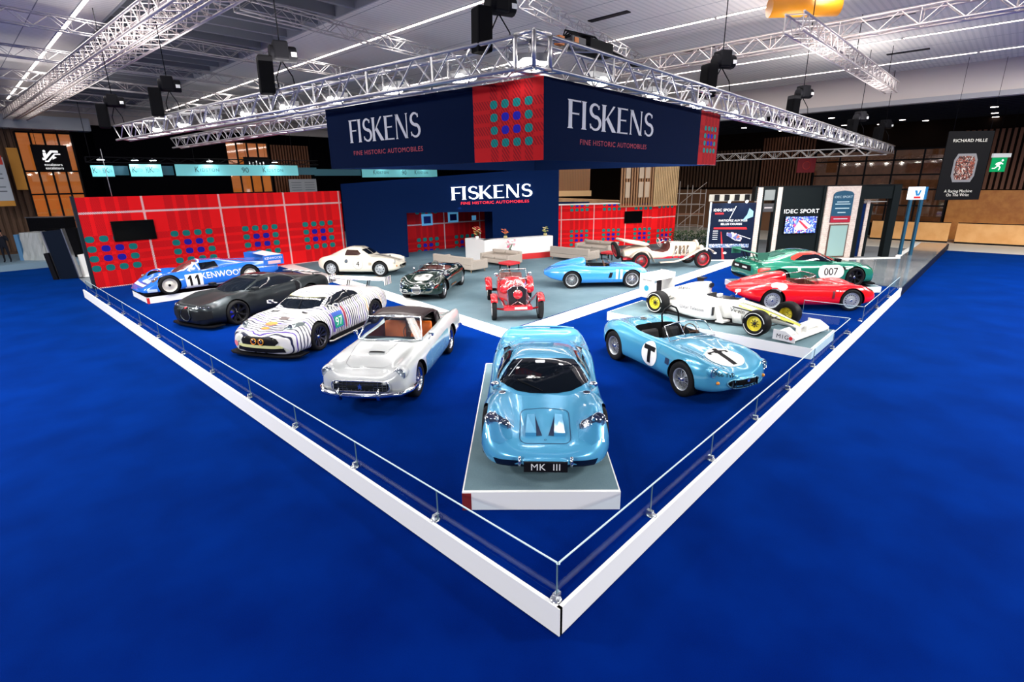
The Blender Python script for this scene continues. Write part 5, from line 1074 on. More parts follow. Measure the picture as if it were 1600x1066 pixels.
ORWOOD = noisy('orange_wood', (.50,.17,.03), (.62,.25,.05), 2.5, .55)
def slab(name, poly, z0, z1, m, **k):
    o = struct(MB().prism(poly, z0, z1).build(name, m)); return o
def sbox(name, m, *b): return struct(MB().box(*b).build(name, m))
# floors
sbox('floor', mat('hall_floor_grey', (.22,.25,.28), .5), -30, 62, -30, 62, -.3, 0)
slab('floor_carpet_blue', [(-30,-30),(39.5,-30),(39.5,.3),(37.4,.0),(0,0),(0,24.2),(.5,25.2),(.75,31.6),(.1,40),(-1.4,42.9),(-30,42.9)], 0, .012, BLUE)
T1 = [(6.25,6.55),(23.6,7.05),(23.9,7.75),(6.9,7.25)]
slab('floor_stand', [(.04,.04),(20,.04),(20.0,.8),(22.3,8.2),(22.3,24.3),(.04,24.3)], .02, FZ, BLUE)
slab('floor_grey', [(6.75,7.1),(23.8,7.5),(24,30),(8.8,30),(8.4,24),(7.6,14.8)], FZ, FZ+.006, GREY)
slab('trim_1', [(6.03,6.30),(23.7,6.75),(23.8,7.45),(6.72,7.02)], FZ+.003, FZ+.012, WHITE)
slab('trim_2', [(6.03,6.30),(6.72,7.02),(7.75,14.9),(8.5,23.8),(7.8,23.8),(7.05,14.9)], FZ+.003, FZ+.0121, WHITE)
def shiny():
    m = mat('glossy_grey_floor', (.20,.24,.27), .12, coat=.6); g = NB(m); g.xyz(); f = g.noise(.5, 4); f = g.m('MAXIMUM', g.m('MINIMUM', g.m('MULTIPLY', g.m('SUBTRACT', f, .35), 3.3), 1.), 0.); g.out(g.mix(f, (.16,.20,.24), (.34,.38,.40))); return m
slab('floor_glossy', [(20,.02),(37.3,.02),(36.8,1.3),(29.2,1.3),(28.6,1.2),(23.1,6.9),(22.4,8.3),(20.2,.85)], .02, FZ+.004, shiny())
sbox('trim_3', mat('pale_concrete', (.70,.67,.60), .6), 36.6, 43.5, -14, 22, .0, .02)
slab('trim_4', [(23.1,6.9),(28.6,1.2),(29.2,1.3),(36.8,1.3),(36.8,1.5),(29.2,1.5),(28.7,1.4),(23.2,7.05)], FZ, FZ+.03, WHITE)
sbox('trim_5', WHITE, 0, 20, -.01, .035, .03, FZ+.004); sbox('trim_6', WHITE, -.01, .035, -.01, 24.2, .03, FZ+.004)
sbox('trim_7', mat('edge_dark', (.006,.012,.03), .5), 20, 37.3, -.01, .03, .02, FZ-.02)
# balustrade
EDGE = mat('glass_edge', (.62,.80,.86), .2, emit=None)
CL = mat('steel_clamp', (.6,.62,.64), .25, .9)
def pane(label, p0, p1, h=.40, z=FZ):
    p0, p1 = Vector((*p0, 0)), Vector((*p1, 0)); d = p1-p0; L = d.length
    r = thing('glass_barrier_panel', label, 'glass barrier', (p0.x, p0.y, z), math.atan2(d.y, d.x), 'low glass barrier panels along the stand edge')
    MB().box(.006, L-.006, -.005, .005, .02, h).build('pane', CLEAR, r)
    MB().box(.0, L, -.008, .008, h, h+.010).build('top_edge', EDGE, r)
    MB().box(L-.010, L, -.006, .006, .02, h).build('side_edge', mat('glass_edge_dark', (.12,.2,.24), .2), r)
    m = MB(); m.lathe([(.001,.02),(.05,.02),(.062,.008),(.062,0)], (.02,.03,0), 'z', 18); m.box(0,.05,-.03,.05,0,.07); m.build('clamp', CL, r, bevel=.004); return r
LB = [0,1.86,3.69,5.59,7.51,9.56,11.55,13.7,15.64,17.72,19.8,21.9,23.8]; RB = [0,1.83,3.59,5.39,7.12,8.83,10.46,12.1]
ON = ['first','second','third','fourth','fifth','sixth','seventh','eighth','ninth','tenth','eleventh','twelfth','thirteenth']
for i in range(12): pane(f'low clear glass panel on left edge of the stand, {ON[i]} from the front corner', (.10, LB[i]+.08), (.10, LB[i+1]+.08))
for i in range(7): pane(f'low clear glass panel on right edge of the stand, {ON[i]} from the front corner', (RB[i+1]+.08, .10), (RB[i]+.08, .10))
for i in range(3): pane(f'low clear glass panel on right edge beyond the gap, {ON[i]} after the gap', (13.9+2*i+2, .10), (13.9+2*i, .10))
pane('low glass panel turned inward at the near side of the gap', (12.2, .12), (12.0, 1.5)); pane('low glass panel turned inward at the far side of the gap', (13.85, .12), (13.75, 1.6))
# plinths
PTOP = carpet('plinth_carpet', (.12,.19,.22), (.16,.24,.27), 1.5)
pc = [(.43,1.86),(1.74,.42),(5.25,3.62),(3.94,5.06)]
pl = plinth('display_plinth', 'white-sided grey-topped plinth under the light blue MK III coupe', pc, .25, WHITE, PTOP)
e = (Vector(pc[1])-Vector(pc[0])).normalized(); MB().prism([(pc[0][0]-.004*e.y*-1-.006, pc[0][1]-.006), (pc[0][0]+e.x*.11-.006, pc[0][1]+e.y*.11-.006), (pc[0][0]+e.x*.11+.004, pc[0][1]+e.y*.11+.004), (pc[0][0]+.004, pc[0][1]+.004)], FZ, FZ+.235).build('tartan_corner', mat('corner_tartan', (.22,.01,.01), .7), pl)
plinth('display_plinth', 'large white-sided plinth under the white open-wheel race car', [(9.35,.24),(11.35,.24),(11.35,5.6),(9.35,5.6)], .25, WHITE, PTOP)
p2 = plinth('display_plinth', 'low white plinth under the blue number 11 endurance car', [(1.03,18.95),(6.3,18.95),(6.3,21.0),(1.03,21.0)], .22, WHITE, BLACK)
MB().box(1.026,1.09,18.944,19.06,FZ,FZ+.2).build('tartan_corner', mat('corner_red', (.62,.01,.015), .7), p2)
plinth('display_plinth', 'low white plinth under the green number 007 car', [(15.35,3.80),(16.80,5.15),(20.2,1.75),(18.62,.42)], .2, WHITE, PTOP)
# ---- left tartan wall
TT = tartan('tartan_wall', 'X', 2.95, 2.48, 3.21)
o = sbox('wall_left', TT, .38, 11.55, 23.9, 24.1, FZ-.02, 3.9)
sbox('trim_8', mat('wall_edge_dark', (.02,.025,.035), .5), .30, .40, 23.88, 24.14, 0, 3.95)
def tv(label, loc, rot, w=1.5, h=.85):
    r = thing('wall_television', label, 'television', loc, rot)
    MB().box(-w/2, w/2, -.07, -.01, -h/2, h/2).build('casing', BLACK, r, bevel=.01); MB().box(-w/2+.02, w/2-.02, -.075, -.07, -h/2+.03, h/2-.02).build('screen', mat('tv_glass', (.002,.002,.002), .15, spec=.1), r)
tv('black television on left tartan wall', (2.08, 23.9, 2.55), 0, 1.48, .80)
m = MB()
for x in (.45, 1.62): m.tube([(x,24.0,3.9),(x,24.0,4.02)], .03, 6)
tag(MB().tube([(1.62,24.0,3.92),(1.6,24.0,TZ)], .012, 5).build('hanging_cable', mat('cable_grey', (.4,.4,.42), .5)), 'thin pale cable from left truss end down to the tartan wall', 'cable')
# ---- navy portal facing the camera corner
pr = Matrix.Translation((*cw(-8.9, 28.6).xy, 0)) @ Matrix.Rotation(CAMR, 4, 'Z'); XW = 11.5
def pbox(name, m, x0, x1, y0, y1, z0, z1, bv=0): o = MB().box(x0, x1, y0, y1, z0, z1).build(name, m); o.matrix_world = pr; return o
def pprism(name, m, poly, y0, y1): o = MB().prism(poly, y0, y1, 'y').build(name, m); o.matrix_world = pr; return o
struct(pprism('wall_navy', NAVYP, [(0,FZ),(3.3,FZ),(3.35,2.72),(7.95,2.72),(7.95,FZ),(XW,FZ),(XW,4.93),(0,4.25)], 0, .12))
struct(pbox('wall_navy_end', NAVYP, XW-.12, XW, .12, 3.2, FZ, 4.9)); struct(pbox('wall_navy_side', NAVYP, 0, .12, .12, 3.2, FZ, 4.25))
struct(pbox('ceiling_portal', mat('portal_ceiling', (.003,.006,.02), .8), .12, XW-.12, .12, 6.5, 3.0, 3.06))
q0, q1 = cw(-6.6, 30.2), cw(-1.0, 34.5); d = q1-q0
ti = tartan('tartan_inner', 'X', 2.6, .6, 1.9-.08, .75)
o = struct(MB().box(0, d.length, 0, .1, FZ, 3.0).build('wall_inner', ti)); o.location = (q0.x, q0.y, 0); o.rotation_euler = (0,0,math.atan2(d.y, d.x))
o = struct(MB().box(0, 6.5, 0, .1, FZ, 3.0).build('wall_inner_navy', NAVYP)); q = cw(-1.6, 33.5); o.location = (q.x, q.y, 0); o.rotation_euler = (0,0,CAMR-.1)
light('portal_lamp_source', 'AREA', (*(cw(-3.6, 29.7)).xy, 2.95), 22, (.35,.65,1), None, .5, 3)
PB = mat('picture_blue', (.10,.30,.50), .4, emit=(.10,.35,.6), estr=.35); PN = mat('picture_navy', (.01,.02,.16), .4)
for t, z, w, h, lb in ((.30,2.16,.72,.66,'left of two blue framed pictures on inner tartan wall'), (.555,2.22,.72,.60,'right of two blue framed pictures on inner tartan wall'), (.77,2.1,.30,.28,'small pale blue picture near the inner navy wall')):
    r = thing('framed_picture', lb, 'picture', (q0.x+d.x*t, q0.y+d.y*t, z), math.atan2(d.y, d.x)); MB().box(-w/2,w/2,-.04,-.002,-h/2,h/2).build('frame', PB, r)
    if w > .5: MB().box(-w*.33,w*.33,-.046,-.04,-h*.33,h*.30).build('print', PN, r)
def signpart(txtmb, name, m, r): return txtmb.build(name, m, r, fix=False)
sg = thing('portal_sign', 'white lit lettering with red line under it on navy wall behind the counter', 'sign', (0,0,0)); sg.matrix_world = pr
m = MB(); serif_on(m, 'FISKENS', .66, (7.95, -.05, 3.74), (1,0,.03), (0,0,1), (0,-1,0), .03, 1.55); m.build('lettering', mat('lit_white', (.9,.9,.9), .4, emit=(.95,.97,1), estr=1.5), sg, fix=False)
m = MB(); text_on(m, 'FINE HISTORIC AUTOMOBILES', .20, (8.1, -.03, 3.20), (1,0,.02), (0,0,1), True, 1.05, 1.28); m.build('small_lettering', mat('lit_red', (.8,.02,.03), .4, emit=(1,.03,.05), estr=1.1), sg, fix=False)
# ---- counter
K = [cw(-2.35,27.3), cw(-1.3,26.15), cw(2.25,27.95)]
ct = thing('reception_counter', 'long white angled reception counter with tartan foot in front of navy wall', 'counter')
def thick(a, b, t):
    dd = (b-a).normalized(); n = Vector((-dd.y, dd.x, 0))*t; return [tuple((p).xy) for p in (a, b, b+n, a+n)]
m = MB(); m.prism(thick(K[0],K[1],.5), FZ+.02, FZ+1.12); m.prism(thick(K[1],K[2],.5), FZ+.30, FZ+1.12); m.build('counter_body', mat('counter_white', (.82,.82,.82), .4), ct)
c2 = thick(K[1]+Vector((.05,.03,0)),K[2]-Vector((.03,.0,0)),.44); m = MB(); m.prism(c2, FZ+.006, FZ+.30); m.build('counter_foot', mat('foot_red', (.62,.015,.02), .7), ct)
def flowers(label, loc, cols, n, r, pot):
    random.seed(len(label)); t = thing('flower_arrangement', label, 'flowers', loc)
    MB().lathe([(.001,0),(.07,0),(.10,.06),(.08,.13),(.001,.13)], n=14).build('vase', pot, t)
    g = MB()
    for i in range(14): a = random.random()*6.28; g.tube([(0,0,.10),(math.cos(a)*r*.6,math.sin(a)*r*.6,.13+r*1.1)], .006, 4)
    g.build('stems', mat('stem_green', (.05,.12,.03), .7), t)
    for ci, c in enumerate(cols):
        b = MB()
        for i in range(n):
            a, h = random.random()*6.28, random.random(); rr = r*(.4+.6*random.random())
            p = Vector((rr*math.cos(a), rr*math.sin(a), .16+r*(.3+1.6*h)))
            for k in range(5): q = 2*PI*k/5+i; b.ball(p+Vector((.03*math.cos(q),.03*math.sin(q),.01*math.sin(i+k))), .03, 6, 4, (1,1,.5))
        b.build('blossoms', c, t)
F1, F2, F3 = mat('petal_orange', (.75,.22,.05), .6), mat('petal_red', (.6,.03,.04), .6), mat('petal_cream', (.75,.62,.30), .6)
p = cw(-1.7,26.95); flowers('tall orange and yellow flowers in a white vase at left end of counter', (p.x,p.y,FZ+1.12), (F1,F3,F2), 9, .24, WHITE)
p = cw(-.25,26.95); flowers('round coral flower bunch in a glass vase midway on the counter', (p.x,p.y,FZ+1.12), (mat('petal_coral', (.7,.15,.1), .6),F1), 9, .17, mat('vase_straw', (.5,.42,.2), .3))
p = cw(1.85,28.0); flowers('yellow-green flowers in a low vase at right end of counter', (p.x,p.y,FZ+1.12), (F3,mat('petal_lime', (.45,.5,.12), .6)), 9, .17, mat('vase_straw', (.5,.42,.2), .3))
p = Vector((15.87,15.62,0)); flowers('pink blossom branches on a low table behind the sofa', (p.x,p.y,FZ+.50), (mat('petal_pink', (.75,.12,.25), .6),mat('petal_blush', (.75,.45,.48), .6)), 9, .26, BLACK)
tt = thing('side_table', 'small white side table behind the sofa holding pink blossom', 'table', (p.x,p.y,FZ)); MB().cyl((0,0,.46),(0,0,.5),.28,n=24).build('tabletop', WHITE, tt); MB().cyl((0,0,0.006),(0,0,.46),.03).build('pedestal', WHITE, tt)
# ---- sofas
SF = noisy('sofa_beige', (.36,.31,.27), (.42,.37,.32), 30., .9)
def sofa(label, loc, deg, L, D_=.95, chaise=False):
    r = thing('sofa', label, 'sofa', loc, math.radians(deg), 'beige lounge sofas')     # seat faces +x, length along y
    MB().box(0, D_, -L/2, L/2, .14, .34).build('base', SF, r, bevel=.03); MB().box(0, .16, -L/2, L/2, .34, .68).build('backrest', SF, r, bevel=.03)
    for s in (1,-1): MB().box(.012, D_+.01, s*(L/2-.06)-.075, s*(L/2-.06)+.075, .15, .56).build('armrest', SF, r, bevel=.03)
    n = 2 if L < 2.3 else 3; w = (L-.28)/n
    for k in range(n):
        y = -L/2+.14+w*k; MB().box(.16, D_-.02, y+.01, y+w-.01, .34, .45).build('seat_cushion', SF, r, bevel=.035)
        MB().box(-.10, .12, y+.02, y+w-.02, .45, .60, Matrix.Translation((.24,0,.06)) @ Matrix.Rotation(-.25, 4, 'Y')).build('back_cushion', SF, r, bevel=.05)
    for x in (.08, D_-.08):
        for y in (-L/2+.12, L/2-.12): MB().cyl((x,y,.006),(x*.98+.01,y,.14), .016, .022, n=8).build('leg', mat('leg_wood', (.5,.32,.15), .5), r)
sofa('beige sofa beside the black-green roadster, its back to the left', (12.3, 15.95, FZ), 0, 2.7, 1.0)
sofa('beige sofa in front of the white counter, facing the other way', (15.5, 15.4, FZ), 180, 1.9, 1.0)
sofa('beige sofa behind the bright blue sports racer, its back to the left', (17.9, 13.5, FZ), 0, 2.4, 1.0)
sofa('beige sofa against the right tartan wall behind the cream tourer', (21.6, 14.0, FZ), 180, 2.2, 1.0)
TR = tartan('tartan_table', 'X', .5, 0, 0)
for lb, x, y in (('red tartan low table between two sofas behind the red vintage racer', 14.0, 13.9), ('red tartan low table beside the cream tourer spare wheel', 19.7, 12.2)):
    r = thing('coffee_table', lb, 'table', (x, y, FZ), 0, 'red tartan low tables'); MB().box(-.35,.35,-.35,.35,.30,.40).build('tabletop', mat('table_red', (.55,.02,.03), .6), r, bevel=.01)
    for sx in (-.3,.3):
        for sy in (-.3,.3): MB().box(sx-.02,sx+.02,sy-.02,sy+.02,.006,.30).build('leg', BLACK, r)
# ---- right tartan wall with wood slat column
A_, B_ = cw(2.45,31.6), cw(8.75,32.9); d = B_-A_; ang = math.atan2(d.y, d.x)
TB = tartan('tartan_right', 'X', 2.05, .55, 1.95)
o = struct(MB().box(0, d.length, 0, .12, FZ, FZ+2.5).build('wall_right_tartan', TB)); o.location = (A_.x, A_.y, 0); o.rotation_euler = (0,0,ang)
o = struct(MB().box(0, 4.3, -.02, .6, FZ+2.5, FZ+2.56).build('trim_9', WHITE)); o.location = (A_.x, A_.y, 0); o.rotation_euler = (0,0,ang)
p = A_+d*.80+Vector((0,0,2.02)); tv('black television on right tartan wall', (p.x+.03, p.y-.03, 2.05), ang, 1.15, .72)
C_ = cw(10.55, 34.0); d2 = C_-B_; ang2 = math.atan2(d2.y, d2.x)
TB2 = tartan('tartan_right_side', 'X', 2.4, 2.2, 1.9)
o = struct(MB().box(0, d2.length, 0, .12, FZ, FZ+2.35).build('wall_right_return', TB2)); o.location = (B_.x, B_.y, 0); o.rotation_euler = (0,0,ang2)
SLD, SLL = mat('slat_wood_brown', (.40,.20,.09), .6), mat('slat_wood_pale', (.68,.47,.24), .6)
def slats(r, L, z0, z1, n, m, dx, depth=.06, y=-.0, k=.45, name='slat'):
    for i in range(n):
        x = L*(i+.5)/n; MB().box(x-L/n*k/2*1.2, x+L/n*k/2*1.2, y-depth, y, z0, z1).build(name, m, r)
colm = thing('slatted_column', 'large square column clad in vertical wood slats above the tartan wall', 'column', (B_.x, B_.y, 0), 0)
h0, h1 = FZ+2.36, FZ+5.2
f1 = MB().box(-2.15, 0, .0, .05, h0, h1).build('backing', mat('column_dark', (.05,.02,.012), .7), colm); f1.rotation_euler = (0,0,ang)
for i in range(13):
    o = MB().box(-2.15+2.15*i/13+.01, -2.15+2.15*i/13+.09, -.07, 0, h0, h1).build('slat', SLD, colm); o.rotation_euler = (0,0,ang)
for gx in (-1.85,-1.0,-.6):
    for gz in (h0+.5, h0+1.6):
        o = MB().box(gx, gx+.28, -.085, -.0, gz, gz+.9).build('slat_block', mat('block_pale', (.55,.42,.30), .6), colm); o.rotation_euler = (0,0,ang)
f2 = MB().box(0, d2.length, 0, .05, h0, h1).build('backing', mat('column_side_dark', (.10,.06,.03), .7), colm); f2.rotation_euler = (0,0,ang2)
for i in range(14):
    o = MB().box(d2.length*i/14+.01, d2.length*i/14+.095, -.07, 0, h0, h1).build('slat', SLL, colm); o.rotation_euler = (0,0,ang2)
o = MB().box(-2.2, 0, -.09, 0, h0-.06, h0+.03).build('bottom_rail', SLD, colm); o.rotation_euler = (0,0,ang)
o = MB().box(0, d2.length, -.09, 0, h0-.06, h0+.03).build('bottom_rail', SLL, colm); o.rotation_euler = (0,0,ang2)
p = cw(3.0,35.8); fc = thing('slatted_column', 'farther slatted wood column seen over the tartan wall beside the navy wall', 'column', (p.x,p.y,0), CAMR)
MB().box(0,2.3,0,2.0,3.25,7.2).build('backing', mat('far_column_brown', (.30,.16,.08), .6), fc)
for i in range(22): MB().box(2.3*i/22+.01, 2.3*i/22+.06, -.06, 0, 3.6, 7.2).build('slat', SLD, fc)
MB().box(-.05,2.4,-.08,0,3.25,3.6).build('bottom_rail', SLL, fc)
p = cw(2.6,34.5); o = tag(MB().prism([(0,2.6),(4.6,2.75),(4.6,2.95),(0,3.2)], 0, 1.5, 'y').build('wooden_ramp', WOOD), 'pale wooden ramp ledge above right tartan wall beside the slatted column', 'ramp'); o.location = (p.x,p.y,0); o.rotation_euler = (0,0,CAMR)
# ---- scaffold and hedge
p = cw(11.2,35.6); sc = thing('scaffold_tower', 'grey metal scaffold tower right of the slatted column', 'scaffold', (p.x,p.y,0), CAMR)
GP = mat('scaffold_grey', (.45,.40,.36), .5, .5)
for x in (0,.85,1.75):
    for y in (0,1.0): MB().cyl((x,y,0),(x,y,4.1-.3*x), .025, n=6).build('upright', GP, sc)
for i, z in enumerate((.5,1.2,1.9,2.6,3.3)):
    for y in (0,1.0): MB().cyl((0,y,z),(1.75,y,z), .02, n=6).build('ledger', GP, sc)
    MB().cyl((0 if i % 2 else .85,0,z),(.85 if i % 2 else 1.75,0,z+.7), .018, n=6).build('brace', GP, sc)
MB().box(0,1.75,0,1.0,1.95,1.99).build('deck', mat('deck_brown', (.25,.12,.07), .8), sc)
random.seed(5)
p = cw(9.5,30.6); m = MB()
for i in range(1500):
    x, y, z = random.random()*2.6, random.random()*.55, FZ+.05+random.random()*.95; q = Vector((x,y,z)); a = Vector((random.gauss(0,1),random.gauss(0,1),random.gauss(0,1))).normalized()*.055; b = a.orthogonal().normalized()*.03
    m.add([q-a, q+b, q+a, q-b], [(0,1,2,3)])
o = m.build('hedge', noisy('hedge_leaves', (.01,.035,.01), (.04,.09,.03), 9., .7), fix=False); stuff(o, 'dark leafy hedge between the cream tourer and the scaffold', 'hedge'); o.location = (p.x,p.y,0); o.rotation_euler = (0,0,CAMR)
# ---- black header box hung under the truss
HX = {'c': Vector((3.1,2.8)), 'l': Vector((2.55,8.05)), 'r': Vector((9.75,2.98))}
hb = thing('hanging_header', 'navy cloth header box hung from truss with white lettering and tartan corners', 'banner', (3.1, 2.8, 0))
def face(a, b, name, m, x0=0., x1=1., off=0., z0=4.55, z1=5.68, th=.04):
    d_ = b-a; L = d_.length; o = MB().box(L*x0, L*x1, -off, -off+th, z0, z1).build(name, m, hb); o.location = (a.x-3.1, a.y-2.8, 0); o.rotation_euler = (0,0,math.atan2(d_.y,d_.x)); return o, L
bk = HX['l']+HX['r']-HX['c']
fl, LL = face(HX['l'], HX['c'], 'cloth_panel', NAVY, 0, .745); fr_, LR_ = face(HX['c'], HX['r'], 'cloth_panel', NAVY, 0, .835)
TH1 = tartan('tartan_header', 'X', 1.42, 3.86, 4.40, .55)
face(HX['l'], HX['c'], 'tartan_panel', TH1, .745, 1.); TH2 = tartan('tartan_header2', 'X', 1.2, 5.45, 4.50, .42); face(HX['c'], HX['r'], 'tartan_panel', TH2, .835, 1.)
face(bk, HX['l'], 'cloth_panel', NAVY); face(HX['r'], bk, 'cloth_panel', NAVY)
LW = mat('header_letter_grey', (.55,.56,.62), .6); LR = mat('header_letter_red', (.35,.01,.05), .6)
for (o, cx, hh, sx, zz) in ((fl, 1.72, .41, 1.16, 5.22), (fr_, 1.98, .41, 1.62, 5.23)):
    m = MB(); serif_on(m, 'FISKENS', hh, (cx, -.006, zz), (1,0,0), (0,0,1), (0,-1,0), 0, sx); q = m.build('lettering', LW, o, fix=False)
    m = MB(); text_on(m, 'FINE HISTORIC AUTOMOBILES', .115, (cx+.05, -.006, zz-.40), (1,0,0), (0,0,1), True, 1.1, 1.15 if o is fl else 1.3); m.build('small_lettering', LR, o, fix=False)
# ---- trusses
def truss(name, label, p0, p1, h=.40, w=.36, bay=.42, r=.029, m=None, group=None, sides=True, lace=.015):
    p0, p1 = Vector(p0), Vector(p1); d = p1-p0; L = d.length; t = thing(name, label, 'truss', p0, 0, group); m = m or ALU
    t.rotation_mode = 'QUATERNION'; zz = Vector((0,0,1)); x = d.normalized(); y = zz.cross(x).normalized(); z = x.cross(y); t.rotation_quaternion = Matrix((x,y,z)).transposed().to_quaternion()
    for yy in (-w/2, w/2):
        for z_ in (0, h): MB().cyl((0,yy,z_),(L,yy,z_), r, n=8).build('chord', m, t)
    b = MB(); n = max(2, int(L/bay)); st = L/n
    for i in range(n):
        x0, x1 = st*i, st*(i+1); f = i % 2
        for yy in (-w/2, w/2): b.cyl((x0,yy,h*f),(x1,yy,h*(1-f)), lace, n=5, cap=False)
        if sides:
            for z_ in (0, h): b.cyl((x0,-w/2 if f else w/2,z_),(x1,w/2 if f else -w/2,z_), lace, n=5, cap=False)
        if i % 4 == 0:
            for yy in (-w/2, w/2): b.cyl((x0,yy,0),(x0,yy,h), lace, n=5, cap=False)
    b.build('lacing', m, t, fix=False); return t
SG = 'stand lighting trusses'
truss('truss', 'silver lighting truss running left from the header box corner', (2.85,2.98,TZ+.03), (1.25,18.5,TZ-.03), .40, .36, .40)
truss('truss', 'silver lighting truss running right from the header box corner', (3.04,2.80,TZ+.03), (34.5,3.35,TZ-.25), .40, .36, .40)
truss('truss', 'second silver truss inside left arm, parallel to it', (4.9,5.2,TZ+.1), (3.7,22,TZ), .34, .3, .45)
truss('truss', 'far silver truss closing the stand rig on the right', (34.4,3.5,TZ-.3), (34.2,20,TZ-.3), .42, .36, .5)
post = thing('truss_corner', 'silver corner post joining both arms of the stand truss', 'truss', (2.86,2.80,TZ+.02))
for q in ((-.17,-.17),(.17,-.17),(-.17,.17),(.17,.17)): MB().cyl((*q,0),(*q,.43), .03, n=8).build('post', ALU, post)
for z_ in (0, .43):
    for q0_, q1_ in (((-.17,-.17),(.17,-.17)),((.17,-.17),(.17,.17)),((.17,.17),(-.17,.17)),((-.17,.17),(-.17,-.17))): MB().cyl((*q0_,z_),(*q1_,z_), .03, n=8).build('rail', ALU, post)
HD = mat('hall_truss_grey', (.48,.46,.46), .45, .6); PK = mat('hall_truss_pale', (.62,.56,.55), .4, .6)
truss('truss', 'large pale ceiling truss at upper left, left one of the pair', (1.75,7,8.2), (.75,42,8.2), .45, .45, .38, .035, PK); truss('truss', 'large pale ceiling truss at upper left, right one of the pair', (2.35,7,8.2), (1.35,42,8.2), .45, .45, .38, .035, PK)
truss('truss', 'pale ceiling truss crossing the upper right of the hall', (17.1,10.5,8.3), (16.9,-8,8.3), .45, .45, .5, .035, PK)
st_ = truss('truss', 'short pale truss hanging under the upper right ceiling truss', (12.2,2.4,7.7), (26.3,2.45,7.7), .40, .42, .36, .03, PK)
for x in (1.5, 6.8, 12.8): MB().cyl((x,0,.40),(x,0,CZ-7.7-.01), .012, n=6).build('hanger', BLACK, st_)
for i, (y0, y1, x0, x1) in enumerate(((16.9,18.2,-3,12.4),(21.6,23.3,-3,14),(26.3,28.6,-3,16),(31.2,33.2,-3,18),(36.5,38,-3,20),(12.2,14.2,2.8,17),(7.2,8.9,7.6,16.2))):
    truss('truss', ['thin grey ceiling truss crossing at the far upper left, topmost there','thin grey ceiling truss crossing left ceiling, second from the top','thin grey ceiling truss crossing left ceiling, third from the top','thin grey ceiling truss crossing left ceiling, fourth from the top','thin grey ceiling truss crossing left ceiling, farthest one','thin grey ceiling truss passing above the left lighting truss','thin grey ceiling truss ending near the top middle lifting motor'][i], (-3.174+(x0+3.174)*1.094,-2.434+(y0+2.434)*1.094,8.68), (-3.174+(x1+3.174)*1.094,-2.434+(y1+2.434)*1.094,8.68), .36, .3, .45, .022, HD, lace=.011)
# floods in the stand trusses
LENS = mat('flood_lens', (1,1,1), .3, emit=(1,.97,.92), estr=30); DOTS = 'flood lights in the stand truss'
fp = thing('flood_light', 'lit flood light in the stand truss', 'lamp', (0,0,0)); fp.scale = (1.35,1.2,1.1); MB().box(-.22,.22,-.10,.10,.0,.10).build('housing', mat('flood_grey', (.3,.3,.31), .4, .7), fp, bevel=.01)
MB().ball((0,0,.01), .2, 20, 10, (1.1,.55,.42)).build('lamp_lens', LENS, fp); MB().tube([(-.23,0,.05),(-.23,0,.2),(.23,0,.2),(.23,0,.05)], .008, 4).build('yoke', SILVER, fp)
first = True
FP = [(x+.14, y, PI/2, f'lit flood light in left truss arm, {ON[i]} from the corner') for i, (x, y) in enumerate(FLOODS_L)]+[(x, y+.16, 0, f'lit flood light in right truss arm, {ON[i]} from the corner') for i, (x, y) in enumerate(FLOODS_R)]+[(3.05,3.05,-PI/4,'lit flood light at the corner of the stand truss')]
for x, y, rz, lb in FP:
    z = TZ+.17-.008*max(0, x-3)
    if first: fp.location = (x,y,z); fp.rotation_euler = (0,0,rz); fp['label'] = lb; fp['group'] = DOTS; first = False
    else: dup(fp, (x,y,z), rz, lb, DOTS)
# chain hoists with bags
def hoist(label, x, y, z, s, rz):
    r = thing('chain_hoist', label, 'chain hoist', (x,y,z), rz, 'black chain hoists above the stand truss'); r.scale = (s,s,s)
    m = MB(); m.cyl((-.1,0,.62),(.42,0,.62), .15, n=14); m.box(-.02,.26,-.16,.16,.50,.84); m.build('motor', BLACK, r, bevel=.03)
    MB().prism([(-.36,-.14),(-.08,-.14),(-.06,.55),(-.34,.55)], -.15, .15, 'y').build('chain_bag', mat('bag_black', (.004,.004,.005), .8), r, bevel=.03)
    MB().box(.30,.40,-.152,-.148,.56,.64).build('motor_label', WHITE, r)
    m = MB(); m.tube([(.12,0,.84),(.12,0,(CZ-z)/s-.02)], .012, 5); m.build('lift_chain', BLACK, r); m = MB(); m.tube([(.12,0,.5),(.0,.1,.2),(.02,.12,.0)], .012, 5); m.tube([(.12,0,.5),(.28,-.1,.2),(.3,-.12,.0)], .012, 5); m.build('sling', BLACK, r)
Zt_ = TZ+.46
for lb, x, y, s, rz in (('black chain hoist with hanging bag above the truss corner', 2.9,3.6,.85,-.3), ('black chain hoist above middle of left truss arm', 2.1,9.0,1,-.3),('black chain hoist above the far part of left truss arm', 1.5,14.4,1,-.3),('black chain hoist at the far end of left truss arm', 1.1,18.6,1,-.3),('black chain hoist above right truss arm, nearest one', 9.6,3.1,1,-.5),('black chain hoist above right truss arm, second from the corner', 16.2,3.2,1,-.5),('black chain hoist above right truss arm, third from the corner', 25,3.3,1.1,-.5),('black chain hoist above the far end of right truss arm', 31.2,3.35,1.2,-.5)): hoist(lb, x, y, Zt_-(0 if x < 20 else .15), s, rz)
dm = thing('dimmer_rack', 'black dimmer boxes and cable bundle lying on right truss arm near the corner', 'equipment', (4.2,3.0,TZ+.47))
MB().box(.1,.75,-.14,.14,0,.2).build('casing', BLACK, dm, bevel=.01); MB().box(-.35,.0,-.13,.13,0,.16).build('casing', mat('rack_grey', (.08,.08,.09), .5), dm, bevel=.01)
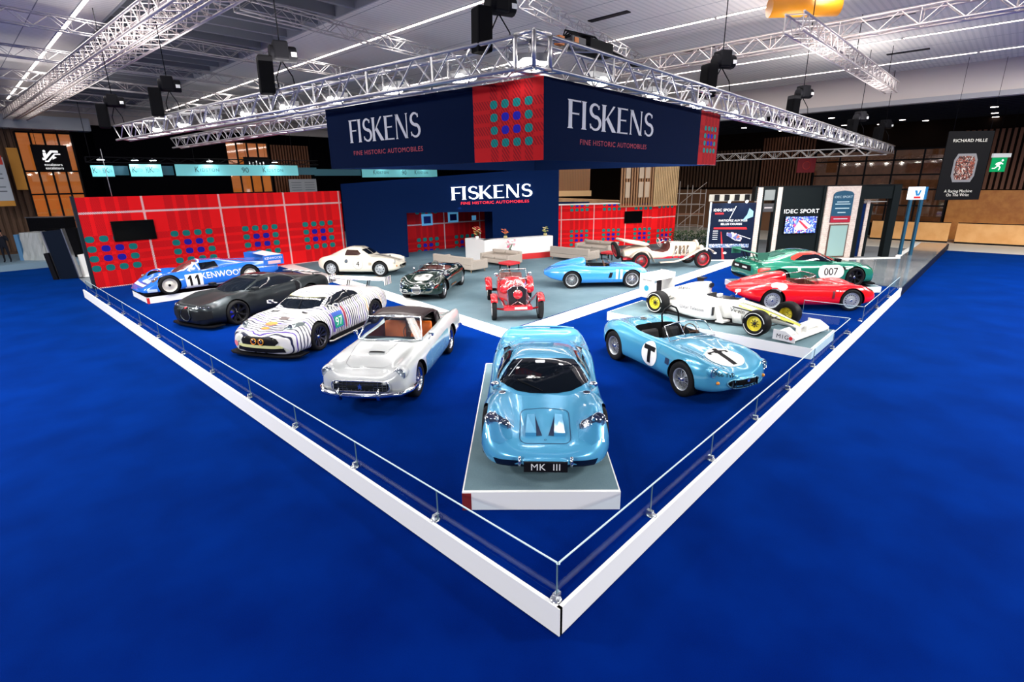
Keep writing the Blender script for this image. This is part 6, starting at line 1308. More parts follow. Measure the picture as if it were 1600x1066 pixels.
MB().box(-.62,-.50,-.1,.0,0,.12).build('orange_connector', mat('connector_orange', (.8,.22,.02), .5), dm); MB().box(-.3,-.2,-.14,-.12,.05,.14).build('orange_label', mat('connector_orange', (.8,.22,.02), .5), dm)
for i in range(4): MB().tube([(-.7+.1*i,.02*i,.03),(-.3,.05*i-.1,.17+.03*i),(.3,-.06*i+.1,.24),(1.0,.04*i-.1,.08),(1.9,.03*i,.02)], .014, 5).build('cable', BLACK, dm)
tag(MB().tube([(14.95,4.0,9.06),(16.3,2.5,9.06)], .26, 20).build('orange_tube', mat('tube_orange', (.75,.28,.01), .4)), 'orange cylinder hanging below the ceiling at the top of picture', 'tube')
# ---- ceiling
def ceil_mat():
    m = mat('perforated_ceiling', (.72,.69,.66), .85, spec=.2); g = NB(m); s = g.xyz()
    fx = g.m('FRACT', g.m('MULTIPLY', s['Y'], 5.)); fy = g.m('FRACT', g.m('MULTIPLY', s['X'], .42)); c = g.mix(g.m('GREATER_THAN', fx, .6), (.74,.71,.68), (.65,.63,.61)); g.out(g.mix(g.m('LESS_THAN', fy, .012), c, (.2,.21,.24))); return m
CM = ceil_mat()
sbox('ceiling', CM, -14, 1.7, -12, 43.2, CZ, CZ+.3); sbox('ceiling_main', CM, 6.9, 32, -12, 43.2, CZ, CZ+.3)
sbox('ceiling_recess', mat('louvre_dark', (.05,.06,.07), .8), 1.7, 6.9, -12, 43.2, CZ+.9, CZ+1.1)
lv = MB()
r_ = thing('ceiling_louvres', 'dark recessed ceiling bay of parallel louvre beams at upper left', 'ceiling louvres', (0,0,0)); LM = mat('louvre_grey', (.20,.21,.24), .6)
for i in range(34): MB().box(1.72, 6.88, 4.2+1.15*i, 4.34+1.15*i, CZ+.02, CZ+.75).build('louvre', LM, r_)
for x in (1.7, 6.82): MB().box(x, x+.06, -12, 43.2, CZ-.02, CZ+.88).build('side_beam', mat('beam_grey', (.30,.31,.34), .6), r_)
STR = mat('strip_lamp', (1,1,1), .4, emit=(1,.84,.78), estr=5.)
for x, y0, y1, lb in ((.95,-2,42,'long line of ceiling light at the far upper left'),(9.1,-2,42,'long line of ceiling light above left side of the stand'),(15.8,-6,42,'long line of ceiling light beside the orange tube'),(23.8,-6,42,'long line of ceiling light behind the upper right truss'),(29.2,-8,42,'long line of ceiling light nearest the white bulkhead')):
    t = thing('strip_light', lb, 'ceiling light', (x,0,CZ-.004)); MB().box(-.06,.06,y0,y1,-.02,0).build('housing', SILVER, t)
    n = int((y1-y0)/4)
    for i in range(n): MB().box(-.045,.045,y0+4*i+.05,y0+4*i+3.95,-.035,-.02).build('tube_lamp', STR, t)
vp = tag(MB().box(-.12,.12,-.75,.75,-.03,0).build('ceiling_vent', mat('vent_black', (.02,.02,.025), .6)), 'v', 'vent'); vl = [((12.6,14.2),'left of the ceiling between first two light lines, nearer one'),((12.1,20.4),'left of the ceiling between first two light lines, farther one'),((13.1,8.4),'in ceiling just right of the topmost lifting motor'),((19.6,8.4),'in ceiling above the upper right truss, left one'),((20.0,5.3),'in ceiling above the upper right truss, middle one'),((20.0,1.9),'in ceiling above the upper right truss, right one'),((26.8,2.2),'in ceiling right of the short hanging truss')]
for i, ((x,y), l_) in enumerate(vl):
    v = vp if i == 0 else vp.copy()
    if i: COL.objects.link(v)
    v.location = (x,y,CZ); v['label'] = 'dark slot vent '+l_; v['group'] = 'slot vents in the ceiling'
sbox('wall_bulkhead', mat('bulkhead_white', (.60,.54,.52), .7), 32, 32.3, -14, 43.2, 7.95, CZ+.3)
sbox('trim_10', mat('bulkhead_edge', (.33,.33,.36), .6), 31.85, 32.4, -14, 43.2, 7.75, 7.98)
sbox('ceiling_low', mat('low_ceiling_black', (.004,.004,.005), .9), 32.3, 62, -14, 60, 8.0, 8.2)
r_ = thing('ceiling_battens', 'dark low ceiling of parallel battens beyond the white bulkhead', 'ceiling battens', (0,0,0)); LM = mat('batten_dark', (.02,.021,.025), .8)
for i in range(15): MB().box(33+.85*i, 33.12+.85*i, -14, 40, 7.75, 7.98).build('batten', LM, r_)
DL = mat('downlight_lens', (1,1,1), .4, emit=(1,.88,.8), estr=7)
dp = thing('recessed_downlight', 'x', 'ceiling light', (0,0,0)); MB().cyl((0,0,-.02),(0,0,.27), .22, n=16).build('rim', BLACK, dp); MB().cyl((0,0,-.035),(0,0,-.02), .17, n=16).build('lamp_lens', DL, dp)
DLP = [(37,-.6),(41,-.5),(44,-.45),(37,-3.5),(35.8,6.9),(36,10.5),(38,13),(36,17),(41,4),(43,3),(43.4,5.6),(42,7.5),(40.5,9.3),(38.5,21),(43,12)]
DLP.sort(key=lambda p: -math.atan2(p[1]+2.434, p[0]+3.174)); ON += ['fourteenth','fifteenth']
for i, (x, y) in enumerate(DLP):
    lb = f'round downlight in the dark low ceiling, {ON[i]} counted from the left'
    if i == 0: dp.location = (x,y,7.74); dp['label'] = lb; dp['group'] = 'downlights in the low ceiling'
    else: dup(dp, (x,y,7.74), 0, lb, 'downlights in the low ceiling')
# ---- far walls
sbox('wall_back', mat('wall_black', (.002,.002,.003), .9, spec=.0), 3.6, 62, 43, 43.3, 0, 8.2); sbox('wall_back_left', mat('wall_brown', (.10,.05,.025), .7), -30, 3.6, 43, 43.3, 0, 8.2)
sbox('trim_11', mat('beam_light', (.42,.45,.50), .6), -14, 4.6, 42, 43, 7.75, 8.5); sbox('trim_12', mat('bulkhead_white', (.60,.54,.52), .7), -14, 32, 42.9, 43.2, 8.2, CZ+.3)
sbox('wall_back_mask', mat('wall_black', (.002,.002,.003), .9, spec=.0), 4.6, 12.6, 41.9, 42.1, 0, 8.0)
sbox('wall_right', mat('wall_dark_brown', (.010,.005,.003), .8), 44, 44.3, -14, 43, 0, 8.2)
INT = noisy('lit_interior', (.30,.11,.02), (.50,.20,.05), .8, .5, emit=(.55,.17,.03), estr=.55)
FRM = mat('window_frame_black', (.008,.008,.01), .5)
def glazing(name, x0, x1, z0, z1, nx, zs, y, axis='x', m=INT):
    'window wall: lit room seen behind glass with black mullions'
    def B(mb, a0, a1, d0, d1, h0, h1): return mb.box(a0,a1,d0,d1,h0,h1) if axis == 'x' else mb.box(d0,d1,a0,a1,h0,h1)
    o = B(MB(), x0, x1, y-.03, y-.01, z0, z1).build(name, m); struct(o)
    f = MB()
    for i in range(nx+1): a = x0+(x1-x0)*i/nx; B(f, a-.05, a+.05, y-.16, y-.03, z0, z1)
    for z in zs: B(f, x0, x1, y-.15, y-.03, z-.05, z+.05)
    f.build('window_frame', FRM, o); B(MB(), x0, x1, y-.11, y-.10, z0, z1).build('window_pane', glass('window_glass', (.9,.85,.8), .12), o)
glazing('window_1', .9, 3.6, .4, 7.6, 4, (.4,2.2,3.9,5.3,7.6), 43)
glazing('window_2', 12.9, 16.1, .4, 7.5, 4, (.4,2.2,3.7,5.3,7.5), 43)
INT2 = noisy('dim_interior', (.012,.007,.004), (.16,.08,.045), 1.3, .5, emit=(.30,.13,.06), estr=.12)
glazing('window_3', 1.1, 9.5, .9, 6.0, 5, (.9,2.2,3.3,4.3,5.3,6.0), 44, 'y', INT2)
def slatwall(label, x0, x1, y, z0, z1, n, m, axis='x'):
    r = thing('slat_cladding', label, 'wall cladding', (0,0,0))
    for i in range(n):
        a = x0+(x1-x0)*(i+.5)/n; w = (x1-x0)/n*.28
        (MB().box(a-w,a+w,y-.13,y-.012,z0,z1) if axis == 'x' else MB().box(y-.13,y-.012,a-w,a+w,z0,z1)).build('slat', m, r)
DW = mat('slat_dark_brown', (.10,.045,.02), .6); RW = mat('slat_red_brown', (.17,.06,.025), .6)
slatwall('dark wood slats left of the escalator windows', -4, .8, 43, .5, 7.6, 16, DW); slatwall('brown wood slats right of the middle lit windows', 16.3, 19.6, 43, 3, 7.4, 14, RW)
slatwall('brown wood slats behind the black watch banner at far right', -9, .9, 44, 3.3, 7.0, 34, RW, 'y'); slatwall('brown wood slats left of the dim windows at the right wall', 9.6, 13.5, 43.98, 1.5, 7.3, 18, RW, 'y'); slatwall('dark slats on the right wall behind the racing team booth', 13.6, 21, 43.98, 3.5, 6.5, 26, DW, 'y')
sbox('trim_13', ORWOOD, 43.8, 43.97, -9, .95, .0, 3.25); sbox('trim_14', mat('wall_wood_far', (.22,.10,.045), .6), 43.85, 43.98, 9.6, 24, 0, 3.3)
BW = noisy('barrier_wood', (.78,.38,.12), (.88,.48,.18), 1.5, .5)
for y0, y1, lb in ((.35,4.6,'pale wood barrier panel left of the gap at far right'),(-8,.0,'pale wood barrier panel right of the gap at far right'),(4.8,9.5,'pale wood barrier panel behind the booth posts at far right')):
    r = thing('barrier_panel', lb, 'barrier', (41,(y0+y1)/2,0)); L = y1-y0; MB().box(0,.15,-L/2,L/2,.12,1.28).build('board', BW, r); MB().box(-.01,.16,-L/2,L/2,.02,.12).build('skirting', BLACK, r); MB().box(-.02,.17,-L/2,L/2,1.28,1.32).build('top_rail', BLACK, r)
# ---- light blue fascia stand behind the left wall
TQ = mat('turquoise_fascia', (.16,.55,.60), .5, emit=(.15,.5,.55), estr=.25)
TN = mat('turquoise_dim', (.03,.14,.20), .5)
kf = thing('fascia_ring', 'turquoise fascia band with dark lettering beyond the left tartan wall', 'fascia', (0,0,0))
def kb(x0, x1, z0, z1, m, y, lets=True):
    MB().box(x0,x1,y-.05,y,z0,z1).build('band', m, kf); s = (z1-z0)/.6; w = x1-x0; b = MB(); zc = (z0+z1)/2
    if lets:
        for f in (.24,.78): text_on(b, 'K', .42*s, (x0+w*f-.60*s*min(1,w/5), y-.06, zc+.02), (1,0,0), (0,0,1), True, 1, .8); text_on(b, 'IDSTON', .24*s, (x0+w*f+.06*s, y-.06, zc), (1,0,0), (0,0,1), True, 1.2, min(1,w/5))
        text_on(b, '90', .42*s, (x0+w*.53, y-.06, zc), (1,0,0), (0,0,1), True, 1, min(1,w/4)); b.build('band_lettering', mat('fascia_ink', (.01,.04,.07), .5), kf, fix=False)
kb(5.95,12.75,4.80,5.40,TQ,31); kb(3.9,5.3,4.78,5.38,TQ,31); kb(2.3,3.2,4.78,5.3,TQ,31); kb(5.3,5.95,4.85,5.32,TN,31.4,False); kb(3.2,3.9,4.85,5.30,TN,31.4,False); kb(12.75,14.2,4.85,5.30,TN,31.4,False)
kb(21.6,29.6,4.76,5.5,TQ,38); kb(17.5,21.6,4.9,5.4,TN,38.2,False)
for x0 in (2.3,):
    t = truss('truss', 'dark truss above the turquoise fascia band', (2.2,31.15,5.45), (14.2,31.15,5.45), .25, .25, .5, .02, BLACK)
SL = mat('small_lens', (1,1,1), .4, emit=(.95,1,1), estr=16)
sp = thing('fascia_spotlight', 'x', 'lamp', (0,0,0)); MB().tube([(0,.45,-.05),(0,.1,.12),(0,0,.1)], .012, 5).build('arm', SILVER, sp); MB().lathe([(.001,.08),(.10,.06),(.16,0)], n=16).build('lamp_shade', SILVER, sp); MB().cyl((0,0,-.004),(0,0,.004), .15, n=16).build('lamp_lens', SL, sp)
for i, x in enumerate((2.7,4.1,4.9,7.6,11.2,25.6,23.5,28)):
    y = 30.6 if i < 5 else 37.6; lb = f'small lit lamp over the turquoise band, {ON[i]} from the left'
    if i == 0: sp.location = (x,y,5.55); sp['label'] = lb; sp['group'] = 'small lamps over the turquoise band'
    else: dup(sp, (x,y,5.55 if i < 5 else 5.75), 0, lb, 'small lamps over the turquoise band')
    if i < 5: light('fascia_lamp_source', 'SPOT', (x,y,5.5), 25, (.8,1,1), (x,y+.35,4.9), .1, None, 2.2)
# signs on the left
sg = thing('escalator_sign', 'black hanging sign with white escalator pictogram before the left windows', 'sign', (1.42,42.3,0))
MB().box(0,1.75,-.06,0,5.3,6.85).build('board', mat('sign_black', (.004,.004,.006), .4), sg)
m = MB(); m.prism([(.42,5.95),(.55,5.95),(.95,6.40),(1.25,6.40),(1.25,6.52),(.88,6.52),(.50,6.08),(.42,6.08)], -.075, -.065, 'y'); m.prism([(.52,5.84),(.70,5.84),(1.08,6.27),(1.34,6.27),(1.34,6.34),(1.04,6.34),(.66,5.92),(.52,5.92)], -.075, -.065, 'y')
m.prism([(.50,6.14),(.64,6.14),(.66,6.38),(.50,6.38)], -.075, -.065, 'y'); m.prism(circle(.58,6.47,.07,12), -.075, -.065, 'y'); m.prism([(.9,5.98),(1.12,6.10),(.98,6.20)], -.075, -.065, 'y')
text_on(m, 'escalators', .22, (.88,-.07,5.68), (1,0,0), (0,0,1), True); text_on(m, 'escalators', .22, (.90,-.07,5.47), (1,0,0), (0,0,1), True); m.build('pictogram', mat('sign_white', (.9,.9,.9), .4, emit=(1,1,1), estr=.6), sg, fix=False)
MB().cyl((.3,0,6.85),(.3,0,8.2), .015).build('hanger', BLACK, sg); MB().cyl((1.4,0,6.85),(1.4,0,8.2), .015).build('hanger', BLACK, sg)
sg = thing('information_banner', 'white hanging banner with orange foot and red top mark at left edge', 'banner', (-1.35,40.5,0))
MB().box(0,1.25,0,.04,3.5,6.0).build('sheet', mat('banner_white', (.45,.50,.56), .6), sg); MB().box(0,1.25,-.01,0,3.3,3.6).build('foot_band', mat('banner_orange', (.55,.24,.02), .6), sg); MB().box(.5,1.2,-.01,0,5.6,6.1).build('top_mark', mat('banner_red', (.6,.03,.02), .6), sg)
m = MB()
for i in range(6): m.box(.2,.2+(.85 if i % 3 else .6),-.012,-.002,5.3-.24*i,5.36-.24*i)
m.build('text_lines', mat('line_grey', (.12,.14,.17), .6), sg)
for x, lb in ((0.1,'narrow orange banner beside the escalator windows'),):
    sg = thing('narrow_banner', lb, 'banner', (.25,41.8,0)); MB().box(0,.5,0,.04,4.2,6.6).build('sheet', mat('banner_orange', (.55,.24,.02), .6), sg)
bl = thing('lettered_sign', 'black sign with small white strokes before the middle lit windows', 'sign', (13.9,42.4,0)); MB().box(0,1.9,-.05,0,5.4,6.4).build('board', mat('sign_black', (.004,.004,.006), .4), bl); [MB().box(.38+.27*k,.46+.27*k,-.06,-.05,5.72,(6.05,6.0,6.12,5.98,6.05)[k]).build('letter_stroke', mat('sign_white', (.9,.9,.9), .4, emit=(1,1,1), estr=.6), bl) for k in range(5)]
wn = thing('notice_panel', 'pale notice panel with text right of the middle lit windows', 'notice', (17.0,41.8,0)); MB().box(0,2.4,-.03,0,3.3,4.7).build('sheet', mat('notice_grey', (.40,.43,.48), .6), wn); m = MB()
for j in range(2):
    for i in range(5): m.box(.2+1.15*j,1.05+1.15*j,-.04,-.031,3.6+.2*i,3.64+.2*i)
m.build('text_lines', mat('line_grey', (.12,.14,.17), .6), wn)
# items left of the tartan wall
p = cw(-21.6,25.4); t = thing('leaning_panel', 'tall dark panel with metal edges leaning beside the left wall', 'panel', (p.x,p.y,0), CAMR+.2); M_ = Matrix.Rotation(-.10, 4, 'Y')
MB().box(-.42,.42,-.1,.1,.02,2.35,M_).build('board', mat('panel_navy_black', (.006,.010,.02), .4), t)
for x in (-.46,.40): MB().box(x,x+.05,-.12,.12,.02,2.38,M_).build('metal_edge', mat('edge_steel', (.35,.36,.38), .3, .8), t)
MB().box(-.62,-.42,-.25,.2,0.02,1.35,M_).build('black_case', BLACK, t)
p = cw(-27.0,30.2); t = thing('wrapped_crate', 'white plastic-wrapped tall crate on a pallet at far left', 'crate', (p.x,p.y,0), CAMR)
m = MB(); random.seed(3); N=8; vs=[]
for k in range(6):
    for i in range(N*4):
        s_, u_ = divmod(i, N); f = u_/N*2-1; P = [(f,-1),(1,f),(-f,1),(-1,-f)][s_]; z = .25+1.65*k/5; vs.append((P[0]*(.62-.02*k)+random.uniform(-.04,.04), P[1]*(.5)+random.uniform(-.04,.04), z))
m.add(vs, [(k*32+i,k*32+(i+1)%32,(k+1)*32+(i+1)%32,(k+1)*32+i) for k in range(5) for i in range(32)]+[[160+i for i in range(32)]]); m.build('wrapping', mat('plastic_wrap', (.55,.58,.58), .25), t); MB().box(-.8,.8,-.6,.6,.02,.22).build('pallet', mat('pallet_white', (.6,.63,.66), .5), t); MB().box(-.86,-.64,-.5,.3,.22,1.8).build('blue_sheet', mat('sheet_blue', (.12,.30,.55), .5), t)
p = cw(-20.7,26.2); t = thing('white_cabinet', 'white low cabinet just left of tartan wall', 'cabinet', (p.x,p.y,0), CAMR+.1); MB().box(-.6,.6,-.45,.45,.06,1.12).build('body', WHITE, t, bevel=.01); MB().box(-.7,.65,-.5,.5,0.02,.07).build('foot', WHITE, t)
p = cw(-19.0,25.0); t = thing('waste_bin', 'small black bin with upright pole by end of tartan wall', 'bin', (p.x,p.y,0)); MB().lathe([(.001,.01),(.17,.01),(.19,.42),(.17,.42),(.15,.05)], n=18).build('tub', BLACK, t); MB().cyl((-.1,0,.3),(-.16,0,1.25), .03).build('pole', BLACK, t)
p = cw(-28.6,31.6); t = thing('dark_counter', 'dark cabinet wall behind the wrapped crate', 'counter', (p.x,p.y,0), CAMR); MB().box(0,2.2,0,.8,.0,2.6).build('body', mat('cabinet_black', (.006,.006,.008), .5), t); MB().box(1.3,3.2,-.6,.2,0,2.0).build('body', mat('cabinet_black', (.006,.006,.008), .5), t); MB().box(-.05,2.25,-.02,.85,2.6,2.65).build('top_edge', mat('edge_steel', (.35,.36,.38), .3, .8), t)
p = cw(-28.5,32.2); t = thing('covered_car', 'dark rounded shape of covered car behind end of the tartan wall', 'car', (p.x,p.y,.3), CAMR); MB().ball((2.0,0,.75), 1, 18, 10, (1.3,.8,.75)).build('cover', mat('cover_black', (.006,.006,.01), .4), t)
sbox('trim_15', mat('raised_stand_blue', (.20,.32,.42), .5), -8, 4.5, 36.5, 42.8, 0, .35)
def hang(t, xs, z0, z1, y=.02):
    for x in xs: MB().cyl((x,y,z0),(x,y,z1), .012, n=6).build('hanger', BLACK, t)
hang(kf, (2.4,7,12.6), 5.42, 8.19, 31.15); hang(kf, (22,29), 5.5, 8.19, 38); hang(wn, (.2,2.2), 4.7, 8.19, -.01); hang(bl, (.2,1.7), 6.4, 8.2-.01, -.02); hang(sg, (.1,.4), 6.6, 7.74)
# people
SKIN = mat('skin', (.45,.24,.16), .5)
def person(label, loc, rot, top, legs, hair, pose='stand', skirt=None):
    r = thing('person', label, 'person', loc, rot)
    def body(verts, edges, rad, name, m, root=0):
        me = bpy.data.meshes.new(name); me.from_pydata(verts, edges, []); o = link(bpy.data.objects.new(name, me), r); me.materials.append(m)
        md = o.modifiers.new('skin', 'SKIN'); me.skin_vertices[0].data[root].use_root = True
        for i, q in enumerate(rad): me.skin_vertices[0].data[i].radius = (q, q*.85)
        o.modifiers.new('sub', 'SUBSURF').levels = 1; md.use_smooth_shade = True
        return o
    for me_fix in (1,): pass
    V = [(0,0,.95),(0,0,1.12),(0,0,1.32),(0,0,1.47),(0,.02,1.55),(.02,.0,1.68),(.10,0,.88),(.11,.02,.50),(.12,0,.10),(.13,.13,.05),(-.10,0,.88),(-.12,.02,.50),(-.14,0,.10),(-.15,.13,.05),(.19,0,1.42),(.25,.0,1.16),(.22,.14,.98),(-.19,0,1.42),(-.27,.06,1.18),(-.12,.20,1.40 if pose == 'phone' else 1.0)]
    E = [(0,1),(1,2),(2,3),(3,4),(4,5),(0,6),(6,7),(7,8),(8,9),(0,10),(10,11),(11,12),(12,13),(2,14),(14,15),(15,16),(2,17),(17,18),(18,19)]
    Rr = [.15,.14,.17,.09,.055,.10,.10,.065,.045,.045,.10,.065,.045,.045,.07,.05,.035,.07,.05,.035]
    me = bpy.data.meshes.new('body'); me.from_pydata(V, E, []); o = link(bpy.data.objects.new('body', me), r)
    bm = bmesh.new(); bm.from_mesh(me); lay = bm.verts.layers.skin.verify(); bm.verts.ensure_lookup_table()
    for i, v in enumerate(bm.verts): v[lay].radius = (Rr[i], Rr[i]*.8); v[lay].use_root = i == 0
    bm.to_mesh(me); bm.free(); o.modifiers.new('skin', 'SKIN'); s_ = o.modifiers.new('sub', 'SUBSURF'); s_.levels = 2; s_.render_levels = 2
    me2 = bpy.data.meshes.new_from_object(o.evaluated_get(bpy.context.evaluated_depsgraph_get())); o.modifiers.clear(); o.data = me2; me2.name = 'body'
    for m in (top, legs, SKIN): me2.materials.append(m)
    for p_ in me2.polygons:
        z = p_.center.z; p_.use_smooth = True; p_.material_index = 2 if z > 1.50 or (z < 1.02 and abs(p_.center.x) > .19 and z > .8) else (0 if z > .92 else 1)
    m = MB(); m.ball((.02,-.02,1.72), .115, 14, 10, (1,1.05,.9)); h = m.build('hair', hair, r)
    m = MB()
    for x in (-.035,.035): m.ball((.02+x,.092,1.685), .012, 8, 6)
    m.build('eyes', INK, r); m = MB(); m.ball((.02,.105,1.655), .014, 8, 6, (.8,1,1.5)); m.box(-.005,.045,.085,.1,1.615,1.622); m.build('face_features', mat('lip', (.35,.12,.1), .5), r)
    if skirt: MB().lathe([(.16,1.3),(.17,1.1),(.22,.55),(.20,.55)], n=18).build('long_coat', skirt, r)
    for s in (1,-1):
        hx, hy, hz = (.22,.16,.94) if s > 0 else (-.12,.22,1.44 if pose == 'phone' else .96); m = MB()
        for k in range(4): m.tube([(hx-.03+.02*k,hy,hz),(hx-.03+.02*k,hy+.03,hz-.05*(1 if s > 0 or pose != 'phone' else -1)),(hx-.03+.02*k,hy+.05,hz-.08*(1 if s > 0 or pose != 'phone' else -1))], .008, 5)
        m.tube([(hx-.04*s,hy,hz+.02),(hx-.06*s,hy+.04,hz-.01)], .009, 5); m.build('fingers', SKIN, r)
DS = mat('dark_suit', (.012,.014,.022), .7)
p = cw(-27.9,29.0); person('person in dark suit holding a hand to the face at left edge', (p.x,p.y,.36), math.radians(160), DS, DS, INK, 'phone')
sbox('trim_16', mat('raised_stand_blue', (.20,.32,.42), .5), *sorted((p.x-1.2,p.x+1.0)), p.y-.8, p.y+1.2, 0, .36)
# ---- racing team booth
P1, P2 = cw(11.9,25.9), cw(19.0,26.2); d = P2-P1; L = d.length; an = math.atan2(d.y, d.x); O_ = Matrix.Translation((P1.x,P1.y,0)) @ Matrix.Rotation(an, 4, 'Z')
FR = mat('booth_frame', (.006,.009,.010), .5); BRK = mat('pale_brick', (.55,.42,.36), .8)
g = NB(BRK); s = g.xyz(); bt = g.n('ShaderNodeTexBrick'); bt.inputs['Scale'].default_value = 5.5; bt.inputs['Color1'].default_value = (.62,.50,.43,1); bt.inputs['Color2'].default_value = (.46,.33,.28,1); bt.inputs['Mortar'].default_value = (.75,.70,.66,1); bt.inputs['Mortar Size'].default_value = .03
cb = g.n('ShaderNodeCombineXYZ'); g.nt.links.new(s['X'], cb.inputs[0]); g.nt.links.new(s['Z'], cb.inputs[1]); g.nt.links.new(cb.outputs[0], bt.inputs['Vector']); g.out(bt.outputs['Color'])
bo = thing('team_booth', 'dark-framed racing team booth with brick pillars and lit screens at right', 'exhibition booth'); bo.matrix_world = O_
def bx(name, m, x0, x1, y0, y1, z0, z1, parent=None): return MB().box(x0,x1,y0,y1,z0,z1).build(name, m, parent or bo)
H = FZ+3.45
bx('header_beam', FR, -.1, L, 0, .35, H-.62, H); bx('header_cap', mat('cap_black', (.006,.007,.008), .4), -.12, L+.02, -.03, .38, H, H+.05)
bx('brick_pillar', BRK, .0, .24, -.06, .2, FZ, H); bx('brick_pillar', BRK, .98, 1.2, -.06, .2, FZ, H)
bx('door_jamb', FR, .24, .34, -.05, .2, FZ, H); bx('door_jamb', FR, .88, .98, -.05, .2, FZ, H); bx('arch_window', mat('arch_grey', (.18,.2,.2), .5), .36, .86, -.02, .02, H-.60, H-.12)
m = MB(); m.box(.34,.88,-.02,.03,H-1.15,H-.75); m.build('side_sign', mat('sign_dim', (.05,.05,.055), .5), bo); m = MB(); m.box(.42,.80,-.026,-.021,H-.98,H-.92); m.build('side_mark', mat('letters_dim', (.5,.45,.45), .5), bo)
bx('inner_panel', mat('inner_blue', (.10,.26,.36), .5, emit=(.1,.3,.42), estr=.3), .40, .80, .9, .95, FZ+.9, FZ+2.2)
wl = bx('screen_wall', FR, 1.25, 3.35, 0, .08, FZ, H-.62); bx('frame_post', FR, 1.2, 1.32, -.05, .2, FZ, H); bx('frame_post', FR, 3.25, 3.38, -.05, .2, FZ, H)
m = MB(); text_on(m, 'IDEC SPORT', .27, (2.3,-.01,FZ+2.30), (1,0,0), (0,0,1), True, 1.05, 1.15); m.build('lettering', mat('sign_white', (.9,.9,.9), .4, emit=(1,1,1), estr=.6), wl, fix=False)
def screen_img(name, base, cols, seed, st=.8):
    if name in _M: return _M[name]
    m = mat(name, base, .3); g = NB(m); s = g.xyz(); v = g.n('ShaderNodeTexVoronoi'); v.inputs['Scale'].default_value = seed; g.nt.links.new(g.tc.outputs['Object'], v.inputs['Vector'])
    sp = g.n('ShaderNodeSeparateColor'); g.nt.links.new(v.outputs['Color'], sp.inputs[0]); c = base
    for i, (t, cc) in enumerate(cols): c = g.mix(g.m('GREATER_THAN', sp.outputs[i % 3], t), c, cc)
    g.out(c); g.nt.links.new(c, g.b.inputs['Emission Color']); g.b.inputs['Emission Strength'].default_value = st; return m
t = thing('wall_television', 'lit television showing racing cars under the booth lettering', 'television', (0,0,0)); t.matrix_world = O_ @ Matrix.Translation((0,0,0))
MB().box(1.50,3.10,-.09,-.02,FZ+1.25,FZ+2.08).build('casing', BLACK, t); MB().box(1.52,3.08,-.095,-.09,FZ+1.27,FZ+2.06).build('screen', screen_img('tv_picture', (.02,.05,.30), ((.55,(.12,.22,.62)),(.72,(.55,.6,.8)),(.86,(.02,.02,.1)),(.93,(.5,.05,.15))), 17.), t)
cr = MB(); cr.prism([(2.0,FZ+1.45),(2.6,FZ+1.4),(2.85,FZ+1.6),(2.5,FZ+1.85),(2.2,FZ+1.9)], -.10, -.096, 'y'); cr.build('pictured_car', mat('pictured_pink', (.7,.45,.55), .4, emit=(.6,.35,.45), estr=.5), t); cr = MB(); cr.prism([(2.15,FZ+1.85),(2.25,FZ+1.87),(2.7,FZ+1.5),(2.6,FZ+1.45)], -.104, -.10, 'y'); cr.build('pictured_stripe', mat('pictured_red', (.6,.02,.04), .4, emit=(.5,.02,.04), estr=.5), t)
bx('brick_panel', BRK, 3.40, 5.05, -.10, .1, FZ, H); bx('frame_post', FR, 5.05, 5.32, -.05, .2, FZ, H)
ps = bx('arched_poster', mat('poster_teal', (.01,.07,.13), .4), 3.72, 4.72, -.14, -.10, FZ+1.75, H-.38); ar = MB(); ar.prism([(3.72,H-.38),(4.72,H-.38),(4.6,H-.26),(4.22,H-.2),(3.84,H-.26)], -.14, -.10, 'y'); ar.build('poster_arch', mat('poster_teal', (.01,.07,.13), .4), ps)
bx('poster_red_band', mat('poster_red', (.35,.01,.03), .4), 3.72, 4.72, -.145, -.14, FZ+1.75, FZ+2.05, ps)
m = MB(); text_on(m, 'IDEC SPORT', .15, (4.2,-.147,H-.50), (1,0,0), (0,0,1), True, 1, 1.1)
for z, w in ((H-.75,.6),(H-.85,.75),(H-1.05,.7),(H-1.25,.4),(FZ+1.9,.7)): m.box(4.22-w/2,4.22+w/2,-.15,-.146,z,z+.04)
m.build('poster_lettering', mat('poster_pale', (.5,.65,.7), .5), ps, fix=False)
bx('glass_case', mat('case_mint', (.28,.42,.40), .12), 3.80, 4.66, -.14, -.10, FZ+.12, FZ+1.60); bx('case_frame', mat('case_brown', (.10,.05,.035), .5), 3.74, 4.72, -.13, -.10, FZ+.06, FZ+1.66)
bx('side_poster', NAVYP, 5.32, 5.72, .3, .35, FZ, FZ+2.6); bx('brick_pillar', BRK, 5.75, 5.92, .3, .5, FZ, H-.7); bx('frame_post', FR, 5.95, 6.08, .3, .45, FZ, FZ+2.6); bx('corner_post', FR, 6.75, L, -.05, .25, FZ, H)
bx('light_bar', mat('bar_light', (.7,.7,.66), .4), 5.3, 6.8, .35, .40, FZ+2.66, FZ+2.70); bx('light_bar', mat('bar_light', (.7,.7,.66), .4), 1.3, 3.2, .35, .40, FZ+2.75, FZ+2.79)
bx('back_wall_white', mat('booth_white', (.6,.58,.52), .6), 5.6, 7.6, 4.5, 4.6, FZ, FZ+1.2)
p = O_ @ Vector((6.35,1.6,FZ)); person('person in long pale coat standing in booth doorway', p, an+PI, mat('coat_pale', (.55,.62,.62), .7), mat('tan_trousers', (.30,.17,.09), .7), mat('hair_brown', (.05,.03,.02), .7), 'stand', mat('coat_pale', (.55,.62,.62), .7))
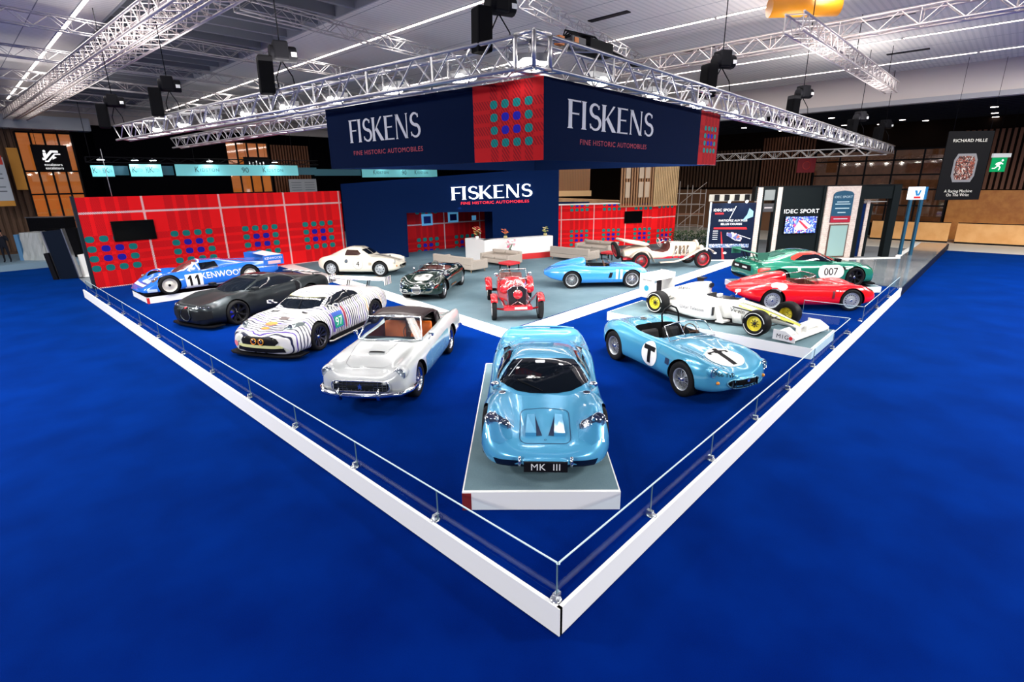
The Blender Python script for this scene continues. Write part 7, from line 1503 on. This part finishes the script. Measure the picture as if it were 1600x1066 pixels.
# poster wall left of the booth
Q1, Q2 = cw(9.75,25.9), cw(11.85,25.75); d = Q2-Q1; Lq = d.length; O2 = Matrix.Translation((Q1.x,Q1.y,0)) @ Matrix.Rotation(math.atan2(d.y,d.x), 4, 'Z')
po = thing('poster_wall', 'dark blue racing poster wall with white edge beside the booth', 'poster', (0,0,0)); po.matrix_world = O2
MB().box(0,Lq,0,.1,FZ,FZ+2.75).build('board', mat('poster_navy', (.002,.007,.026), .45, spec=.15), po); MB().box(-.05,.0,-.02,.1,FZ,FZ+2.8).build('lit_edge', mat('edge_white', (.8,.9,.95), .4, emit=(.7,.9,1), estr=.6), po); MB().box(-.05,Lq,-.25,0,FZ,FZ+.03).build('foot', WHITE, po)
m = MB(); text_on(m, 'IDEC SPORT', .17, (.62,-.006,FZ+2.42), (1,0,0), (0,0,1), True, 1, 1.1); text_on(m, 'PARTICIPEZ AUX PLUS', .135, (1.08,-.006,FZ+1.92), (1,0,0), (0,0,1), True); text_on(m, 'BELLES COURSES', .135, (1.02,-.006,FZ+1.75), (1,0,0), (0,0,1), True)
for k in range(5): m.box(.18,.42,-.008,-.004,FZ+1.42-.1*k,FZ+1.44-.1*k)
m.prism([(1.05,FZ+1.35),(1.07,FZ+1.37),(2.0,FZ+1.05),(2.0,FZ+1.03)], -.008, -.004, 'y'); m.prism([(.9,FZ+2.0),(.92,FZ+2.0),(1.18,FZ+2.6),(1.15,FZ+2.6)], -.008, -.004, 'y'); m.prism(circle(.38,FZ+.36,.08,10,.05), -.008, -.004, 'y'); m.prism(circle(.85,FZ+.36,.09,10,.05), -.008, -.004, 'y')
m.build('lettering', mat('sign_white', (.9,.9,.9), .4, emit=(1,1,1), estr=.6), po, fix=False)
m = MB(); m.prism([(.2,FZ+1.60),(1.75,FZ+1.60),(1.8,FZ+1.50),(.2,FZ+1.52)], -.007, -.003, 'y'); m.prism([(.2,FZ+2.22),(.62,FZ+2.22),(.60,FZ+2.30),(.2,FZ+2.30)], -.007, -.003, 'y'); m.prism([(.55,FZ+1.4),(.58,FZ+1.4),(.86,FZ),(.74,FZ)], -.007, -.003, 'y'); m.build('red_graphics', mat('poster_bright_red', (.6,.015,.02), .4), po)
m = MB(); m.prism([(.85,FZ+1.35),(1.3,FZ+1.32),(1.6,FZ+1.1),(1.55,FZ+.92),(1.25,FZ+.98),(.85,FZ+1.22)], -.009, -.005, 'y'); m.build('pictured_car', screen_img('poster_car', (.10,.12,.30), ((.5,(.5,.5,.6)),(.75,(.55,.12,.08))), 9., .15), po)
m = MB(); m.box(.05,1.95,-.008,-.003,FZ+.62,FZ+.80); m.build('picture_row', screen_img('poster_row', (.25,.35,.5), ((.5,(.08,.12,.25)),(.8,(.6,.6,.65))), 24., .15), po); m = MB(); m.prism([(1.5,FZ+1.9),(2.0,FZ+2.1),(2.0,FZ+2.35),(1.8,FZ+2.5),(1.72,FZ+2.2)], -.008, -.003, 'y'); m.build('picture_swoosh', mat('swoosh_blue', (.25,.5,.65), .4), po)
for x in (.75,1.55): MB().cyl((x,-.3,FZ+2.85),(x,-.22,FZ+2.80), .05, n=10).build('poster_lamp', SL, po); light('poster_lamp_source', 'SPOT', (O2 @ Vector((x,-.28,FZ+2.78))), 14, (.6,.85,1), (O2 @ Vector((x,0,FZ+2.2))), .04, None, 1.9)
ck = thing('checkered_strip', 'black and white chequered strip above the poster wall', 'sign', (0,0,0)); ck.matrix_world = O2
MB().box(0,Lq,.5,.55,FZ+2.82,FZ+3.15).build('board', mat('check_cream', (.42,.40,.35), .6), ck); m = MB()
for k in range(4): m.box(.25+.48*k,.49+.48*k,.48,.5,FZ+2.84,FZ+3.13)
m.build('black_squares', INK, ck)
# lit box sign and its posts right of the booth
p = cw(20.1,26.6); t = thing('gate_sign', 'small lit white sign box on tall blue posts right of the booth', 'sign', (p.x,p.y,0), CAMR)
for x in (-.25,.30): MB().box(x,x+.12,0,.12,FZ,FZ+2.75).build('post', mat('post_blue', (.01,.07,.13), .4), t)
MB().box(-.30,.35,-.05,.2,FZ+2.75,FZ+3.35).build('sign_box', mat('lit_box', (.8,.85,.9), .4, emit=(.8,.9,1), estr=1.1), t); MB().box(.35,.50,-.05,.2,FZ+2.75,FZ+3.35).build('sign_side', mat('box_blue', (.02,.2,.45), .4), t); MB().box(-.15,.2,-.06,-.05,FZ+2.80,FZ+2.9).build('red_mark', mat('poster_bright_red', (.6,.015,.02), .4), t)
MB().prism([(-.15,FZ+3.2),(-.02,FZ+3.2),(.03,FZ+3.0),(.10,FZ+3.2),(.2,FZ+3.2),(.12,FZ+2.93),(-.05,FZ+2.93)], -.06, -.05, 'y').build('blue_mark', mat('box_blue', (.02,.2,.45), .4), t)
# watch banner and exit sign
p = cw(20.75,26.2); t = thing('watch_banner', 'black hanging banner picturing a wristwatch at far right', 'banner', (p.x,p.y,0), CAMR); zb, zt = FZ+2.72, FZ+5.85
MB().box(0,2.15,0,.04,zb,zt).build('cloth', mat('banner_black', (.004,.004,.005), .6), t)
def hexa(w, h, cx, cz): return [(cx-w*.38,cz-h/2),(cx+w*.38,cz-h/2),(cx+w*.5,cz-h*.28),(cx+w*.5,cz+h*.28),(cx+w*.38,cz+h/2),(cx-w*.38,cz+h/2),(cx-w*.5,cz+h*.28),(cx-w*.5,cz-h*.28)]
m = MB(); m.prism(hexa(1.12,1.3,1.08,4.55), -.012, -.002, 'y'); m.build('watch_case', mat('watch_grey', (.16,.16,.17), .4), t); m = MB(); m.prism(hexa(.92,1.08,1.08,4.55), -.018, -.012, 'y'); m.build('watch_face', screen_img('watch_face', (.03,.01,.01), ((.6,(.20,.05,.03)),(.8,(.25,.22,.2)),(.92,(.5,.45,.4))), 24., .1), t)
m = MB(); text_on(m, 'RICHARD MILLE', .20, (1.08,-.005,5.78), (1,0,0), (0,0,1), True, 1.0, 1.15); text_on(m, 'A Racing Machine', .19, (1.05,-.005,3.48), (1,0,0), (0,0,1), True); text_on(m, 'On The Wrist', .19, (1.05,-.005,3.30), (1,0,0), (0,0,1), True); m.build('lettering', mat('banner_letter', (.6,.58,.52), .5), t, fix=False)
for x in (.2,1.95): MB().cyl((x,.02,zt),(x,.02,7.99 if False else 9.34), .008).build('hanger', BLACK, t)
p = cw(27.6,31.3); t = thing('exit_sign', 'green hanging emergency exit sign with running figure at far right', 'sign', (p.x,p.y,0), CAMR); z0 = FZ+4.02
MB().box(0,.85,0,.05,z0,z0+.78).build('green_board', mat('exit_green', (.0,.28,.09), .4, emit=(0,.4,.12), estr=.35), t); MB().box(-.03,1.0,-.03,.08,z0+.78,z0+1.0).build('top_box', mat('exit_top', (.6,.62,.62), .4, emit=(.7,.7,.7), estr=.35), t)
m = MB(); m.prism(circle(.60,z0+.62,.06,10), -.01, 0, 'y')
for q in ([(.52,.55),(.36,.52),(.30,.34),(.40,.30),(.56,.44)],[(.36,.52),(.22,.42),(.26,.38),(.38,.46)],[(.54,.52),(.68,.44),(.66,.40),(.50,.46)],[(.38,.34),(.22,.22),(.08,.22),(.08,.17),(.24,.17),(.42,.30)],[(.38,.34),(.50,.24),(.46,.08),(.51,.08),(.57,.26),(.44,.36)]): m.prism([(a,b+z0) for a,b in q], -.01, 0, 'y')
hang(t, (.1,.85), z0+1.0, 7.75); m.build('running_figure', mat('sign_white', (.9,.9,.9), .4, emit=(1,1,1), estr=.6), t)
for lb, x, y, w in (('small red and black hanging sign left of the dim windows', 26.3, 39.5, 1.3),):
    p = cw(x-5.5,y); t = thing('red_sign', lb, 'sign', (p.x,p.y,0), CAMR); MB().box(0,w,0,.05,4.55,5.55).build('board', mat('sign_dark_red', (.30,.01,.02), .5), t); hang(t, (.1,w-.1), 5.55, 7.99 if False else 7.7, .03); MB().lathe([(.24,-.01),(.30,-.01),(.30,0),(.24,0)], (w/2,-.01,5.05), 'y', 20).build('ring_mark', mat('sign_red', (.6,.05,.05), .5), t)
# ------------------------------------------------------------------ the cars stand here
GT_LOC, GT_DEG = place(2.78, 2.52, .256), -139.4
gt40(); f250(); v97(); dbr9(); chiron(); p962(); cobra_t(); cobra4(); ctype(); mondial(); red_racer(); brawn(); alfa(); ssk()
for _m in list(bpy.data.meshes):
    if _m.users == 0: bpy.data.meshes.remove(_m)
